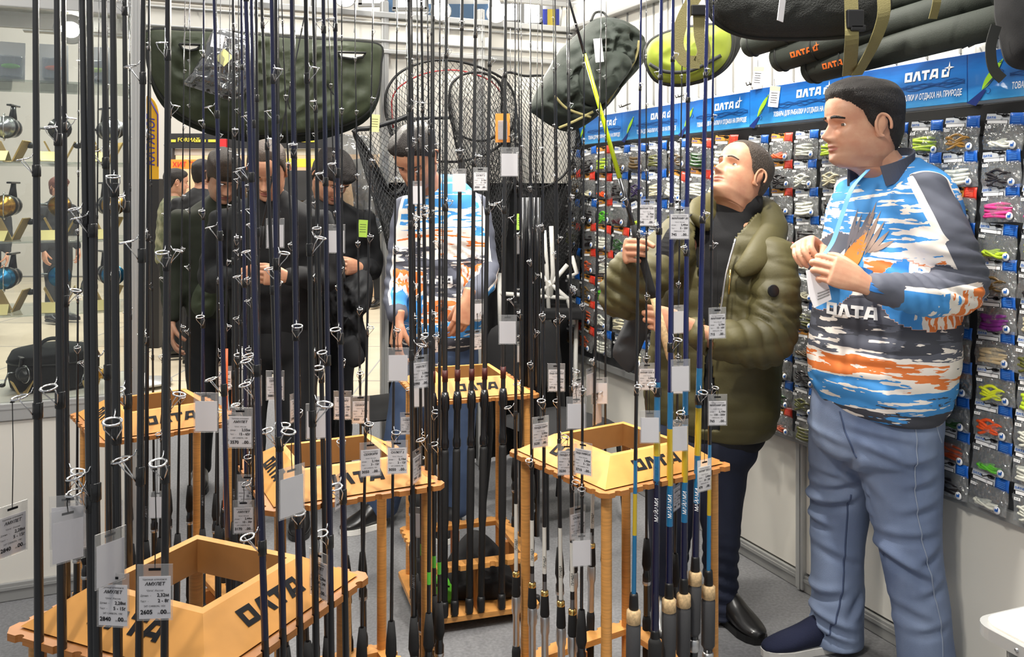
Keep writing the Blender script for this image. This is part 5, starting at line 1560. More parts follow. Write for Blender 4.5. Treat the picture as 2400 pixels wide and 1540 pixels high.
card('m200', ('МАЙАМИ 200', '2,10', '100 - 200', 'FIBERGLASS, 270г', '765', '00'))
card('pu', ('ПАНДА УНИВЕРСАЛ', '2,40', '5 - 25', '24T CARBON, 130г', '3710', '00'))
card('pl', ('ПАНДА ЛАЙТ', '2,00', '3 - 14', '24T CARBON, 108г', '3230', '00'))
# every guide of every rod, to hang the tags on
GP = []
bpy.context.view_layer.update()
for o in list(bpy.data.objects):
    if o.name.startswith('line_guide') and o.parent and o.parent.name.startswith(('fishing_rod',)):
        c = o.matrix_world @ Vector((1.75, 0, 0.15)); far = o.matrix_world @ Vector((2.55, 0, -0.2))
        GP.append((c, far, o.matrix_world.to_scale().x))
used = set()
def hang_tag(px, py, hpx, key, lab, yaw=0.0, width=1.0):
    """tag whose sleeve top shows near (px, py) and is hpx tall in the photograph"""
    Yw = TH * F_PX / hpx
    want = P(px, py, Yw)
    best = None
    for i, (c, far, sc) in enumerate(GP):
        if i in used or sc < 0.003: continue
        ppx = 1200 + far.x / far.y * F_PX; ppy = HORIZON - (far.z - CAM_H) / far.y * F_PX
        dx = ppx - px; dy = py - ppy
        cost = abs(dx) * 1.3 + (abs(dy - 22) if dy > 0 else abs(dy) * 1.6 + 30) + abs(far.y - Yw) * 55
        if best is None or cost < best[0]: best = (cost, i, far)
    if best is None: return
    used.add(best[1]); far = best[2]
    top_z = CAM_H + (HORIZON - py) / F_PX * far.y
    L = min(max(far.z - top_z, 0.012), 0.16)
    r = empty('price_tag', M=Matrix.Translation((far.x, far.y, far.z - L)) @ RZ(yaw), label=lab, cat='price tag', group='price tags hanging on the rods')
    put('sleeve', SLEEVE, r); put('card', CARDS[key], r)
    mb = MB(); mb.tube([(0, 0, L - 0.001), (0.0015, 0, L * 0.5), (0, 0, -0.006)], 0.0008, 5); mb.torus(0.003, 0.0009, T(0, 0, L - 0.002), 8, 4); mb.build('cord', M['string'], r)
PI = math.pi
for a in [
 (333, 1322, 122, 'am232', 'price tag reading 2605, hanging lowest on the closest rack', 0.05), (273, 1392, 118, 'am228', 'price tag reading 2840, half behind the one reading 2605', -0.1),
 (567, 1172, 112, 'am244', 'price tag reading 3170 over the closest rack', 0.1), (488, 1112, 86, 'am55', 'price tag reading 3420 beyond the closest rack', 0.0), (710, 1292, 104, 'am24', 'narrow turned price tag with weight 6 - 24 on the closest rack', -0.7),
 (36, 1192, 128, 'blank', 'blank pinkish price tag at the far left end of the closest rack', PI + 0.8), (85, 1160, 100, 'blank', 'blank price tag behind the leftmost blank one', PI + 0.3), (40, 1325, 105, 'am228', 'slim turned price tag hanging lowest at the left end', 1.1),
 (195, 1178, 122, 'blank', 'wide blank price tag, second from left over the closest rack', PI + 0.15), (240, 1242, 122, 'blank', 'blank price tag turned sideways over the closest rack rim', PI + 1.0), (300, 1192, 110, 'blank', 'blank price tag third from left above the closest rack', PI - 0.6), (370, 1168, 84, 'blank', 'pinkish blank price tag between two black rods above the closest rack', PI + 0.1),
 (541, 966, 95, 'se15', 'price tag reading 3150 before the rack by the glass case', 0.05), (606, 955, 92, 'se35', 'price tag reading 3570 left of the middle rack', -0.05), (632, 846, 62, 'se38', 'upper price tag reading 3880 behind the middle rack', 0.0), (640, 880, 66, 'se38', 'lower price tag reading 3880 behind the middle rack', 0.1),
 (478, 858, 55, 'se15', 'small price tag above the rack by the glass case', 0.1), (350, 955, 60, 'blank', 'blank price tag over the front edge of the rack by the glass case', PI + 0.4), (470, 920, 60, 'blank', 'blank price tag above the lettering of the rack by the glass case', PI), (425, 890, 56, 'am55', 'small turned price tag inside the rack by the glass case', 0.9),
 (752, 945, 74, 'blank', 'blank price tag over the back left of the middle rack', PI + 0.2), (802, 916, 70, 'se16', 'price tag with length 2,15 above the middle rack', 0.0), (846, 926, 66, 'se16', 'price tag reading 3050 above the middle rack', 0.05), (757, 920, 68, 'am24', 'edge-on price tag above the middle rack', 1.2),
 (938, 815, 76, 'blank', 'blank white price tag by the bending vendor\'s hand', PI), (966, 832, 70, 'am24', 'turned price tag beside the bending vendor\'s hand', 0.6), (986, 884, 66, 'blank', 'blank price tag just left of the backmost rack', PI + 0.2), (962, 966, 88, 'sk', 'price tag with weight 2 - 12 right of the middle rack', 0.1),
 (832, 1036, 80, 'se16', 'price tag dangling before the middle rack opening', 0.3), (858, 1032, 84, 'sk', 'price tag beside the dangling one in the middle rack opening', 0.1), (926, 1052, 72, 'am24', 'thin edge-on price tag on the middle rack\'s right side', 1.25), (852, 1108, 100, 'am55', 'edge-on price tag hanging over the middle rack lettering', 1.2), (985, 1190, 76, 'blank', 'blank white price tag below the middle rack corner', PI - 0.2), (668, 1092, 118, 'blank', 'long blank price tag on the left face of the middle rack', PI + 0.9),
 (1520, 466, 74, 'mt15', 'price tag reading 545 beside the raised hand', -0.05), (1594, 485, 72, 'm20', 'price tag reading 745 on the chest of the man looking up', -0.05), (1523, 816, 74, 'mt10', 'price tag reading 470 below the lower hand', 0.0), (1668, 735, 76, 'm60', 'front price tag reading 715 on the thickest blue rod', 0.3), (1680, 715, 72, 'blank', 'blank price tag behind the one reading 715', PI + 0.4),
 (1598, 842, 86, 'blank', 'tilted price tag left of the one reading 805', PI + 0.2), (1640, 856, 78, 'm40', 'price tag reading 805 over the rack with blue rods', 0.0), (1688, 896, 80, 'm200', 'price tag reading 765, farthest right of the blue rods', 0.05), (1685, 1098, 74, 'mt10', 'small turned price tag at the right corner of the rack with blue rods', 0.6), (1560, 962, 70, 'blank', 'blank price tag behind the blue rods, near the rack rim', PI), (1590, 960, 70, 'blank', 'second blank price tag behind the blue rods', PI + 0.3), (1523, 1142, 80, 'mt15', 'turned price tag below the rack\'s right lettering', 1.0),
 (1302, 852, 66, 'pu', 'price tag reading 3710 above the rack with blue rods', 0.0), (1322, 862, 66, 'blank', 'blank price tag beside the one reading 3710', PI + 1.0), (1362, 880, 66, 'pl', 'turned price tag left of the square blank one', 0.7), (1398, 884, 62, 'blank', 'square blank price tag against the grey wall panel', PI), (1427, 905, 62, 'blank', 'narrow blank price tag rightmost of the white-banded rods', PI + 0.9), (1315, 930, 72, 'blank', 'large blank price tag above the left corner of the rack with blue rods', PI), (1242, 976, 68, 'pl', 'small price tag at the left corner of the rack with blue rods', 0.5),
 (1328, 1040, 68, 'pl', 'price tag reading 3230 lying over the rack lettering', 0.0), (1352, 1036, 70, 'pu', 'price tag turned behind the one reading 3230', -0.6), (1375, 1250, 70, 'blank', 'crumpled blank price tag under the rack with blue rods', PI + 0.2), (1308, 1186, 62, 'sk', 'grey price tag under the rack\'s left face', 0.6),
 (1190, 738, 50, 'blank', 'blank white price tag beside the black chair', PI), (1187, 800, 48, 'blank', 'grey blank price tag before the black chair back', PI + 0.4), (1068, 772, 48, 'sk', 'price tag pinched in the bending vendor\'s fingers', 0.6), (1130, 782, 50, 'blank', 'blank price tag right of the bending vendor\'s hand', PI + 0.3), (1037, 778, 48, 'am24', 'turned price tag left of the pinched one', 0.8),
 (1128, 392, 52, 'sk', 'price tag with small print on the bending vendor\'s shoulder', 0.2), (1098, 395, 54, 'blank', 'blank tilted price tag on the bending vendor\'s shoulder', PI + 0.2), (1192, 345, 54, 'blank', 'blank price tag high among the landing nets', PI), (1042, 424, 58, 'blank', 'blank grey price tag at the bending vendor\'s collar', PI + 0.2), (808, 526, 50, 'blank', 'small blank price tag before the dark-jacketed visitor', PI), (625, 512, 70, 'blank', 'tilted blank price tag below the man with glasses', PI + 0.5), (1188, 545, 46, 'blank', 'small white price tag right of the bending vendor\'s elbow', PI + 0.5),
]:
    hang_tag(*a)

# green hang tag on a net handle
for px, py, lab in ((852, 512, 'lime green hang tag below the triangular net'), (1222, 498, 'lime green hang tag hanging from the flat-topped net'), (880, 265, 'cream hang tag at the lower corner of the half-moon bag')):
    p = bk(px, py, 0.30) if px > 860 else bk(px, py, 0.25)
    r = empty('hang_tag', p, None, lab, 'hang tag')
    mb = MB(); mb.bbox((0, 0, -0.05), (0.045, 0.002, 0.085), 0.0006, RY(0.06)); mb.build('card', M['tagcream'] if 'cream' in lab else M['taggreen'], r)
    mb = MB()
    for q in range(4): mb.box((0, -0.0016, -0.03 - q * 0.012), (0.03, 0.0006, 0.0022), RY(0.06))
    mb.build('print', M['olivebag'], r)
    mb = MB(); mb.tube([(0, 0, -0.008), (0, 0.01, 0.05), (0, 0.02, 0.09)], 0.001, 5); mb.build('cord', M['string'], r)

# ---- black chairs
def chair(loc, yaw, label):
    r = empty('chair', M=Matrix.Translation(loc) @ RZ(yaw), label=label, cat='chair', group='black stacking chairs')
    def seatf(u, v): return (-0.21 + 0.42 * u, -0.20 + 0.40 * v, 0.455 + 0.012 * math.sin(math.pi * u) * math.sin(math.pi * v))
    mb = MB(); lp = smooth_loop([Vector(p) for p in ((-0.2, -0.2, 0.45), (0, -0.225, 0.45), (0.2, -0.2, 0.45), (0.22, 0, 0.45), (0.19, 0.2, 0.45), (0, 0.21, 0.45), (-0.19, 0.2, 0.45), (-0.22, 0, 0.45))], 36)
    puffy(mb, lp, (0, 0, 1), 0.03, 0.02, 8, 4, 0); mb.build('seat', M['blkfab'], r)
    mb = MB(); lp = smooth_loop([Vector(p) for p in ((-0.19, 0.225, 0.58), (0, 0.215, 0.555), (0.19, 0.225, 0.58), (0.215, 0.24, 0.72), (0.18, 0.262, 0.86), (0, 0.262, 0.885), (-0.18, 0.262, 0.86), (-0.215, 0.24, 0.72))], 36)
    puffy(mb, lp, (0, -1, 0.12), 0.025, 0.02, 8, 4, 0); mb.build('backrest', M['blkfab'], r)
    for sx in (-1, 1):
        mb = MB(); mb.tube(smooth_path([(sx * 0.20, -0.19, 0.435), (sx * 0.22, -0.22, 0.02), (sx * 0.22, -0.222, 0.0)], 8), 0.011, 8); mb.build('leg', M['blk'], r)
        mb = MB(); mb.tube(smooth_path([(sx * 0.215, 0.27, 0.78), (sx * 0.21, 0.22, 0.50), (sx * 0.21, 0.23, 0.30), (sx * 0.22, 0.27, 0.0)], 16), 0.011, 8); mb.build('leg', M['blk'], r)
    mb = MB(); mb.tube([(-0.205, -0.2, 0.432), (0.205, -0.2, 0.432)], 0.010, 8); mb.build('stretcher', M['blk'], r)
    return r
chair((0.20, 4.05, 0), R(35), 'black chair with rounded back beyond the rack with blue rods')
chair((-0.60, 4.36, 0), R(-60), 'black chair half hidden behind the bending vendor')
# folded white trestle frame and dark trolley near the corner
M['whitetube'] = mat('white_tube', srgb(214, 212, 206), 0.4)
fr_ = empty('folding_trestle', (0.12, 4.72, 0), None, 'folded white tube frame leaning in the dark corner', 'trestle')
for pts in ([(1275, 540), (1282, 640), (1290, 812)], [(1292, 530), (1296, 640), (1290, 700)], [(1262, 640), (1330, 700), (1345, 760)], [(1330, 620), (1290, 668), (1258, 690)], [(1170, 688), (1340, 700)], [(1330, 650), (1352, 640), (1340, 600)], [(1170, 640), (1172, 790)]):
    mb = MB(); mb.tube([P(x, y, 4.75) - fr_.location for x, y in pts], 0.012, 8); mb.build('tube', M['whitetube'], fr_)
mb = MB(); mb.bbox((0, 0, 0), (0.36, 0.3, 0.05), 0.01, Matrix.Translation(P(1290, 730, 4.8) - fr_.location)); mb.build('folded_seat', M['blkfab'], fr_)
for sx in (-0.14, 0.14):
    mb = MB(); mb.tube([P(1290, 735, 4.8) - fr_.location + Vector((sx, 0, 0)), Vector((0.07 + sx, 0.05, 0.0))], 0.012, 8); mb.build('leg', M['whitetube'], fr_)

# ---- things lying on the lower board of the backmost rack
tbag = empty('tackle_bag', (-0.12, 3.26, 0.055), None, 'black tackle bag with red print lying in the lower part of the backmost rack', 'bag')
mb = MB(); lp = smooth_loop([Vector(p) for p in ((-0.13, -0.09, 0.0), (-0.12, -0.03, 0.10), (-0.03, 0.02, 0.20), (0.06, 0.0, 0.16), (0.12, -0.03, 0.07), (0.14, -0.08, 0.0))], 40)
puffy(mb, lp, (0, -0.92, 0.35), 0.05, 0.05, 12, 2.6, 0.012, 20, 3); mb.build('body', M['blkfab'], tbag)
mb = MB(); put_text(mb, 'ОЛТА', 0.035, frame((-0.01, -0.075, 0.045), (0.35, 0, 0.9), (0, -0.92, 0.35)), 0, 'LEFT', 0, 0.03); mb.build('print', M['tab_red'], tbag)
gb = empty('lure_pouch', (-0.25, 3.16, 0.055), None, 'small green pouch lying beside the black tackle bag', 'pouch')
mb = MB(); lp = smooth_loop([Vector(p) for p in ((-0.04, -0.02, 0.0), (-0.045, 0, 0.06), (0, 0.01, 0.085), (0.045, 0, 0.05), (0.04, -0.02, 0.0))], 24); puffy(mb, lp, (0, -1, 0.2), 0.02, 0.02, 8, 3, 0.006, 30, 2); mb.build('pouch', LC['green'], gb)
mb = MB(); mb.tube([(-0.03, -0.02, 0.06), (0.0, -0.024, 0.066), (0.03, -0.02, 0.055)], 0.003, 6); mb.build('zip', M['blk'], gb)

# ---- low white table at the right end
tb = empty('folding_table', (1.35, 1.95, 0), None, 'white folding table corner with aluminium edge at the bottom right', 'table')
tz = 0.545
crn = P(2272, 1452, 2.0)
c0 = Vector((crn.x, crn.y, 0)); e1 = Vector((0.93, 0.36, 0)).normalized(); e2 = Vector((0.36, -0.93, 0)).normalized()
ft = frame(c0, e1, (0, 0, 1))
def rr_poly(w, d, r, n=6):
    pts = []
    for cx, cy, a0 in ((r, -r, 90), (r, -d + r, 180), (w - r, -d + r, 270), (w - r, -r, 0)):
        for i in range(n + 1):
            a = R(a0 + 90 * i / n); pts.append((cx + r * math.cos(a), cy + r * math.sin(a)))
    return pts
itb = Matrix.Translation(-tb.location)
mb = MB(); mb.prism(rr_poly(0.52, 0.55, 0.05), tz - 0.028, tz - 0.002); mb.build('edge_band', M['alu'], tb, itb @ ft)
mb = MB(); mb.prism([(x * 0.95 + 0.013, y * 0.955 - 0.012) for x, y in rr_poly(0.52, 0.55, 0.05)], tz - 0.004, tz + 0.003); mb.build('table_top', M['wall'], tb, itb @ ft)
mb = MB(); mb.torus(0.006, 0.003, T(0.02, -0.12, tz - 0.015) @ RY(R(90)), 10, 6); mb.lathe([(0.004, -0.004), (0.004, 0.022)], 10, T(-0.001, -0.12, tz - 0.015) @ RY(R(-90)) @ T(0, 0, -0.02)); mb.build('rivet', M['steel'], tb, itb @ ft)
for x, y in ((0.06, -0.06), (0.46, -0.06), (0.06, -0.49), (0.46, -0.49)):
    mb = MB(); mb.tube([(x, y, 0.0), (x, y, tz - 0.026)], 0.012, 10); mb.build('leg', M['alu'], tb, itb @ ft)
# ================================================================== people
def nz(v, freq, seed, octs=1, stretch=(1, 1, 1)):
    """smooth vector noise for numpy points, about -1..1"""
    r_ = np.random.RandomState(seed)
    out = np.zeros(len(v)); amp = 1.0; tot = 0
    q = v * np.array(stretch)
    for o in range(octs):
        for i in range(7):
            k = r_.normal(size=3); k = k / np.linalg.norm(k) * freq * (0.7 + 0.6 * r_.rand())
            out += amp * np.sin(q @ k + r_.rand() * 6.28 + 1.3 * np.sin(q @ (k[[1, 2, 0]] * 0.6) + i))
            tot += amp * 0.55
        freq *= 2; amp *= 0.5
    return out / tot

def fuse(mb, voxel, smooth=6, fac=0.5):
    me = bpy.data.meshes.new('tmp'); me.from_pydata([tuple(p) for p in mb.v], [], mb.f); me.update()
    ob = bpy.data.objects.new('tmp', me); COL.objects.link(ob)
    m = ob.modifiers.new('r', 'REMESH'); m.mode = 'VOXEL'; m.voxel_size = voxel; m.adaptivity = 0
    if smooth:
        s = ob.modifiers.new('s', 'SMOOTH'); s.factor = fac; s.iterations = smooth
    dg = bpy.context.evaluated_depsgraph_get()
    ev = ob.evaluated_get(dg)
    m2 = ev.to_mesh()
    n = len(m2.vertices)
    v = np.empty(n * 3); m2.vertices.foreach_get('co', v); v = v.reshape(-1, 3)
    nn = np.empty(n * 3); m2.vertices.foreach_get('normal', nn); nn = nn.reshape(-1, 3)
    f = [tuple(p.vertices) for p in m2.polygons]
    ev.to_mesh_clear(); bpy.data.objects.remove(ob); bpy.data.meshes.remove(me)
    return v, nn, f

def catmull(vals, t):
    n = len(vals); x = t * (n - 1); k = min(int(x), n - 2); f = x - k
    p0, p1, p2, p3 = (vals[min(max(k + j - 1, 0), n - 1)] for j in range(4))
    return 0.5 * ((2 * p1) + (p2 - p0) * f + (2 * p0 - 5 * p1 + 4 * p2 - p3) * f * f + (3 * p1 - p0 - 3 * p2 + p3) * f ** 3)

def eloft(mb, st, side, n=None, seg=24, power=1.0, dome=True):
    """st: list of (pos, ra, rb): ellipse with ra along side, rb across; smooth interpolation, closed ends"""
    side = Vector(side).normalized()
    pos = [np.array(s[0], dtype=float) for s in st]; ra = [float(s[1]) for s in st]; rb = [float(s[2]) for s in st]
    n = n or (len(st) - 1) * 5 + 1
    rings = []
    for i in range(n):
        t = i / (n - 1)
        rings.append((Vector(catmull(pos, t)), max(catmull(ra, t), 0.002), max(catmull(rb, t), 0.002)))
    vs = []; R_ = []
    for i, (p, a, b) in enumerate(rings):
        tg = (rings[min(i + 1, n - 1)][0] - rings[max(i - 1, 0)][0]).normalized()
        R_.append((p, a, b, tg))
    if dome:
        p, a, b, tg = R_[0]; m = min(a, b)
        R_ = [(p - tg * m * 0.5 * math.sin(k), a * math.cos(k), b * math.cos(k), tg) for k in (1.35, 0.9, 0.45)] + R_
        p, a, b, tg = R_[-1]; m = min(a, b)
        R_ = R_ + [(p + tg * m * 0.5 * math.sin(k), a * math.cos(k), b * math.cos(k), tg) for k in (0.45, 0.9, 1.35)]
    for p, a, b, tg in R_:
        u = side - tg * tg.dot(side)
        u = u.normalized() if u.length > 1e-4 else tg.orthogonal().normalized()
        w = tg.cross(u)
        for k in range(seg):
            an = 2 * math.pi * k / seg
            c, s = math.cos(an), math.sin(an)
            vs.append(p + u * (a * math.copysign(abs(c) ** power, c)) + w * (b * math.copysign(abs(s) ** power, s)))
    N = len(R_); fs = []
    for i in range(N - 1):
        for k in range(seg):
            k2 = (k + 1) % seg
            fs.append((i * seg + k, i * seg + k2, (i + 1) * seg + k2, (i + 1) * seg + k))
    fs.append(tuple(range(seg - 1, -1, -1))); fs.append(tuple((N - 1) * seg + k for k in range(seg)))
    mb.add(vs, fs)

def hand_geo(W, d, n, left, curls, thumb, size=1.0, spread=0.0):
    """voxel-fused hand: wrist W, d towards the fingers, n out of the back of the hand"""
    d = Vector(d).normalized(); n = Vector(n); n = (n - d * d.dot(n)).normalized()
    x = d.cross(n) * (1 if left else -1)            # thumb side
    def L(a, b, c): return Vector(W) + (x * a + d * b + n * c) * size
    mb = MB()
    k = size
    eloft(mb, [(L(0, -0.045, 0), .026 * k, .020 * k), (L(0, -0.01, 0), .026 * k, .019 * k), (L(0.002, 0.025, 0), .034 * k, .018 * k), (L(0.001, 0.06, 0), .040 * k, .015 * k), (L(0, 0.088, 0), .040 * k, .012 * k)], x, 16, 16, 0.9)
    base = [(0.029, 0.088), (0.0098, 0.094), (-0.0098, 0.090), (-0.028, 0.081)]
    lens = [(.043, .026, .021), (.047, .030, .022), (.044, .028, .021), (.034, .021, .019)]
    rad = [.0088, .0090, .0086, .0076]
    for fi in range(4):
        c1, c2, c3 = curls[fi]
        p = L(base[fi][0], base[fi][1] - 0.006, -0.001)
        ang = 0; pts = [L(base[fi][0] * 0.9, base[fi][1] - 0.03, 0), p]
        sp = spread * (1.5 - fi)
        for ln, c in zip(lens[fi], (c1, c2, c3)):
            ang += R(c)
            dirv = (d * math.cos(ang) - n * math.sin(ang) + x * math.sin(R(sp)) * math.cos(ang)).normalized()
            p = p + dirv * ln * size; pts.append(p)
        rr_ = [rad[fi] * k * q for q in (1.0, 1.08, 1.0, 0.93, 0.78)]
        eloft(mb, [(pp, r, r) for pp, r in zip(pts, rr_)], x, 17, 12)
        for pp, r in list(zip(pts, rr_))[2:4]: mb.ball(pp, r * 1.04, None, 10, 6)
    # thumb: leaves the side of the palm near its base
    t1, t2, t3, out = thumb
    p = L(0.022, 0.018, -0.004); pts = [L(0.010, 0.004, -0.004), p]
    a0 = R(out)
    dv = (d * math.cos(a0) + x * math.sin(a0) - n * 0.35).normalized()
    axis = (dv.cross(-n * 0.8 - x * 0.6)).normalized()
    for ln, c in zip((.040, .032, .026), (t1, t2, t3)):
        dv = Matrix.Rotation(R(c), 3, axis) @ dv
        p = p + dv * ln * size; pts.append(p)
    eloft(mb, [(pp, r * k, r * k) for pp, r in zip(pts, (.014, .0145, .0112, .0102, .0082))], x, 17, 12)
    return fuse(mb, 0.0024, 3, 0.45)

# ---- head -------------------------------------------------------------
HZ = [-.13, -.09, -.05, -.025, -.010, .000, .010, .020, .032, .045, .058, .072, .088, .105, .120, .135, .150, .168, .185, .203, .218, .229, .2355, .238]
HF = [.046, .042, .037, .037, .047, .065, .083, .0915, .093, .0905, .0925, .094, .0925, .0905, .0895, .094, .0985, .0985, .0955, .086, .068, .045, .022, .002]
HB = [.066, .064, .062, .064, .066, .068, .070, .073, .077, .082, .087, .092, .097, .101, .104, .1055, .106, .105, .101, .090, .072, .048, .024, .002]
HW = [.061, .057, .054, .052, .0505, .0505, .0530, .0565, .0625, .0645, .0660, .0680, .0700, .0718, .0732, .0745, .0755, .0750, .0720, .0640, .0510, .0340, .0170, .002]
def head_surface(NA=96, NZ=120, mouth_open=0.0):
    zs = np.concatenate([np.linspace(-.13, -.02, 12), np.linspace(-.015, .165, 80), np.linspace(.168, .238, NZ - 92)])
    f = np.interp(zs, HZ, HF); b = np.interp(zs, HZ, HB); w = np.interp(zs, HZ, HW)
    ker = np.array([1, 2, 3, 2, 1.0]); ker /= ker.sum()
    for arr in (f, b, w):
        pad = np.pad(arr, 2, mode='edge'); arr[:] = np.convolve(pad, ker, 'valid')
    f[-1] = b[-1] = w[-1] = 0.001
    a = np.linspace(0, 2 * np.pi, NA, endpoint=False)
    a = a - 0.42 * np.sin(a)          # more columns on the face
    sn, cs = np.sin(a), np.cos(a)
    X = np.zeros((len(zs), NA)); Y = np.zeros_like(X); Z = np.repeat(zs[:, None], NA, 1)
    for i, z in enumerate(zs):
        pw = 0.86 if z > -0.01 else 1.0
        X[i] = w[i] * np.sign(sn) * np.abs(sn) ** pw
        Y[i] = np.where(cs > 0, f[i], b[i]) * np.sign(cs) * np.abs(cs) ** (0.9 if z > 0 else 1.0)
        # jaw narrows to the front
        if -0.01 < z < 0.07:
            k = (0.07 - z) / 0.08
            X[i] *= 1 - 0.22 * k * np.clip(cs, 0, 1) ** 1.0
    front = np.clip(np.cos(np.repeat(a[None, :], len(zs), 0)), 0, 1) > 0
    ax = np.abs(X); fm = front * (Y > 0)
    G = lambda x0, sx, z0, sz: np.exp(-((ax - x0) / sx) ** 2 - ((Z - z0) / sz) ** 2)
    nb = np.interp(Z, [.066, .0725, .078, .084, .091, .103, .118, .132, .146], [0, .004, .017, .0265, .0262, .0185, .0105, .0055, 0])
    nw = np.interp(Z, [.07, .084, .10, .12, .14], [.0125, .0115, .0090, .0080, .0095])
    dy = nb * np.exp(-(X / nw) ** 2)
    dy += 0.0085 * G(.0135, .0062, .0800, .0070)
    dy -= 0.0105 * G(.0320, .0165, .1185, .0105)
    dy -= 0.0040 * G(.0165, .0075, .1190, .0120)
    dy += 0.0050 * G(.0300, .0200, .1370, .0075)
    dy += 0.0045 * G(.0440, .0160, .0960, .0140)
    dy += 0.0042 * np.exp(-(X / .020) ** 4 - ((Z - .0605) / .0048) ** 2)
    dy += 0.0048 * np.exp(-(X / .018) ** 4 - ((Z - .0490) / .0052) ** 2)
    dy -= 0.0052 * np.exp(-(X / .024) ** 4 - ((Z - .0548) / .0021) ** 2)
    dy -= 0.0030 * np.exp(-(X / .016) ** 2 - ((Z - .0390) / .0050) ** 2)
    dy += 0.0055 * np.exp(-(X / .017) ** 2 - ((Z - .0200) / .0110) ** 2)
    dy -= 0.0022 * G(.0270, .0055, .0640, .0140)
    Y = Y + dy * fm
    return X, Y, Z, a

HEAD = head_surface()
STUB = []
def ear_geo(mb, Mx, sgn):
    """ear plate with rim, hollow and lobe"""
    n = 26; pts = []
    for i in range(n):
        t = i / (n - 1)
        an = R(200) - t * R(300)
        rz = 0.031 if math.sin(an) > 0 else 0.030
        pts.append(Vector((sgn * (0.0755 + 0.013 * max(0, -math.cos(an)) + 0.004), -0.010 + 0.018 * math.cos(an), 0.117 + rz * math.sin(an) - 0.004)))
    tmp = MB()
    eloft(tmp, [(p, .0042, .0042) for p in pts], (1, 0, 0), 40, 8)
    eloft(tmp, [(Vector((sgn * .074, -.006, .135)), .004, .014), (Vector((sgn * .077, -.012, .120)), .005, .016), (Vector((sgn * .075, -.008, .100)), .005, .011), (Vector((sgn * .073, -.004, .088)), .005, .008)], (1, 0, 0), 16, 12)
    tmp.ball((sgn * .074, -.003, .088), (.006, .009, .009), None, 10, 7)
    tmp.ball((sgn * .074, .004, .112), (.005, .005, .009), None, 8, 6)
    eloft(tmp, [(Vector((sgn * .079, -.016, .135)), .003, .004), (Vector((sgn * .080, -.017, .118)), .003, .004), (Vector((sgn * .077, -.010, .102)), .003, .004)], (1, 0, 0), 12, 8)
    v, nn, f = fuse(tmp, 0.0022, 3)
    mb.add([Vector(p) for p in v], f, Mx)
EAR = {}
for s_ in (-1, 1):
    t_ = MB(); ear_geo(t_, Matrix.Identity(4), s_); EAR[s_] = t_

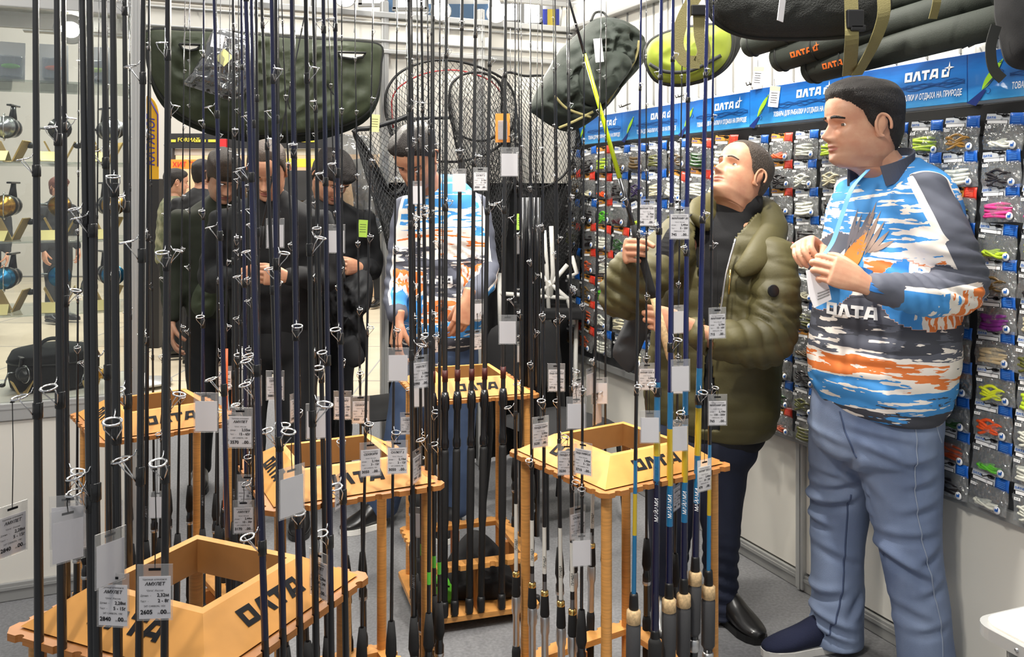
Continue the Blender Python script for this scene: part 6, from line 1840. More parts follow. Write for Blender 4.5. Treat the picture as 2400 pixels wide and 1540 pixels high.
def head_parts(Mh, hairline, thick, skin, body_mb, parent_inv, person, hair_m, brow_m, iris=(0.10, 0.07, 0.05), seed=1, gaze=(0, 1, 0), wave=0.0, brow_w=1.0, neck=None, lid_deg=13):
    X, Y, Z, a = HEAD
    nzr, na = X.shape
    vs = [Vector((X[i, j], Y[i, j], Z[i, j])) for i in range(nzr) for j in range(na)]
    fs = []
    for i in range(nzr - 1):
        for j in range(na):
            j2 = (j + 1) % na
            fs.append((i * na + j, i * na + j2, (i + 1) * na + j2, (i + 1) * na + j))
    fs = [f[::-1] for f in fs]
    wv = []
    c0 = Mh @ Vector((0, -0.005, 0)); R3 = Mh.to_3x3()
    for v_ in vs:
        if v_.z >= 0 or neck is None: wv.append(Mh @ v_)
        else:
            t_ = (-v_.z / 0.13); wv.append(c0 + R3 @ Vector((v_.x, v_.y + 0.005, 0)) + (Vector(neck) - c0) * t_)
    b0 = len(body_mb.v)
    body_mb.add(wv, fs)
    lp = np.array([[q_.x, q_.y, q_.z] for q_ in vs])
    sg = lambda t: 1 / (1 + np.exp(-t))
    ax_ = np.abs(lp[:, 0])
    jaw = sg((0.060 - lp[:, 2]) / 0.006) * sg((lp[:, 1] + 0.005) / 0.010) * sg((lp[:, 2] + 0.012) / 0.006)
    must = np.exp(-((lp[:, 2] - 0.068) / 0.006) ** 2 - (ax_ / 0.026) ** 4) * (lp[:, 1] > 0.05)
    ang_ = np.degrees(np.abs(np.arctan2(lp[:, 0], lp[:, 1])))
    hl_ = np.interp(ang_, [h[0] for h in hairline], [h[1] for h in hairline])
    fade = np.exp(-(np.maximum(hl_ - lp[:, 2], 0) / 0.010) ** 2) * (ang_ > 55)
    STUB.append((b0, np.clip(np.maximum(jaw * 0.55, must * 0.5) + fade * 0.8, 0, 1)))
    for s_ in (-1, 1):
        body_mb.add([Vector(p) for p in EAR[s_].v], EAR[s_].f, Mh)
    # hair cap
    pts = np.array([[v.x, v.y, v.z] for v in vs])
    cen = np.array([0, 0, 0.12])
    ang = np.degrees(np.abs(np.arctan2(pts[:, 0], pts[:, 1])))          # 0 front, 180 back
    hl = np.interp(ang, [h[0] for h in hairline], [h[1] for h in hairline])
    jag = nz(pts, 150, seed, 1) * 0.003
    m = pts[:, 2] - (hl + jag)
    dirv = pts - cen; dirv /= np.linalg.norm(dirv, axis=1)[:, None]
    th = np.clip(m / 0.022, 0, 1) ** 0.6
    top = np.interp(pts[:, 2], [0.05, 0.14, 0.20, 0.24], [thick[0], thick[0], thick[1], thick[1]])
    disp = 0.0012 + th * top * (1 + 0.35 * nz(pts, 90, seed + 5, 2, (1, 0.4, 1))) + wave * th * nz(pts, 40, seed + 9, 1)
    disp = np.where(m > 0, disp, np.clip(0.0012 + m * 0.45, -0.004, 0.0012))
    hv = pts + dirv * disp[:, None]
    keep = m > 0
    idx = -np.ones(len(pts), dtype=int); used_ = set(); hf = []
    for f in fs:
        if any(keep[q] for q in f): hf.append(f)
    mb = MB(); mb.add([Vector(p) for p in hv], hf, Mh)
    # drop unused vertices
    us = sorted({q for f in hf for q in f}); mp = {q: i for i, q in enumerate(us)}
    mb2 = MB(); mb2.add([mb.v[q] for q in us], [tuple(mp[q] for q in f) for f in hf])
    mb2.build('hair', hair_m, person, parent_inv)
    def surf_y(x, z):
        best = None
        i = int(np.argmin(np.abs(Z[:, 0] - z)))
        row = np.where(Y[i] > 0)[0]
        j = row[np.argmin(np.abs(X[i, row] - x))]
        return Y[i, j]
    # eyes: white, iris, lids
    for s_ in (-1, 1):
        ex, ez = 0.0315 * s_, 0.1180
        ey = surf_y(ex, ez) - 0.0076
        eo = MB(); eo.ball((ex, ey, ez), 0.0118, Mh, 16, 12)
        e = eo.build('eye', M['eyewhite'], person, parent_inv)
        g = Vector(gaze).normalized()
        fr = frame((ex, ey, ez), (1, 0, 0), g)
        io = MB(); io.lathe([(0.0001, 0.01195), (0.0028, 0.01185)], 12, Mh @ fr, 1); io.lathe([(0.0024, 0.0120), (0.0062, 0.01075), (0.0064, 0.0105)], 14, Mh @ fr, 0)
        io.build('iris', [mat('iris', iris, 0.2, coat=0.6), M['ink']], e)
        lid = MB()
        def lidf(th0, th1, rad):
            def fn(u, v):
                ph = -1.45 + 2.9 * u
                th = th0 + (th1 - th0) * v
                q = Vector((math.sin(ph) * math.cos(th), math.cos(ph) * math.cos(th), math.sin(th)))
                return Vector((ex, ey, ez)) + q * rad
            return fn
        lid.grid(lidf(R(lid_deg), R(85), 0.0132), 12, 6, Mh); lid.grid(lidf(R(-15), R(-80), 0.0128), 12, 6, Mh)
        body_mb.add([Vector(p) for p in lid.v], lid.f)
        # brow
        bpnt = []
        for i in range(8):
            t = i / 7
            x = s_ * (0.013 + 0.036 * t); z = 0.1375 + 0.0055 * math.sin(math.pi * (0.15 + 0.7 * t)) - 0.004 * t
            bpnt.append(Vector((x, surf_y(x, z) + 0.0003, z)))
        bb_ = MB(); eloft(bb_, [(p, 0.0038 * brow_w * (1 - 0.5 * abs(i / 7 - 0.4)), 0.0018) for i, p in enumerate(bpnt)], (0, 0, 1), 16, 8)
        bo = MB(); bo.add([Vector(p) for p in bb_.v], bb_.f, Mh); bo.build('eyebrow', brow_m, person, parent_inv)
    # lips tint
    lo = MB()
    rows = []
    for zz in np.linspace(0.0445, 0.0640, 9):
        row = []
        for xx in np.linspace(-1, 1, 15):
            half = 0.0235 * math.sqrt(max(0, 1 - ((zz - 0.0545) / 0.0105) ** 2)) if True else 0
            x = xx * half
            row.append(Mh @ Vector((x, surf_y(x, zz) + 0.0007, zz)))
        rows.append(row)
    lo.grid(lambda u, v: rows[int(round(v * 8))][int(round(u * 14))], 15, 9)
    lo.build('lips', M['lips'], person, parent_inv)

M['eyewhite'] = mat('eye_white', srgb(225, 218, 212), 0.25, coat=0.5)
M['lips'] = mat('lips', srgb(176, 110, 96), 0.5)
M['skin'] = mat('skin', srgb(214, 164, 134), 0.5, col2=srgb(204, 146, 118), vscale=26, bump=0.05, bscale=350)
M['skin2'] = mat('skin_tanned', srgb(206, 154, 122), 0.5, col2=srgb(192, 134, 106), vscale=26, bump=0.05, bscale=350)
def stubble_tint(m, col, k):
    nt = m.node_tree; b = nt.nodes['Principled BSDF']; src = b.inputs['Base Color'].links[0].from_socket
    at = nt.nodes.new('ShaderNodeAttribute'); at.attribute_name = 'stubble'
    mu = nt.nodes.new('ShaderNodeMath'); mu.operation = 'MULTIPLY'; mu.inputs[1].default_value = k
    x = nt.nodes.new('ShaderNodeMix'); x.data_type = 'RGBA'; x.inputs[7].default_value = col
    nt.links.new(at.outputs['Fac'], mu.inputs[0]); nt.links.new(mu.outputs[0], x.inputs[0]); nt.links.new(src, x.inputs[6]); nt.links.new(x.outputs[2], b.inputs['Base Color'])
stubble_tint(M['skin'], srgb(96, 74, 64), 0.5); stubble_tint(M['skin2'], srgb(104, 82, 70), 0.5)
M['hairdark'] = mat('hair_dark', srgb(34, 27, 24), 0.55, var=0.4, vscale=160, bump=0.8, bscale=420, stretch=(1, 1, 0.4))
M['hairbrown'] = mat('hair_brown', srgb(72, 54, 40), 0.6, var=0.4, vscale=160, bump=0.8, bscale=420, stretch=(1, 1, 0.4))
M['hairgrey'] = mat('hair_greybrown', srgb(84, 72, 62), 0.6, var=0.4, vscale=200, bump=0.8, bscale=420, stretch=(1, 1, 0.4))
M['jeans'] = mat('blue_jeans', srgb(138, 154, 184), 0.85, col2=srgb(98, 114, 148), vscale=4, bump=0.15, bscale=500, stretch=(1, 1, 0.5))
M['jeansdark'] = mat('dark_blue_jeans', srgb(34, 40, 60), 0.85, var=0.25, vscale=6, bump=0.1, bscale=500)
M['jeansmid'] = mat('mid_blue_jeans', srgb(66, 84, 116), 0.85, var=0.25, vscale=6, bump=0.1, bscale=500)
M['olivejacket'] = mat('olive_jacket', srgb(86, 80, 46), 0.6, var=0.2, vscale=6, bump=0.06, bscale=120)
M['blacksweater'] = mat('black_sweater', srgb(25, 25, 27), 0.95, bump=0.2, bscale=500)
M['darkcoat'] = mat('dark_coat', srgb(30, 31, 34), 0.8, var=0.2, vscale=8)
M['olivecoat'] = mat('dark_olive_coat', srgb(46, 50, 38), 0.85, var=0.2, vscale=8)
M['shoeblack'] = mat('black_leather', srgb(22, 21, 21), 0.32, coat=0.3)
M['shoenavy'] = mat('navy_knit', srgb(26, 32, 60), 0.9, bump=0.4, bscale=500)
M['solewhite'] = mat('white_sole', srgb(232, 230, 224), 0.6)

def jersey_mat():
    """printed jersey: horizontal streaks of blue, white, orange and grey; grey sleeve stripe with white edges, grey cuffs"""
    B, W, O, G, D = srgb(66, 146, 216), srgb(240, 232, 224), srgb(224, 122, 58), srgb(88, 91, 104), srgb(62, 64, 74)
    m = ramp_mat('printed_jersey', [(0, D), (.035, B), (.125, W), (.15, O), (.205, W), (.25, G), (.30, D), (.36, G), (.47, D), (.49, G), (.51, W), (.56, O), (.59, W), (.63, B), (.655, W), (.70, B), (.735, W), (.765, B), (.845, W), (.87, B)],
                 'Z', 0.85, 1.60, 0.75, 0.34, 1.0, (4.5, 4.5, 26), 'CONSTANT')
    nt = m.node_tree; b = nt.nodes['Principled BSDF']
    src = b.inputs['Base Color'].links[0].from_socket
    # second, finer streak layer in white
    tc = nt.nodes.new('ShaderNodeTexCoord'); mp = nt.nodes.new('ShaderNodeMapping'); mp.inputs['Scale'].default_value = (9, 9, 60)
    nt.links.new(tc.outputs['Object'], mp.inputs[0])
    n = nt.nodes.new('ShaderNodeTexNoise'); n.inputs['Scale'].default_value = 1.0; n.inputs['Detail'].default_value = 3
    nt.links.new(mp.outputs[0], n.inputs['Vector'])
    gt = nt.nodes.new('ShaderNodeMath'); gt.operation = 'GREATER_THAN'; gt.inputs[1].default_value = 0.60
    nt.links.new(n.outputs['Fac'], gt.inputs[0])
    mx = nt.nodes.new('ShaderNodeMix'); mx.data_type = 'RGBA'; mx.inputs[7].default_value = W
    nt.links.new(gt.outputs[0], mx.inputs[0]); nt.links.new(src, mx.inputs[6])
    last = mx.outputs[2]
    def band(attr, lo, hi, col, last):
        at = nt.nodes.new('ShaderNodeAttribute'); at.attribute_name = attr
        g1 = nt.nodes.new('ShaderNodeMath'); g1.operation = 'GREATER_THAN'; g1.inputs[1].default_value = lo
        g2 = nt.nodes.new('ShaderNodeMath'); g2.operation = 'LESS_THAN'; g2.inputs[1].default_value = hi
        mu = nt.nodes.new('ShaderNodeMath'); mu.operation = 'MULTIPLY'
        nt.links.new(at.outputs['Fac'], g1.inputs[0]); nt.links.new(at.outputs['Fac'], g2.inputs[0])
        nt.links.new(g1.outputs[0], mu.inputs[0]); nt.links.new(g2.outputs[0], mu.inputs[1])
        x = nt.nodes.new('ShaderNodeMix'); x.data_type = 'RGBA'; x.inputs[7].default_value = col
        nt.links.new(mu.outputs[0], x.inputs[0]); nt.links.new(last, x.inputs[6])
        return x.outputs[2]
    # lower sleeves: orange, white and blue streaks along the arm
    at = nt.nodes.new('ShaderNodeAttribute'); at.attribute_name = 'armt'
    n3 = nt.nodes.new('ShaderNodeTexNoise'); n3.inputs['Scale'].default_value = 1.0; n3.inputs['Detail'].default_value = 3
    mp3 = nt.nodes.new('ShaderNodeMapping'); mp3.inputs['Scale'].default_value = (40, 40, 12)
    nt.links.new(tc.outputs['Object'], mp3.inputs[0]); nt.links.new(mp3.outputs[0], n3.inputs['Vector'])
    ma = nt.nodes.new('ShaderNodeMath'); ma.operation = 'MULTIPLY_ADD'; ma.inputs[1].default_value = 0.55
    nt.links.new(n3.outputs['Fac'], ma.inputs[0]); nt.links.new(at.outputs['Fac'], ma.inputs[2])
    hv = nt.nodes.new('ShaderNodeMath'); hv.operation = 'MULTIPLY'; hv.inputs[1].default_value = 0.4
    nt.links.new(ma.outputs[0], hv.inputs[0])
    cr = nt.nodes.new('ShaderNodeValToRGB'); cr.color_ramp.interpolation = 'CONSTANT'
    el = cr.color_ramp.elements
    stops = [(0, W), (.50, O), (.565, W), (.60, O), (.64, W), (.68, B), (.90, B)]
    while len(el) < len(stops): el.new(0.5)
    for e, (p_, c_) in zip(el, stops): e.position = p_; e.color = c_
    nt.links.new(hv.outputs[0], cr.inputs[0])
    g1 = nt.nodes.new('ShaderNodeMath'); g1.operation = 'GREATER_THAN'; g1.inputs[1].default_value = 0.97
    nt.links.new(at.outputs['Fac'], g1.inputs[0])
    x = nt.nodes.new('ShaderNodeMix'); x.data_type = 'RGBA'
    nt.links.new(g1.outputs[0], x.inputs[0]); nt.links.new(last, x.inputs[6]); nt.links.new(cr.outputs[0], x.inputs[7])
    last = x.outputs[2]
    last = band('stripe', -0.1, 0.33, W, last)
    last = band('stripe', -0.1, 0.255, G, last)
    last = band('cuff', 0.5, 2.0, G, last)
    nt.links.new(last, b.inputs['Base Color'])
    return m
M['jersey'] = jersey_mat()

def arm_attrs(v, arm, refs, rmax, cuff_from=0.86):
    """stripe: 0..1 angle/pi from the outer line of the sleeve (9 elsewhere); cuff: 1 near the wrist"""
    st = np.full(len(v), 9.0); cf = np.zeros(len(v)); bestd = np.full(len(v), 9.0)
    at_ = np.full(len(v), -1.0)
    for k in range(4):
        a = np.array(arm[k]); b = np.array(arm[k + 1]); ab = b - a; L = np.linalg.norm(ab); t = (v - a) @ ab / L ** 2
        tc = np.clip(t, -0.35 if k == 0 else 0, 1.0 if k < 3 else 1.3)
        q = v - (a + tc[:, None] * ab); dist = np.linalg.norm(q, axis=1)
        ref = np.array(refs[k // 2], dtype=float); u = ab / L; ref = ref - u * (ref @ u); ref /= np.linalg.norm(ref)
        cosang = (q @ ref) / np.maximum(dist, 1e-6)
        ang = np.arccos(np.clip(cosang, -1, 1)) / np.pi
        ok = (dist < rmax) & (dist < bestd)
        st[ok] = ang[ok]; bestd[ok] = dist[ok]; at_[ok] = (np.clip(tc[ok], 0, 1) + k) * 0.5
        if k == 3: cf[(dist < rmax * 0.8) & (t > 0.62)] = 1.0
    return st, cf, at_

def shoe_geo(up, sole, heel, toe, w=0.045, h=0.075):
    heel = Vector(heel); toe = Vector(toe); d = toe - heel; L = d.length; u = d.normalized(); s = Vector((-u.y, u.x, 0))
    def q(t, z): return heel + u * (L * t) + Vector((0, 0, z))
    eloft(up, [(q(0.03, .045), w * .75, .035), (q(.15, .06), w * .86, .052), (q(.32, .062), w * .9, .05), (q(.5, .05), w * .98, .038), (q(.72, .038), w * 1.05, .027), (q(.9, .030), w * .8, .02), (q(.97, .027), w * .45, .014)], s, 30, 20)
    pts = []
    for t, ww in ((0, .55), (.05, .8), (.2, .88), (.45, .92), (.7, 1.1), (.86, .95), (.96, .62), (1.0, .2)):
        pts.append((t, ww))
    poly = [(t * L, w * ww) for t, ww in pts] + [(t * L, -w * ww) for t, ww in reversed(pts)]
    fr = frame(heel, u, (0, 0, 1))
    sole.prism(poly, 0.001, 0.024, fr)

def build_person(S):
    base = Vector(S['base']); inv = Matrix.Translation(-base)
    body = MB()
    # ---- inner body (under the clothes) fused coarse
    core = MB(); shr = 0.80
    side = S['side']
    eloft(core, [(p, a * shr, b * shr) for p, a, b in S['torso']], side, None, 20)
    for arm, rad in S['arms']:
        eloft(core, [(p, r * 0.62, r * 0.62) for p, r in zip(arm, rad)], (0.3, 0.9, 0.1), None, 14)
        if 'handwrist' in S: pass
    for leg, rad in S['legs']:
        eloft(core, [(p, r * 0.66, r * 0.66) for p, r in zip(leg, rad)], side, None, 14)
    nk = S['neck']
    eloft(core, [(nk[0], .085, .07), (nk[1], .060, .062), (nk[2], .057, .060)], side, 12, 20)
    v, nn, f = fuse(core, 0.012, 8)
    body.add([Vector(p) for p in v], f)
    for h in S['hands']:
        v, nn, f = hand_geo(*h[:6], **(h[6] if len(h) > 6 else {}))
        body.add([Vector(p) for p in v], f)
        W, d = Vector(h[0]), Vector(h[1]).normalized()
        if len(h) > 7:
            t_ = MB(); eloft(t_, [(Vector(h[7]), .034, .032), (W.lerp(Vector(h[7]), .5), .031, .028), (W, .026, .021)], (0, 0, 1), 12, 14); body.add([Vector(p) for p in t_.v], t_.f)
    person = bpy.data.objects.new('person', None)
    holder = person
    # head adds to the body mesh
    person_me = bpy.data.meshes.new('person')
    person = bpy.data.objects.new('person', person_me); COL.objects.link(person); person.location = base
    bpy.data.objects.remove(holder)
    head_parts(S['Mh'], S['hairline'], S['thick'], S['skin'], body, inv, person, S['hair'], S.get('brow', S['hair']), seed=S.get('seed', 1), gaze=S.get('gaze', (0, 1, 0)), wave=S.get('wave', 0), brow_w=S.get('brow_w', 1), neck=S['neck'][0], lid_deg=S.get("lid", 13))
    me = body.mesh('person', S['skin'])
    arr = np.zeros(len(me.vertices), dtype=np.float32); b0, val = STUB[-1]; arr[b0:b0 + len(val)] = val
    atr = me.attributes.new('stubble', 'FLOAT', 'POINT'); atr.data.foreach_set('value', arr)
    me.transform(inv)
    person.data = me; bpy.data.meshes.remove(person_me)
    tag(person, S['label'], 'person')
    # ---- top garment
    top = MB()
    eloft(top, S['torso'], side, None, 32, S.get('tpow', 0.92))
    for arm, rad in S['arms']:
        eloft(top, [(p, r, r) for p, r in zip(arm, rad)], (0.3, 0.9, 0.1), None, 20)
    vox = S.get('vox', 0.008)
    v, nn, f = fuse(top, vox, S.get('sm', 10))
    amp = S.get('fold', 0.006)
    dsp = amp * nz(v, 26, 3 + S.get('seed', 0), 2, (1, 1, 0.55)) + amp * 0.5 * nz(v, 60, 8, 1, (0.7, 0.7, 1.4))
    for c, rr_, axd, freq, A in S.get('creases', ()):
        c = np.array(c); w = np.exp(-((v - c) ** 2).sum(1) / rr_ ** 2)
        ph = (v @ np.array(axd)) * freq + 1.2 * nz(v, 22, 5, 1)
        dsp += A * w * (np.abs(np.sin(ph)) - 0.5)
    if 'quilt' in S:
        qs = S['quilt']
        dsp += S.get('qamp', 0.0045) * (np.abs(np.sin((v[:, 2] + 0.02 * nz(v, 9, 4)) * math.pi / qs)) ** 0.5 - 0.6)
    v = v + nn * dsp[:, None]
    if 'cut' in S:
        f = [q for q in f if not S['cut'](v[list(q)].mean(0))]
    mb = MB(); mb.add([Vector(p) for p in v], f)
    us = sorted({q for ff in mb.f for q in ff}); mp = {q: i for i, q in enumerate(us)}
    mb.v = [mb.v[q] for q in us]; mb.f = [tuple(mp[q] for q in ff) for ff in mb.f]
    go = mb.build(S['topname'], S['topmat'], person, inv)
    go.data.transform(inv); go.matrix_local = Matrix.Identity(4)
    if 'cut' in S:
        sd = go.modifiers.new('thick', 'SOLIDIFY'); sd.thickness = 0.012; sd.offset = -1
    if S.get('stripes'):
        vv = v[us]
        st = np.full(len(vv), 9.0); cf = np.zeros(len(vv)); at = np.full(len(vv), -1.0)
        for (arm, rad), refs in zip(S['arms'], S['stripes']):
            s1, c1, t1 = arm_attrs(vv, arm, refs, S.get('armr', 0.118))
            st = np.minimum(st, s1); cf = np.maximum(cf, c1); at = np.maximum(at, t1)
        # keep the stripe off the trunk
        for nm, arr in (('stripe', st), ('cuff', cf), ('armt', at)):
            atr = go.data.attributes.new(nm, 'FLOAT', 'POINT'); atr.data.foreach_set('value', arr.astype(np.float32))
    S['bvh'] = BVHTree.FromPolygons([Vector(p) for p in v], f)
    # ---- trousers
    tr = MB()
    p0, a0, b0 = S['pelvis'][0]
    eloft(tr, S['pelvis'], side, None, 28)
    for leg, rad in S['legs']:
        eloft(tr, [(p, r, r) for p, r in zip(leg, rad)], side, None, 22)
    v, nn, f = fuse(tr, S.get('voxleg', 0.009), 8)
    amp = S.get('legfold', 0.007)
    dsp = amp * nz(v, 13, 12 + S.get('seed', 0), 2, (1, 1, 0.7)) + amp * 0.35 * (1 - 2 * np.abs(nz(v, 26, 15, 2, (1, 1, 0.9))))
    for c, rr_, axd, freq, A in S.get('legcreases', ()):
        c = np.array(c); w = np.exp(-((v - c) ** 2).sum(1) / rr_ ** 2)
        dsp += A * w * (np.abs(np.sin((v @ np.array(axd)) * freq + 1.0 * nz(v, 18, 6, 1))) - 0.5)
    for (ax_, az_), (bx_, bz_), Yc, wd, A in [(a0_, b0_, y0_, w0_ * 1.1, A0_ * S.get('foldk', 0.62)) for a0_, b0_, y0_, w0_, A0_ in S.get('legfolds', ())]:
        a_ = np.array([(ax_ - 1200) / F_PX * Yc, CAM_H + (HORIZON - az_) / F_PX * Yc]); b_ = np.array([(bx_ - 1200) / F_PX * Yc, CAM_H + (HORIZON - bz_) / F_PX * Yc])
        q = v[:, [0, 2]]; d_ = b_ - a_; L_ = np.linalg.norm(d_); t_ = np.clip(((q - a_) @ d_) / L_ ** 2, 0, 1)
        foot = a_ + t_[:, None] * d_; nrm_ = np.array([-d_[1], d_[0]]) / L_
        sd = ((q - foot) @ nrm_); dist = np.linalg.norm(q - foot, axis=1)
        endf = np.sin(np.pi * (0.12 + 0.76 * t_)); near = (nn[:, 1] < 0.35) & (np.abs(v[:, 1] - Yc) < 0.16)
        dsp += near * endf * A * (-1.0 * np.exp(-(dist / wd) ** 2) + 0.8 * np.exp(-((sd - 1.7 * wd) / (1.1 * wd)) ** 2 - (np.maximum(dist - np.abs(sd), 0) / wd) ** 2))
    v = v + nn * dsp[:, None]
    v[:, 2] = np.maximum(v[:, 2], 0.02)
    S['legbvh'] = BVHTree.FromPolygons([Vector(p) for p in v], f)
    mb = MB(); mb.add([Vector(p) for p in v], f); mb.build('trousers', S['legmat'], person, inv)
    for heel, toe, um, sm in S['shoes']:
        up = MB(); so = MB(); shoe_geo(up, so, heel, toe)
        u = up.build('shoe', um, person, inv); so.build('sole', sm, u)
    return person, inv

def decal(mb, polys, bvh, origin, xdir, ydir, ndir, sub=0.012, lift=0.0025, mat_=0):
    """wrap flat polygons (in x,y metres) onto the garment by casting along -ndir"""
    xdir, ydir, ndir = Vector(xdir).normalized(), Vector(ydir).normalized(), Vector(ndir).normalized()
    for poly in polys:
        bm = bmesh.new()
        bm.faces.new([bm.verts.new((x, y, 0)) for x, y in poly])
        bmesh.ops.triangulate(bm, faces=bm.faces[:])
        for _ in range(4):
            es = [e for e in bm.edges if e.calc_length() > sub]
            if not es: break
            bmesh.ops.subdivide_edges(bm, edges=es, cuts=1)
            bmesh.ops.triangulate(bm, faces=bm.faces[:])
        bm.verts.index_update(); vs = []; ok = True
        for v in bm.verts:
            p = Vector(origin) + xdir * v.co.x + ydir * v.co.y
            h = bvh.ray_cast(p + ndir * 0.4, -ndir)
            if h[0] is None: ok = False; break
            vs.append(h[0] + ndir * lift)
        if ok: mb.add(vs, [tuple(q.index for q in ff.verts) for ff in bm.faces], None, mat_)
        bm.free()

def headM(centre, fwd, scale=(1, 1, 1), roll=0.0, zc=0.12):
    """matrix for a head whose middle (zc above the chin) is at centre, looking along fwd"""
    f = Vector(fwd).normalized()
    up = Vector((0, 0, 1)); up = (up - f * f.dot(up)).normalized()
    x = f.cross(up)
    Mx = Matrix(((x.x, f.x, up.x, 0), (x.y, f.y, up.y, 0), (x.z, f.z, up.z, 0), (0, 0, 0, 1)))
    return Matrix.Translation(centre) @ Mx @ RY(roll) @ Matrix.Diagonal((*scale, 1)) @ T(0, 0, -zc)
HL_SHORT = [(0, .196), (25, .192), (45, .176), (62, .155), (75, .118), (85, .108), (95, .140), (110, .128), (125, .075), (150, .045), (180, .035)]
HL_HIGH = [(0, .212), (25, .210), (40, .196), (58, .160), (75, .120), (85, .112), (95, .140), (110, .128), (125, .080), (150, .05), (180, .04)]
HL_FRINGE = [(0, .158), (30, .156), (50, .150), (65, .140), (78, .105), (88, .100), (98, .125), (112, .11), (130, .05), (150, .03), (180, .025)]
relax = [(22, 28, 18)] * 4
grip = [(62, 82, 45), (64, 84, 45), (66, 84, 45), (68, 82, 45)]

# ------------------------------------------------------------------ standing vendor (right)
side1 = Vector((0.5, -0.87, 0)); fw1 = Vector((-0.87, -0.5, 0))
a1 = [P(2150, 448, 2.570), P(2205, 555, 2.510), P(2262, 672, 2.510), P(2170, 690, 2.450), P(2046, 672, 2.410)]
r1 = [0.088, 0.080, 0.066, 0.060, 0.043]
a2 = [P(2020, 448, 2.860), P(1990, 560, 2.900), P(1975, 650, 2.840), P(1945, 640, 2.730), P(1922, 612, 2.630)]
r2 = [0.085, 0.074, 0.062, 0.052, 0.042]
l_near = [P(2105, 985, 2.660), P(2112, 1120, 2.700), P(2134, 1290, 2.680), P(2158, 1420, 2.680), P(2176, 1590, 2.700)]
l_far = [P(1985, 985, 2.820), P(1975, 1120, 2.920), P(1962, 1270, 2.930), P(1962, 1400, 2.930), P(1960, 1500, 2.940)]
S1 = dict(base=(1.13, 2.78, 0), label='dark-haired vendor in printed blue and orange jersey and jeans, looking left', side=side1, seed=1,
    torso=[(P(2060, 935, 2.710), .205, .162), (P(2063, 900, 2.710), .222, .176), (P(2066, 840, 2.710), .228, .182), (P(2072, 760, 2.710), .226, .178), (P(2080, 660, 2.710), .216, .178), (P(2088, 560, 2.710), .212, .162), (P(2094, 490, 2.710), .206, .148), (P(2096, 440, 2.710), .180, .122), (P(2086, 405, 2.710), .110, .088)],
    arms=[(a1, r1), (a2, r2)], stripes=[((0.42, -0.90, 0.10), (0.0, -0.45, 0.90)), ((-0.5, 0.87, 0), (0, 0, 1))],
    legs=[(l_near, [.122, .116, .089, .082, .082]), (l_far, [.116, .106, .086, .084, .086])], pelvis=[(P(2056, 900, 2.710), .185, .155), (P(2052, 960, 2.740), .205, .170), (P(2046, 1040, 2.740), .200, .160)],
    neck=(P(2082, 425, 2.710), P(2066, 385, 2.700), P(2046, 350, 2.690)),
    Mh=headM(P(2022, 292, 2.690), (-0.985, -0.17, -0.03), (1.06, 1.14, 1.07)), hairline=HL_SHORT, thick=(.004, .018), skin=M['skin'], hair=M['hairdark'], gaze=(-0.25, 1, 0.0), lid=20, brow_w=1.1, wave=0.003,
    hands=[(P(2022, 664, 2.410), (-0.90, -0.05, 0.38), (0.10, -0.98, 0.12), True, [(38, 55, 35), (40, 58, 35), (42, 58, 35), (44, 55, 35)], (10, 18, 20, 38), dict(size=1.04)),
           (P(1918, 596, 2.610), (-0.70, -0.55, 0.42), (-0.55, -0.05, 0.80), False, [(58, 62, 38), (60, 62, 38), (60, 60, 38), (60, 58, 38)], (10, 20, 20, 35), dict(size=1.02))],
    topname='jersey', topmat=M['jersey'], vox=0.0065, fold=0.005, sm=8,
    creases=[(P(2255, 660, 2.460), .10, (0.3, 0, 1), 95, .014), (P(2150, 690, 2.430), .09, (1, 0, 0.4), 90, .009), (P(2170, 560, 2.510), .12, (0.5, 0.2, 1), 60, .008), (P(2060, 900, 2.560), .22, (0.15, 0, 1), 55, .008)],
    legmat=M['jeans'], voxleg=0.007, legfold=0.0035,
    legfolds=[((1890, 1212), (1990, 1180), 2.84, .013, .030), ((1895, 1238), (1945, 1250), 2.84, .011, .018), ((1920, 1160), (2005, 1128), 2.84, .012, .014), ((1910, 1110), (1985, 1128), 2.84, .012, .010), ((1925, 1300), (2010, 1330), 2.84, .013, .012),
              ((1900, 1420), (1975, 1400), 2.85, .013, .020), ((1890, 1452), (1990, 1490), 2.85, .012, .022), ((1905, 1490), (1990, 1520), 2.85, .011, .016), ((2020, 1400), (1990, 1450), 2.85, .012, .014),
              ((2062, 1308), (2180, 1372), 2.60, .013, .034), ((2080, 1275), (2200, 1262), 2.60, .013, .014), ((2120, 1215), (2200, 1190), 2.60, .013, .014), ((2130, 1150), (2195, 1128), 2.60, .012, .014), ((2110, 1090), (2195, 1075), 2.60, .011, .012),
              ((1985, 1040), (2085, 1075), 2.64, .012, .014), ((1990, 1010), (2120, 1030), 2.63, .011, .011), ((1900, 1020), (1970, 1035), 2.75, .011, .010), ((2020, 1120), (2060, 1180), 2.62, .013, .012), ((2010, 985), (2140, 985), 2.63, .011, .008), ((1985, 1060), (2010, 1150), 2.66, .010, .018),
              ((2160, 1330), (2205, 1300), 2.60, .012, .016), ((2165, 1410), (2215, 1380), 2.60, .013, .014), ((2110, 1440), (2190, 1470), 2.60, .014, .012), ((2150, 1500), (2220, 1480), 2.60, .013, .014)],
    shoes=[((P(1985, 1500, 2.930).x, 2.95, 0), (P(1788, 1500, 2.870).x, 2.88, 0), M['shoenavy'], M['solewhite']), ((P(2195, 1560, 2.700).x, 2.70, 0), (P(2030, 1560, 2.600).x, 2.52, 0), M['shoenavy'], M['solewhite'])])
p1, inv1 = build_person(S1)
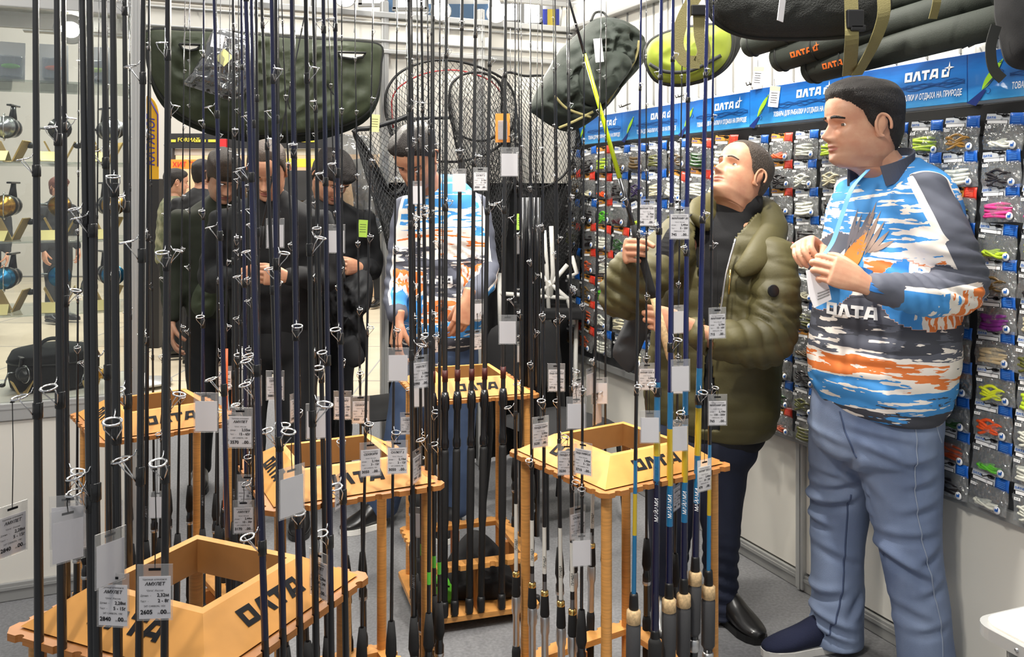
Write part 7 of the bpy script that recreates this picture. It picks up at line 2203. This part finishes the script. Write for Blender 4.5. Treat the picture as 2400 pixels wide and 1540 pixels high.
# jeans seams
def seam(name, pts, Yc, S, person, inv, m, r=0.0022, dash=False):
    path = smooth_path([Vector(((x - 1200) / F_PX * Yc, Yc, CAM_H + (HORIZON - y) / F_PX * Yc)) for x, y in pts], 50)
    out = []
    for p in path:
        h = S['legbvh'].ray_cast(Vector((p.x, 2.0, p.z)), Vector((0, 1, 0)))
        if h[0] is not None: out.append(h[0] + Vector((0, -0.0006, 0)))
    mb = MB(); mb.tube(out, r, 5); mb.build(name, m, person, inv)
M['stitch'] = mat('jeans_stitch', srgb(150, 162, 184), 0.8)
M['seamdark'] = mat('jeans_seam', srgb(70, 84, 116), 0.85)
seam('side_seam', [(2118, 946), (2122, 1040), (2130, 1130), (2150, 1250), (2176, 1360), (2200, 1470), (2206, 1540)], 2.62, S1, p1, inv1, M['stitch'])
seam('inseam', [(1984, 1150), (1982, 1200), (1980, 1260), (1974, 1380), (1962, 1440), (1945, 1500)], 2.85, S1, p1, inv1, M['seamdark'], 0.003)
seam('fly_seam', [(1948, 950), (1958, 1000), (1978, 1050)], 2.72, S1, p1, inv1, M['seamdark'], 0.003)
seam('pocket_seam', [(2170, 950), (2178, 1000), (2195, 1030)], 2.62, S1, p1, inv1, M['stitch'])
# collar, placket, lettering and bird print of the jersey
mb = MB()
cpts = []
for i in range(13):
    t = i / 12; an = R(-50) + t * R(280)
    c = P(2074, 388, 2.705)
    cpts.append(c + side1 * (0.094 * math.cos(an)) + fw1 * (-0.088 * math.sin(an) + 0.02) + Vector((0, 0, 0.034 * math.sin(an) - 0.008)))
strap(mb, cpts, 0.060, 0.007, 40, (0, 0, 1)); mb.build('collar', mat('jersey_grey', srgb(76, 79, 92), 0.8), p1, inv1)
mb = MB(); o_ = P(1982, 752, 2.530); xd = Vector((0.90, -0.44, 0)); yd = Vector((0, 0, 1)); nd = (fw1 * 0.6 + Vector((0, -1, 0)) * 0.6)
hh = 0.036
decal(mb, [[((x - LOGO_W / 2) * hh, y * hh) for x, y in q] for q in logo_quads()], S1['bvh'], o_, xd, yd, nd, 0.012, 0.003)
mb.build('lettering', M['white'], p1, inv1)
def leafpoly(x0, y0, x1, y1, w, n=9):
    d = Vector((x1 - x0, y1 - y0)); L = d.length; u = d / L; e = Vector((-u.y, u.x)); up = []; dn = []
    for i in range(n):
        t = i / (n - 1); ww = w * math.sin(math.pi * t ** 0.8)
        c = Vector((x0, y0)) + d * t
        up.append((c.x + e.x * ww, c.y + e.y * ww)); dn.append((c.x - e.x * ww, c.y - e.y * ww))
    return up + dn[::-1][1:-1]
feather = mat('print_grey_feather', srgb(104, 100, 108), 0.75); featherb = mat('print_brown_feather', srgb(150, 128, 116), 0.75); birdo = mat('print_bird_orange', srgb(232, 130, 50), 0.75); birdb = mat('print_bird_blue', srgb(40, 110, 180), 0.75)
o_ = P(2000, 560, 2.570)
for nm, polys, mt in (('feather_print', [leafpoly(-.03 + .012 * i_, -.04 + .012 * i_, .0 + .013 * i_, .07 + .02 * math.sin(i_ * 2.0 + 1), .0062) for i_ in range(5)], feather), ('wing_print', [leafpoly(.0 + .012 * i_, -.06 + .006 * i_, .055 + .013 * i_, .11 - .028 * i_, .0065) for i_ in range(5)], featherb),
                      ('bird_print', [leafpoly(-.050, -.11, .03, .02, .020), leafpoly(-.03, -.11, .03, -.01, .014)], birdo), ('tail_print', [leafpoly(-.01 + .01 * i_, -.085 - .006 * i_, .07 + .012 * i_, -.10 - .012 * i_, .008) for i_ in range(4)], birdb)):
    mb = MB(); decal(mb, polys, S1['bvh'], o_, xd, yd, nd, 0.015, 0.003); mb.build(nm, mt, p1, inv1)
# lanyard and held card
mb = MB(); strap(mb, [P(2035, 398, 2.590), P(1998, 440, 2.530), P(1975, 500, 2.510), P(1950, 570, 2.490), P(1918, 612, 2.470)], 0.012, 0.002, 30, (1, -0.3, 0.4)); mb.build('lanyard', mat('lanyard_blue', srgb(96, 160, 220), 0.6), p1, inv1)
bd = empty('badge', P(1915, 640, 2.455), None, 'white badge card held in the standing vendor\'s hands', 'badge')
mb = MB(); pts = [P(x, y, 2.455) - bd.location for x, y in ((1889, 634), (1896, 690), (1908, 722), (1949, 702), (1944, 676), (1925, 630))]
n = len(pts); mb.add(pts + [p + Vector((0, 0.002, 0)) for p in pts], [tuple(range(n)), tuple(range(2 * n - 1, n - 1, -1))] + [(i, n + i, n + (i + 1) % n, (i + 1) % n) for i in range(n)], None, 0, False)
mb.build('card', M['paper'], bd)
mb = MB()
for q in range(3):
    a = P(1916, 702 - q * 7, 2.453) - bd.location; b = P(1944, 690 - q * 6, 2.453) - bd.location
    mb.tube([a, b], 0.0012, 4)
mb.build('print', M['grey'], bd)

# ------------------------------------------------------------------ man looking up with the lime rod
side2 = Vector((0.92, -0.40, 0)).normalized(); fw2 = Vector((-0.40, -0.92, 0)).normalized()
b1 = [P(1598, 560, 3.12), P(1530, 630, 3.02), P(1466, 692, 2.93), P(1462, 660, 2.90), P(1474, 612, 2.87)]
q1 = [.088, .086, .082, .070, .050]
b2 = [P(1808, 590, 3.06), P(1818, 700, 2.98), P(1795, 800, 2.90), P(1710, 800, 2.84), P(1622, 778, 2.80)]
q2 = [.088, .084, .080, .068, .050]
jc = P(1662, 640, 3.0)
def cut2(c):
    px = 1200 + c[0] / c[1] * F_PX; py = HORIZON - (c[2] - CAM_H) / c[1] * F_PX
    if py < 545 and 1632 < px < np.interp(py, [430, 500, 545], [1800, 1775, 1735]): return c[1] < 3.22
    if c[1] > 3.14: return False
    if 470 < py < 1010:
        l = np.interp(py, [470, 560, 700, 800, 900, 1010], [1635, 1628, 1640, 1655, 1650, 1632]); r = np.interp(py, [470, 560, 700, 760, 850, 1010], [1775, 1722, 1690, 1676, 1668, 1690])
        fwd = (c[0] - jc.x) * fw2.x + (c[1] - 3.18) * fw2.y
        return l < px < r and fwd > 0.05
    return False
S2 = dict(base=(0.66, 3.16, 0), label='man in olive quilted jacket looking up, holding a lime green rod', side=side2, seed=4,
    torso=[(P(1664, 985, 3.18), .225, .165), (P(1666, 940, 3.18), .238, .175), (P(1672, 850, 3.18), .235, .172), (P(1682, 750, 3.18), .232, .168), (P(1692, 650, 3.18), .236, .165), (P(1700, 590, 3.18), .236, .150), (P(1706, 545, 3.18), .205, .130), (P(1712, 510, 3.18), .125, .105)],
    arms=[(b1, q1), (b2, q2)], cut=cut2, quilt=0.068,
    legs=[([P(1595, 1010, 3.17), P(1580, 1120, 3.16), P(1570, 1240, 3.14), P(1562, 1350, 3.15), P(1560, 1440, 3.16)], [.105, .098, .078, .066, .062]), ([P(1692, 1010, 3.14), P(1690, 1120, 3.14), P(1690, 1240, 3.12), P(1690, 1350, 3.12), P(1692, 1450, 3.12)], [.102, .088, .068, .060, .058])],
    pelvis=[(P(1660, 930, 3.18), .17, .13), (P(1656, 1000, 3.18), .185, .145), (P(1652, 1060, 3.17), .18, .135)],
    neck=(P(1722, 530, 3.18), P(1735, 490, 3.18), P(1748, 452, 3.17)),
    Mh=headM(P(1738, 410, 3.15), (-0.76, -0.42, 0.48), (1.02, 1.0, 1.0), 0.0), hairline=HL_HIGH, thick=(.0035, .007), skin=M['skin2'], hair=M['hairgrey'], gaze=(0, 1, 0.25), brow_w=0.8, lid=24,
    hands=[(P(1474, 596, 2.86), (-0.22, -0.96, 0.20), (-0.97, 0.22, 0.05), False, grip, (25, 30, 25, 40), dict(size=1.02)),
           (P(1604, 762, 2.79), (-0.96, -0.10, 0.24), (0.02, -0.98, 0.16), True, [(48, 85, 45), (50, 86, 45), (52, 86, 45), (54, 84, 45)], (25, 35, 25, 35), dict(size=1.04))],
    topname='jacket', topmat=M['olivejacket'], vox=0.0075, fold=0.006, sm=6,
    creases=[(P(1480, 690, 2.9), .13, (0.6, 0, 1), 70, .014), (P(1790, 790, 2.85), .14, (1, 0, 0.6), 65, .014), (P(1815, 690, 2.95), .12, (0.3, 0, 1), 60, .010)],
    legmat=M['jeansdark'], voxleg=0.011, legcreases=[(P(1700, 1380, 3.05), .15, (0.2, 0, 1), 70, .014)],
    shoes=[((P(1560, 1440, 3.17).x, 3.22, 0), (P(1530, 1440, 3.17).x, 2.93, 0), M['shoeblack'], M['blk']), ((P(1690, 1440, 3.12).x, 3.17, 0), (P(1768, 1440, 3.05).x, 2.95, 0), M['shoeblack'], M['blk'])])
p2, inv2 = build_person(S2)
mb = MB(); eloft(mb, [(P(1658, 1015, 3.18), .198, .150), (P(1664, 960, 3.18), .205, .152), (P(1672, 850, 3.18), .207, .150), (P(1690, 650, 3.18), .205, .138), (P(1704, 560, 3.17), .165, .115), (P(1716, 522, 3.17), .095, .088), (P(1728, 492, 3.17), .078, .076), (P(1736, 472, 3.165), .075, .074), (P(1742, 455, 3.165), .072, .072)], side2, None, 30)
v, nn, f = fuse(mb, 0.009, 6); v = v + nn * (0.005 * nz(v, 30, 5, 2, (0.6, 0.6, 2)))[:, None]
mb = MB(); mb.add([Vector(p) for p in v], f); mb.build('turtleneck', M['blacksweater'], p2, inv2)
# hood folded behind the neck
mb = MB()
hp = [P(1650, 500, 3.06), P(1700, 540, 3.04), P(1668, 520, 3.02)]
eloft(mb, [(P(1640, 520, 3.06), .020, .05), (P(1650, 490, 3.14), .030, .055), (P(1715, 478, 3.26), .035, .06), (P(1795, 492, 3.22), .045, .065), (P(1808, 545, 3.10), .045, .060), (P(1772, 600, 2.99), .035, .050), (P(1728, 640, 2.965), .018, .03)], (0.6, -0.5, 0.6), 40, 18)
v, nn, f = fuse(mb, 0.009, 5); v = v + nn * (0.008 * nz(v, 26, 7, 2))[:, None]
mb = MB(); mb.add([Vector(p) for p in v], f); mb.build('hood', M['olivejacket'], p2, inv2)
# zips, badge patch, bag strap
mb = MB(); mb.tube(smooth_path([P(1724, 560, 2.985), P(1702, 640, 2.965), P(1690, 720, 2.96), P(1676, 790, 2.96)], 20), 0.004, 6); mb.build('zip', M['steel'], p2, inv2)
mb = MB(); mb.lathe([(0.0205, 0), (0.0205, 0.003), (0.018, 0.004)], 20, frame(P(1812, 682, 2.885), (1, 0, 0), (0.25, -0.95, 0.1))); mb.build('sleeve_patch', M['blk'], p2, inv2)
mb = MB(); mb.tube([P(1712, 632, 2.955), P(1710, 660, 2.955), P(1708, 690, 2.95)], 0.003, 6); mb.build('pocket_zip', M['gold'], p2, inv2)
bg_ = empty('shoulder_bag', P(1500, 720, 3.1), None, 'charcoal shoulder bag with strap hanging beside the man looking up', 'bag')
ib = Matrix.Translation(-bg_.location)
lp = smooth_loop([P(x, y, 3.08) for x, y in ((1530, 690), (1540, 740), (1510, 800), (1480, 872), (1448, 850), (1436, 820), (1462, 760), (1490, 705))], 40)
mb = MB(); puffy(mb, lp, (0, -1, 0), 0.03, 0.03, 10, 3, 0.006, 14, 3); mb.build('bag', M['dark'], bg_, ib)
mb = MB(); strap(mb, [P(1500, 712, 3.04), P(1520, 660, 2.98), P(1552, 600, 2.955), P(1580, 540, 2.98), P(1610, 505, 3.03)], 0.045, 0.004, 24, (1, 0, 0.6)); mb.build('strap', M['blkfab'], bg_, ib)
# held rod: black tip section, lime blank, grip through both fists
A_ = P(1574, 846, 2.765); B_ = P(1334, 0, 2.80)
dr = (B_ - A_).normalized(); Lr = (B_ - A_).length
hr = empty('fishing_rod', M=frame(A_, (-0.4, -1, 0), dr), label='lime green and black fishing rod held by the man looking up', cat='fishing rod')
def zpx(py): return (py - 846) / (0 - 846) * Lr
mb = MB(); mb.lathe([(0.0075, zpx(560)), (0.0072, zpx(420))], 12, None, 0); mb.lathe([(0.0074, zpx(420)), (0.0060, zpx(128))], 12, None, 1); mb.lathe([(0.0055, zpx(128)), (0.0035, Lr), (0.0012, Lr + 0.9)], 12, None, 0)
mb.build('blank', [M['black'], M['lime']], hr)
mb = MB(); mb.lathe([(0.008, zpx(700)), (0.0125, zpx(680)), (0.013, zpx(600)), (0.012, zpx(555)), (0.0085, zpx(530))], 14); mb.build('fore_grip', M['foam'], hr)
mb = MB(); mb.lathe([(0.011, 0), (0.0135, 0.01), (0.0125, zpx(790)), (0.0115, zpx(700))], 14); mb.build('rear_grip', M['cork'], hr)
for py, gr in ((470, .010), (260, .008), (60, .006)):
    g = put('line_guide', GUIDE_DK, hr, T(0.006, 0, zpx(py)) @ Matrix.Scale(gr, 4))

# ------------------------------------------------------------------ bending vendor behind the backmost rack
side3 = Vector((0.98, -0.15, 0)).normalized()
c1_ = [P(962, 478, 3.95), P(946, 560, 3.93), P(936, 640, 3.90), P(928, 700, 3.84), P(932, 742, 3.78)]
c2_ = [P(1108, 478, 3.95), P(1128, 560, 3.93), P(1140, 630, 3.90), P(1130, 668, 3.80), P(1102, 694, 3.70)]
S3 = dict(base=(-0.33, 4.0, 0), label='vendor in printed jersey bending over the backmost rack, looking down', side=side3, seed=7,
    torso=[(P(1028, 800, 4.0), .185, .15), (P(1028, 760, 4.0), .195, .16), (P(1030, 680, 4.0), .190, .155), (P(1032, 600, 4.0), .190, .15), (P(1034, 530, 3.98), .192, .14), (P(1034, 480, 3.96), .172, .12), (P(1020, 445, 3.94), .11, .10)],
    arms=[(c1_, [.074, .064, .055, .050, .042]), (c2_, [.074, .066, .057, .051, .042])], stripes=[((-1, -0.2, 0), (-1, -0.2, 0)), ((1, -0.2, 0), (0.5, -0.4, 0.8))],
    legs=[([P(985, 850, 4.0), P(965, 930, 3.98), P(945, 1020, 3.97), P(915, 1110, 4.0), P(895, 1190, 4.02)], [.105, .098, .082, .078, .074]), ([P(1065, 850, 4.0), P(1070, 930, 4.0), P(1072, 1020, 3.99), P(1070, 1110, 4.0), P(1068, 1190, 4.02)], [.105, .098, .082, .078, .074])],
    pelvis=[(P(1026, 790, 4.0), .17, .13), (P(1025, 830, 4.0), .185, .145), (P(1025, 880, 4.0), .18, .14)],
    neck=(P(1015, 455, 3.94), P(1000, 425, 3.88), P(985, 395, 3.82)),
    Mh=headM(P(975, 368, 3.78), (-0.22, -0.72, -0.62), (1.05, 1.08, 1.05)), hairline=HL_SHORT, thick=(.008, .020), skin=M['skin2'], hair=M['hairdark'], gaze=(0, 1, -0.3), wave=0.003,
    hands=[(P(933, 756, 3.76), (-0.10, -0.18, -0.97), (-0.75, -0.62, 0.1), False, relax, (8, 15, 15, 25), dict(size=1.05)), (P(1094, 706, 3.67), (-0.26, -0.22, -0.92), (0.45, -0.85, 0.1), True, [(30, 35, 20)] * 4, (15, 20, 20, 22), dict(size=1.05))],
    topname='jersey', topmat=M['jersey'], vox=0.009, fold=0.008, creases=[(P(1080, 640, 3.85), .14, (0.6, 0, 1), 60, .014), (P(928, 640, 3.85), .1, (0.2, 0, 1), 70, .012)],
    legmat=M['jeansmid'], voxleg=0.012,
    shoes=[((P(900, 1190, 4.0).x, 4.02, 0), (P(800, 1190, 3.92).x, 3.9, 0), M['shoeblack'], M['solewhite']), ((P(1066, 1190, 4.02).x, 4.05, 0), (P(1040, 1190, 3.92).x, 3.78, 0), M['shoeblack'], M['solewhite'])])
p3, inv3 = build_person(S3)
mb = MB(); hh = 0.034
decal(mb, [[((x - LOGO_W / 2) * hh, y * hh) for x, y in q] for q in logo_quads()], S3['bvh'], P(1022, 665, 3.85), (0.99, -0.12, 0), (0, 0, 1), (0, -1, 0), 0.014, 0.003)
mb.build('lettering', M['white'], p3, inv3)
mb = MB(); cpts = []
for i in range(13):
    an = R(-40) + i / 12 * R(260)
    cpts.append(P(1012, 440, 3.92) + side3 * (0.085 * math.cos(an)) + Vector((0, 0.082, 0)) * math.sin(an) + Vector((0, 0, 0.03 * math.sin(an) - 0.01)))
strap(mb, cpts, 0.045, 0.006, 30, (0, 0, 1)); mb.build('collar', bpy.data.materials['jersey_grey'], p3, inv3)

# ------------------------------------------------------------------ visitors beyond the racks and in the aisle
def visitor(label, x, y, yaw, H, topm, legm, hairm, skinm, hl=HL_SHORT, thick=(.006, .012), pitch=-0.2, arms=('down', 'down'), headturn=0.0, lean=0.0, wid=1.0, topname='jacket', seed=3, vox=0.014, wave=0.0, long=0.50, quilt=None):
    f = Vector((math.sin(yaw), -math.cos(yaw), 0)); s = Vector((math.cos(yaw), math.sin(yaw), 0))     # yaw 0 faces the camera; s is to image right
    o = Vector((x, y, 0)); k = H / 1.78
    def q(a, b, z): return o + s * (a * k * wid) + f * (b * k) + Vector((0, 0, z * k))
    tor = [(q(0, lean * .0, 0.90 - (0.5 - long) * 0), .185 * k * wid, .145 * k), (q(0, 0, 1.0), .190 * k * wid, .150 * k), (q(0, lean * .3, 1.18), .190 * k * wid, .145 * k), (q(0, lean * .6, 1.33), .205 * k * wid, .135 * k), (q(0, lean * .8, 1.43), .185 * k * wid, .115 * k), (q(0, lean, 1.49), .09 * k, .085 * k)]
    arms_ = []; hands = []
    for sg, mode in zip((-1, 1), arms):
        sh = q(sg * .19, lean * .75, 1.40)
        if mode == 'down':
            el = q(sg * .245, lean * .5 - .02, 1.12); wr = q(sg * .25, lean * .4 + .06, .88); hd = (f * .1 + Vector((0, 0, -1)))
        else:       # bent, hand before the belly
            el = q(sg * .25, lean * .5 + .02, 1.13); wr = q(sg * .10, lean * .6 + .26, 1.16); hd = (f * .5 - s * sg * .8 + Vector((0, 0, .1)))
        arms_.append(([sh, sh.lerp(el, .5), el, el.lerp(wr, .55), wr], [.080 * k, .072 * k, .062 * k, .054 * k, .042 * k]))
        hands.append((wr + hd.normalized() * 0.012, hd, s * sg * (1 if mode == 'down' else .2) + (Vector((0, 0, 0)) if mode == 'down' else f * .9), sg > 0, relax if mode == 'down' else [(40, 50, 30)] * 4, (10, 18, 18, 28), dict(size=1.0)))
    legs_ = [([q(sg * .09, 0, .88), q(sg * .10, 0, .66), q(sg * .10, .01, .46), q(sg * .105, 0, .25), q(sg * .11, 0, .07)], [.098 * k, .088 * k, .070 * k, .062 * k, .058 * k]) for sg in (-1, 1)]
    hd_f = (Matrix.Rotation(headturn, 3, 'Z') @ f) * math.cos(pitch) + Vector((0, 0, math.sin(pitch)))
    hc = q(0, lean * 1.15 + .03, 1.645) + Vector((0, 0, -0.03 if pitch < -0.4 else 0)) + f * (0.04 if pitch < -0.4 else 0)
    S = dict(base=o, label=label, side=s, torso=tor, arms=arms_, legs=legs_, pelvis=[(q(0, 0, .93), .165 * k, .13 * k), (q(0, 0, .88), .18 * k, .14 * k), (q(0, 0, .80), .17 * k, .13 * k)], neck=(q(0, lean, 1.45), q(0, lean * 1.1, 1.51), q(0, lean * 1.15 + .02, 1.56)),
             Mh=headM(hc, hd_f, (1.0, 1.04, 1.0)), hairline=hl, thick=thick, skin=skinm, hair=hairm, hands=hands, topname=topname, topmat=topm, vox=vox, fold=0.008, legmat=legm, voxleg=0.016, seed=seed, wave=wave,
             shoes=[(q(sg * .105, -.06, 0), q(sg * .13, .22, 0), M['shoeblack'], M['blk']) for sg in (-1, 1)])
    if quilt: S['quilt'] = quilt
    return build_person(S)
pv, iv = visitor('man in black sweater and thin glasses looking down behind the middle racks', -1.07, 4.02, 0.10, 1.76, M['blacksweater'], M['darkcoat'], M['hairbrown'], M['skin2'], HL_HIGH, (.004, .008), -0.55, ('bent', 'bent'), 0.0, 0.10, 1.05, 'sweater', 5, 0.011)
# his glasses
hm_ = Vector((-1.07, 4.02, 0))
mb = MB()
Mg = None
for o in pv.children:
    if o.name.startswith('eye') and not o.name.startswith('eyebrow'):
        co = [o.matrix_local @ v.co for v in o.data.vertices]; c = sum(co, Vector()) / len(co)
        fwd = Vector((math.sin(.10), -math.cos(.10), 0)) * math.cos(-.55) + Vector((0, 0, math.sin(-.55)))
        mb.torus(0.019, 0.0013, frame(c + fwd * 0.019, (1, 0, 0), fwd) @ Matrix.Diagonal((1.15, .85, 1, 1)), 18, 5)
mb.build('glasses', M['chrome'], pv)
visitor('visitor with fringe in dark olive coat looking down, left of the man with glasses', -1.50, 4.62, 0.35, 1.74, M['olivecoat'], M['darkcoat'], M['hairbrown'], M['skin'], HL_FRINGE, (.012, .020), -0.6, ('down', 'bent'), 0.2, 0.08, 1.0, 'coat', 6, 0.013, 0.004)
pk, ik = visitor('visitor in dark jacket with bowed dark hair, right of the man with glasses', -0.97, 4.54, 0.5, 1.74, M['darkcoat'], M['darkcoat'], M['hairdark'], M['skin2'], HL_FRINGE, (.012, .020), -0.75, ('down', 'bent'), 0.3, 0.10, 1.0, 'jacket', 8, 0.013, 0.004)
visitor('visitor in black quilted jacket seen from behind in the aisle', -2.72, 7.8, math.pi - 0.3, 1.80, M['darkcoat'], M['darkcoat'], M['hairdark'], M['skin'], HL_SHORT, (.006, .010), 0.0, ('bent', 'down'), 0.0, 0.0, 1.1, 'jacket', 9, 0.016, 0, quilt=0.07)
visitor('visitor in pale camouflage jacket beyond the black-jacketed one', -3.12, 8.2, math.pi * 0.7, 1.72, mat('camo_pale', srgb(150, 150, 120), 0.8, col2=srgb(90, 96, 70), vscale=14), M['darkcoat'], M['hairdark'], M['skin'], HL_SHORT, (.006, .012), -0.1, ('down', 'down'), 0.0, 0, 1.0, 'jacket', 10, 0.018)
visitor('far visitor in black coat carrying a white bag in the aisle', -1.86, 11.8, -0.4, 1.76, M['darkcoat'], M['darkcoat'], M['hairdark'], M['skin'], HL_SHORT, (.006, .012), 0, ('down', 'down'), 0, 0, 1.0, 'coat', 11, 0.02)
visitor('dark-haired far visitor showing through the left of the display case', -5.6, 9.4, 0.5, 1.74, M['darkcoat'], M['darkcoat'], M['hairdark'], M['skin'], HL_SHORT, (.006, .012), 0, ('down', 'down'), 0, 0, 1.0, 'coat', 12, 0.02)
visitor('red-haired far visitor showing through the display case', -5.3, 10.4, 1.2, 1.68, M['darkcoat'], M['darkcoat'], mat('hair_auburn', srgb(96, 50, 34), 0.6), M['skin'], HL_FRINGE, (.015, .02), 0, ('down', 'down'), 0, 0, 1.0, 'coat', 13, 0.02)
# puffy jacket over the dark visitor's arm, white carrier bag, olive pouch
r = empty('folded_jacket', P(820, 740, 4.30), None, 'black puffer jacket carried over the dark visitor\'s arm', 'jacket')
ir = Matrix.Translation(-r.location)
lp = smooth_loop([P(x, y, 4.32) for x, y in ((750, 640), (800, 622), (850, 626), (874, 660), (868, 720), (850, 745), (862, 800), (855, 840), (830, 848), (812, 815), (790, 780), (765, 720))], 60)
mb = MB(); puffy(mb, lp, (0, -1, 0), 0.09, 0.07, 18, 2.4, 0.03, 16, 5); mb.build('body', M['darkcoat'], r, ir)
mb = MB(); eloft(mb, [(P(812, 800, 4.22), .05, .04), (P(830, 835, 4.22), .05, .04), (P(838, 850, 4.22), .04, .035)], (1, 0, 0), 12, 14); mb.build('sleeve', M['darkcoat'], r, ir)
r = empty('carrier_bag', P(872, 570, 11.6), None, 'white plastic carrier bag carried in the far aisle', 'bag')
ir = Matrix.Translation(-r.location)
lp = smooth_loop([P(x, y, 11.6) for x, y in ((874, 568), (886, 585), (895, 615), (888, 638), (862, 640), (850, 628), (856, 600), (866, 580))], 40)
mb = MB(); puffy(mb, lp, (0, -1, 0), 0.10, 0.08, 12, 2.4, 0.02, 8, 5); mb.build('bag', mat('white_plastic', srgb(226, 222, 216), 0.5), r, ir)
mb = MB(); mb.tube([P(870, 574, 11.55), P(874, 560, 11.55), P(878, 574, 11.55)], 0.008, 6); mb.build('handle', M['whitetube'], r, ir)
r = empty('belt_pouch', P(462, 690, 4.55), None, 'olive pouch hanging at the hip of the visitor in olive coat', 'pouch')
ir = Matrix.Translation(-r.location)
lp = smooth_loop([P(x, y, 4.4) for x, y in ((470, 660), (500, 665), (510, 700), (500, 738), (475, 745), (452, 730), (450, 695))], 40)
mb = MB(); puffy(mb, lp, (0, -1, 0), 0.04, 0.04, 12, 3, 0.005, 14, 5); mb.build('pouch', M['olivebag'], r, ir)
mb = MB(); strap(mb, [P(475, 668, 4.38), P(478, 620, 4.42), P(490, 560, 4.45)], 0.03, 0.004, 12, (1, 0, 0)); mb.build('strap', M['trim'], r, ir)

A_ = P(606, 575, 3.62); B_ = P(712, 46, 3.62)
make_rod('thin', A_ - (B_ - A_).normalized() * 0.35, (B_ - A_).normalized(), 'slim black fishing rod held slanting by the man with glasses', None, -1.2)
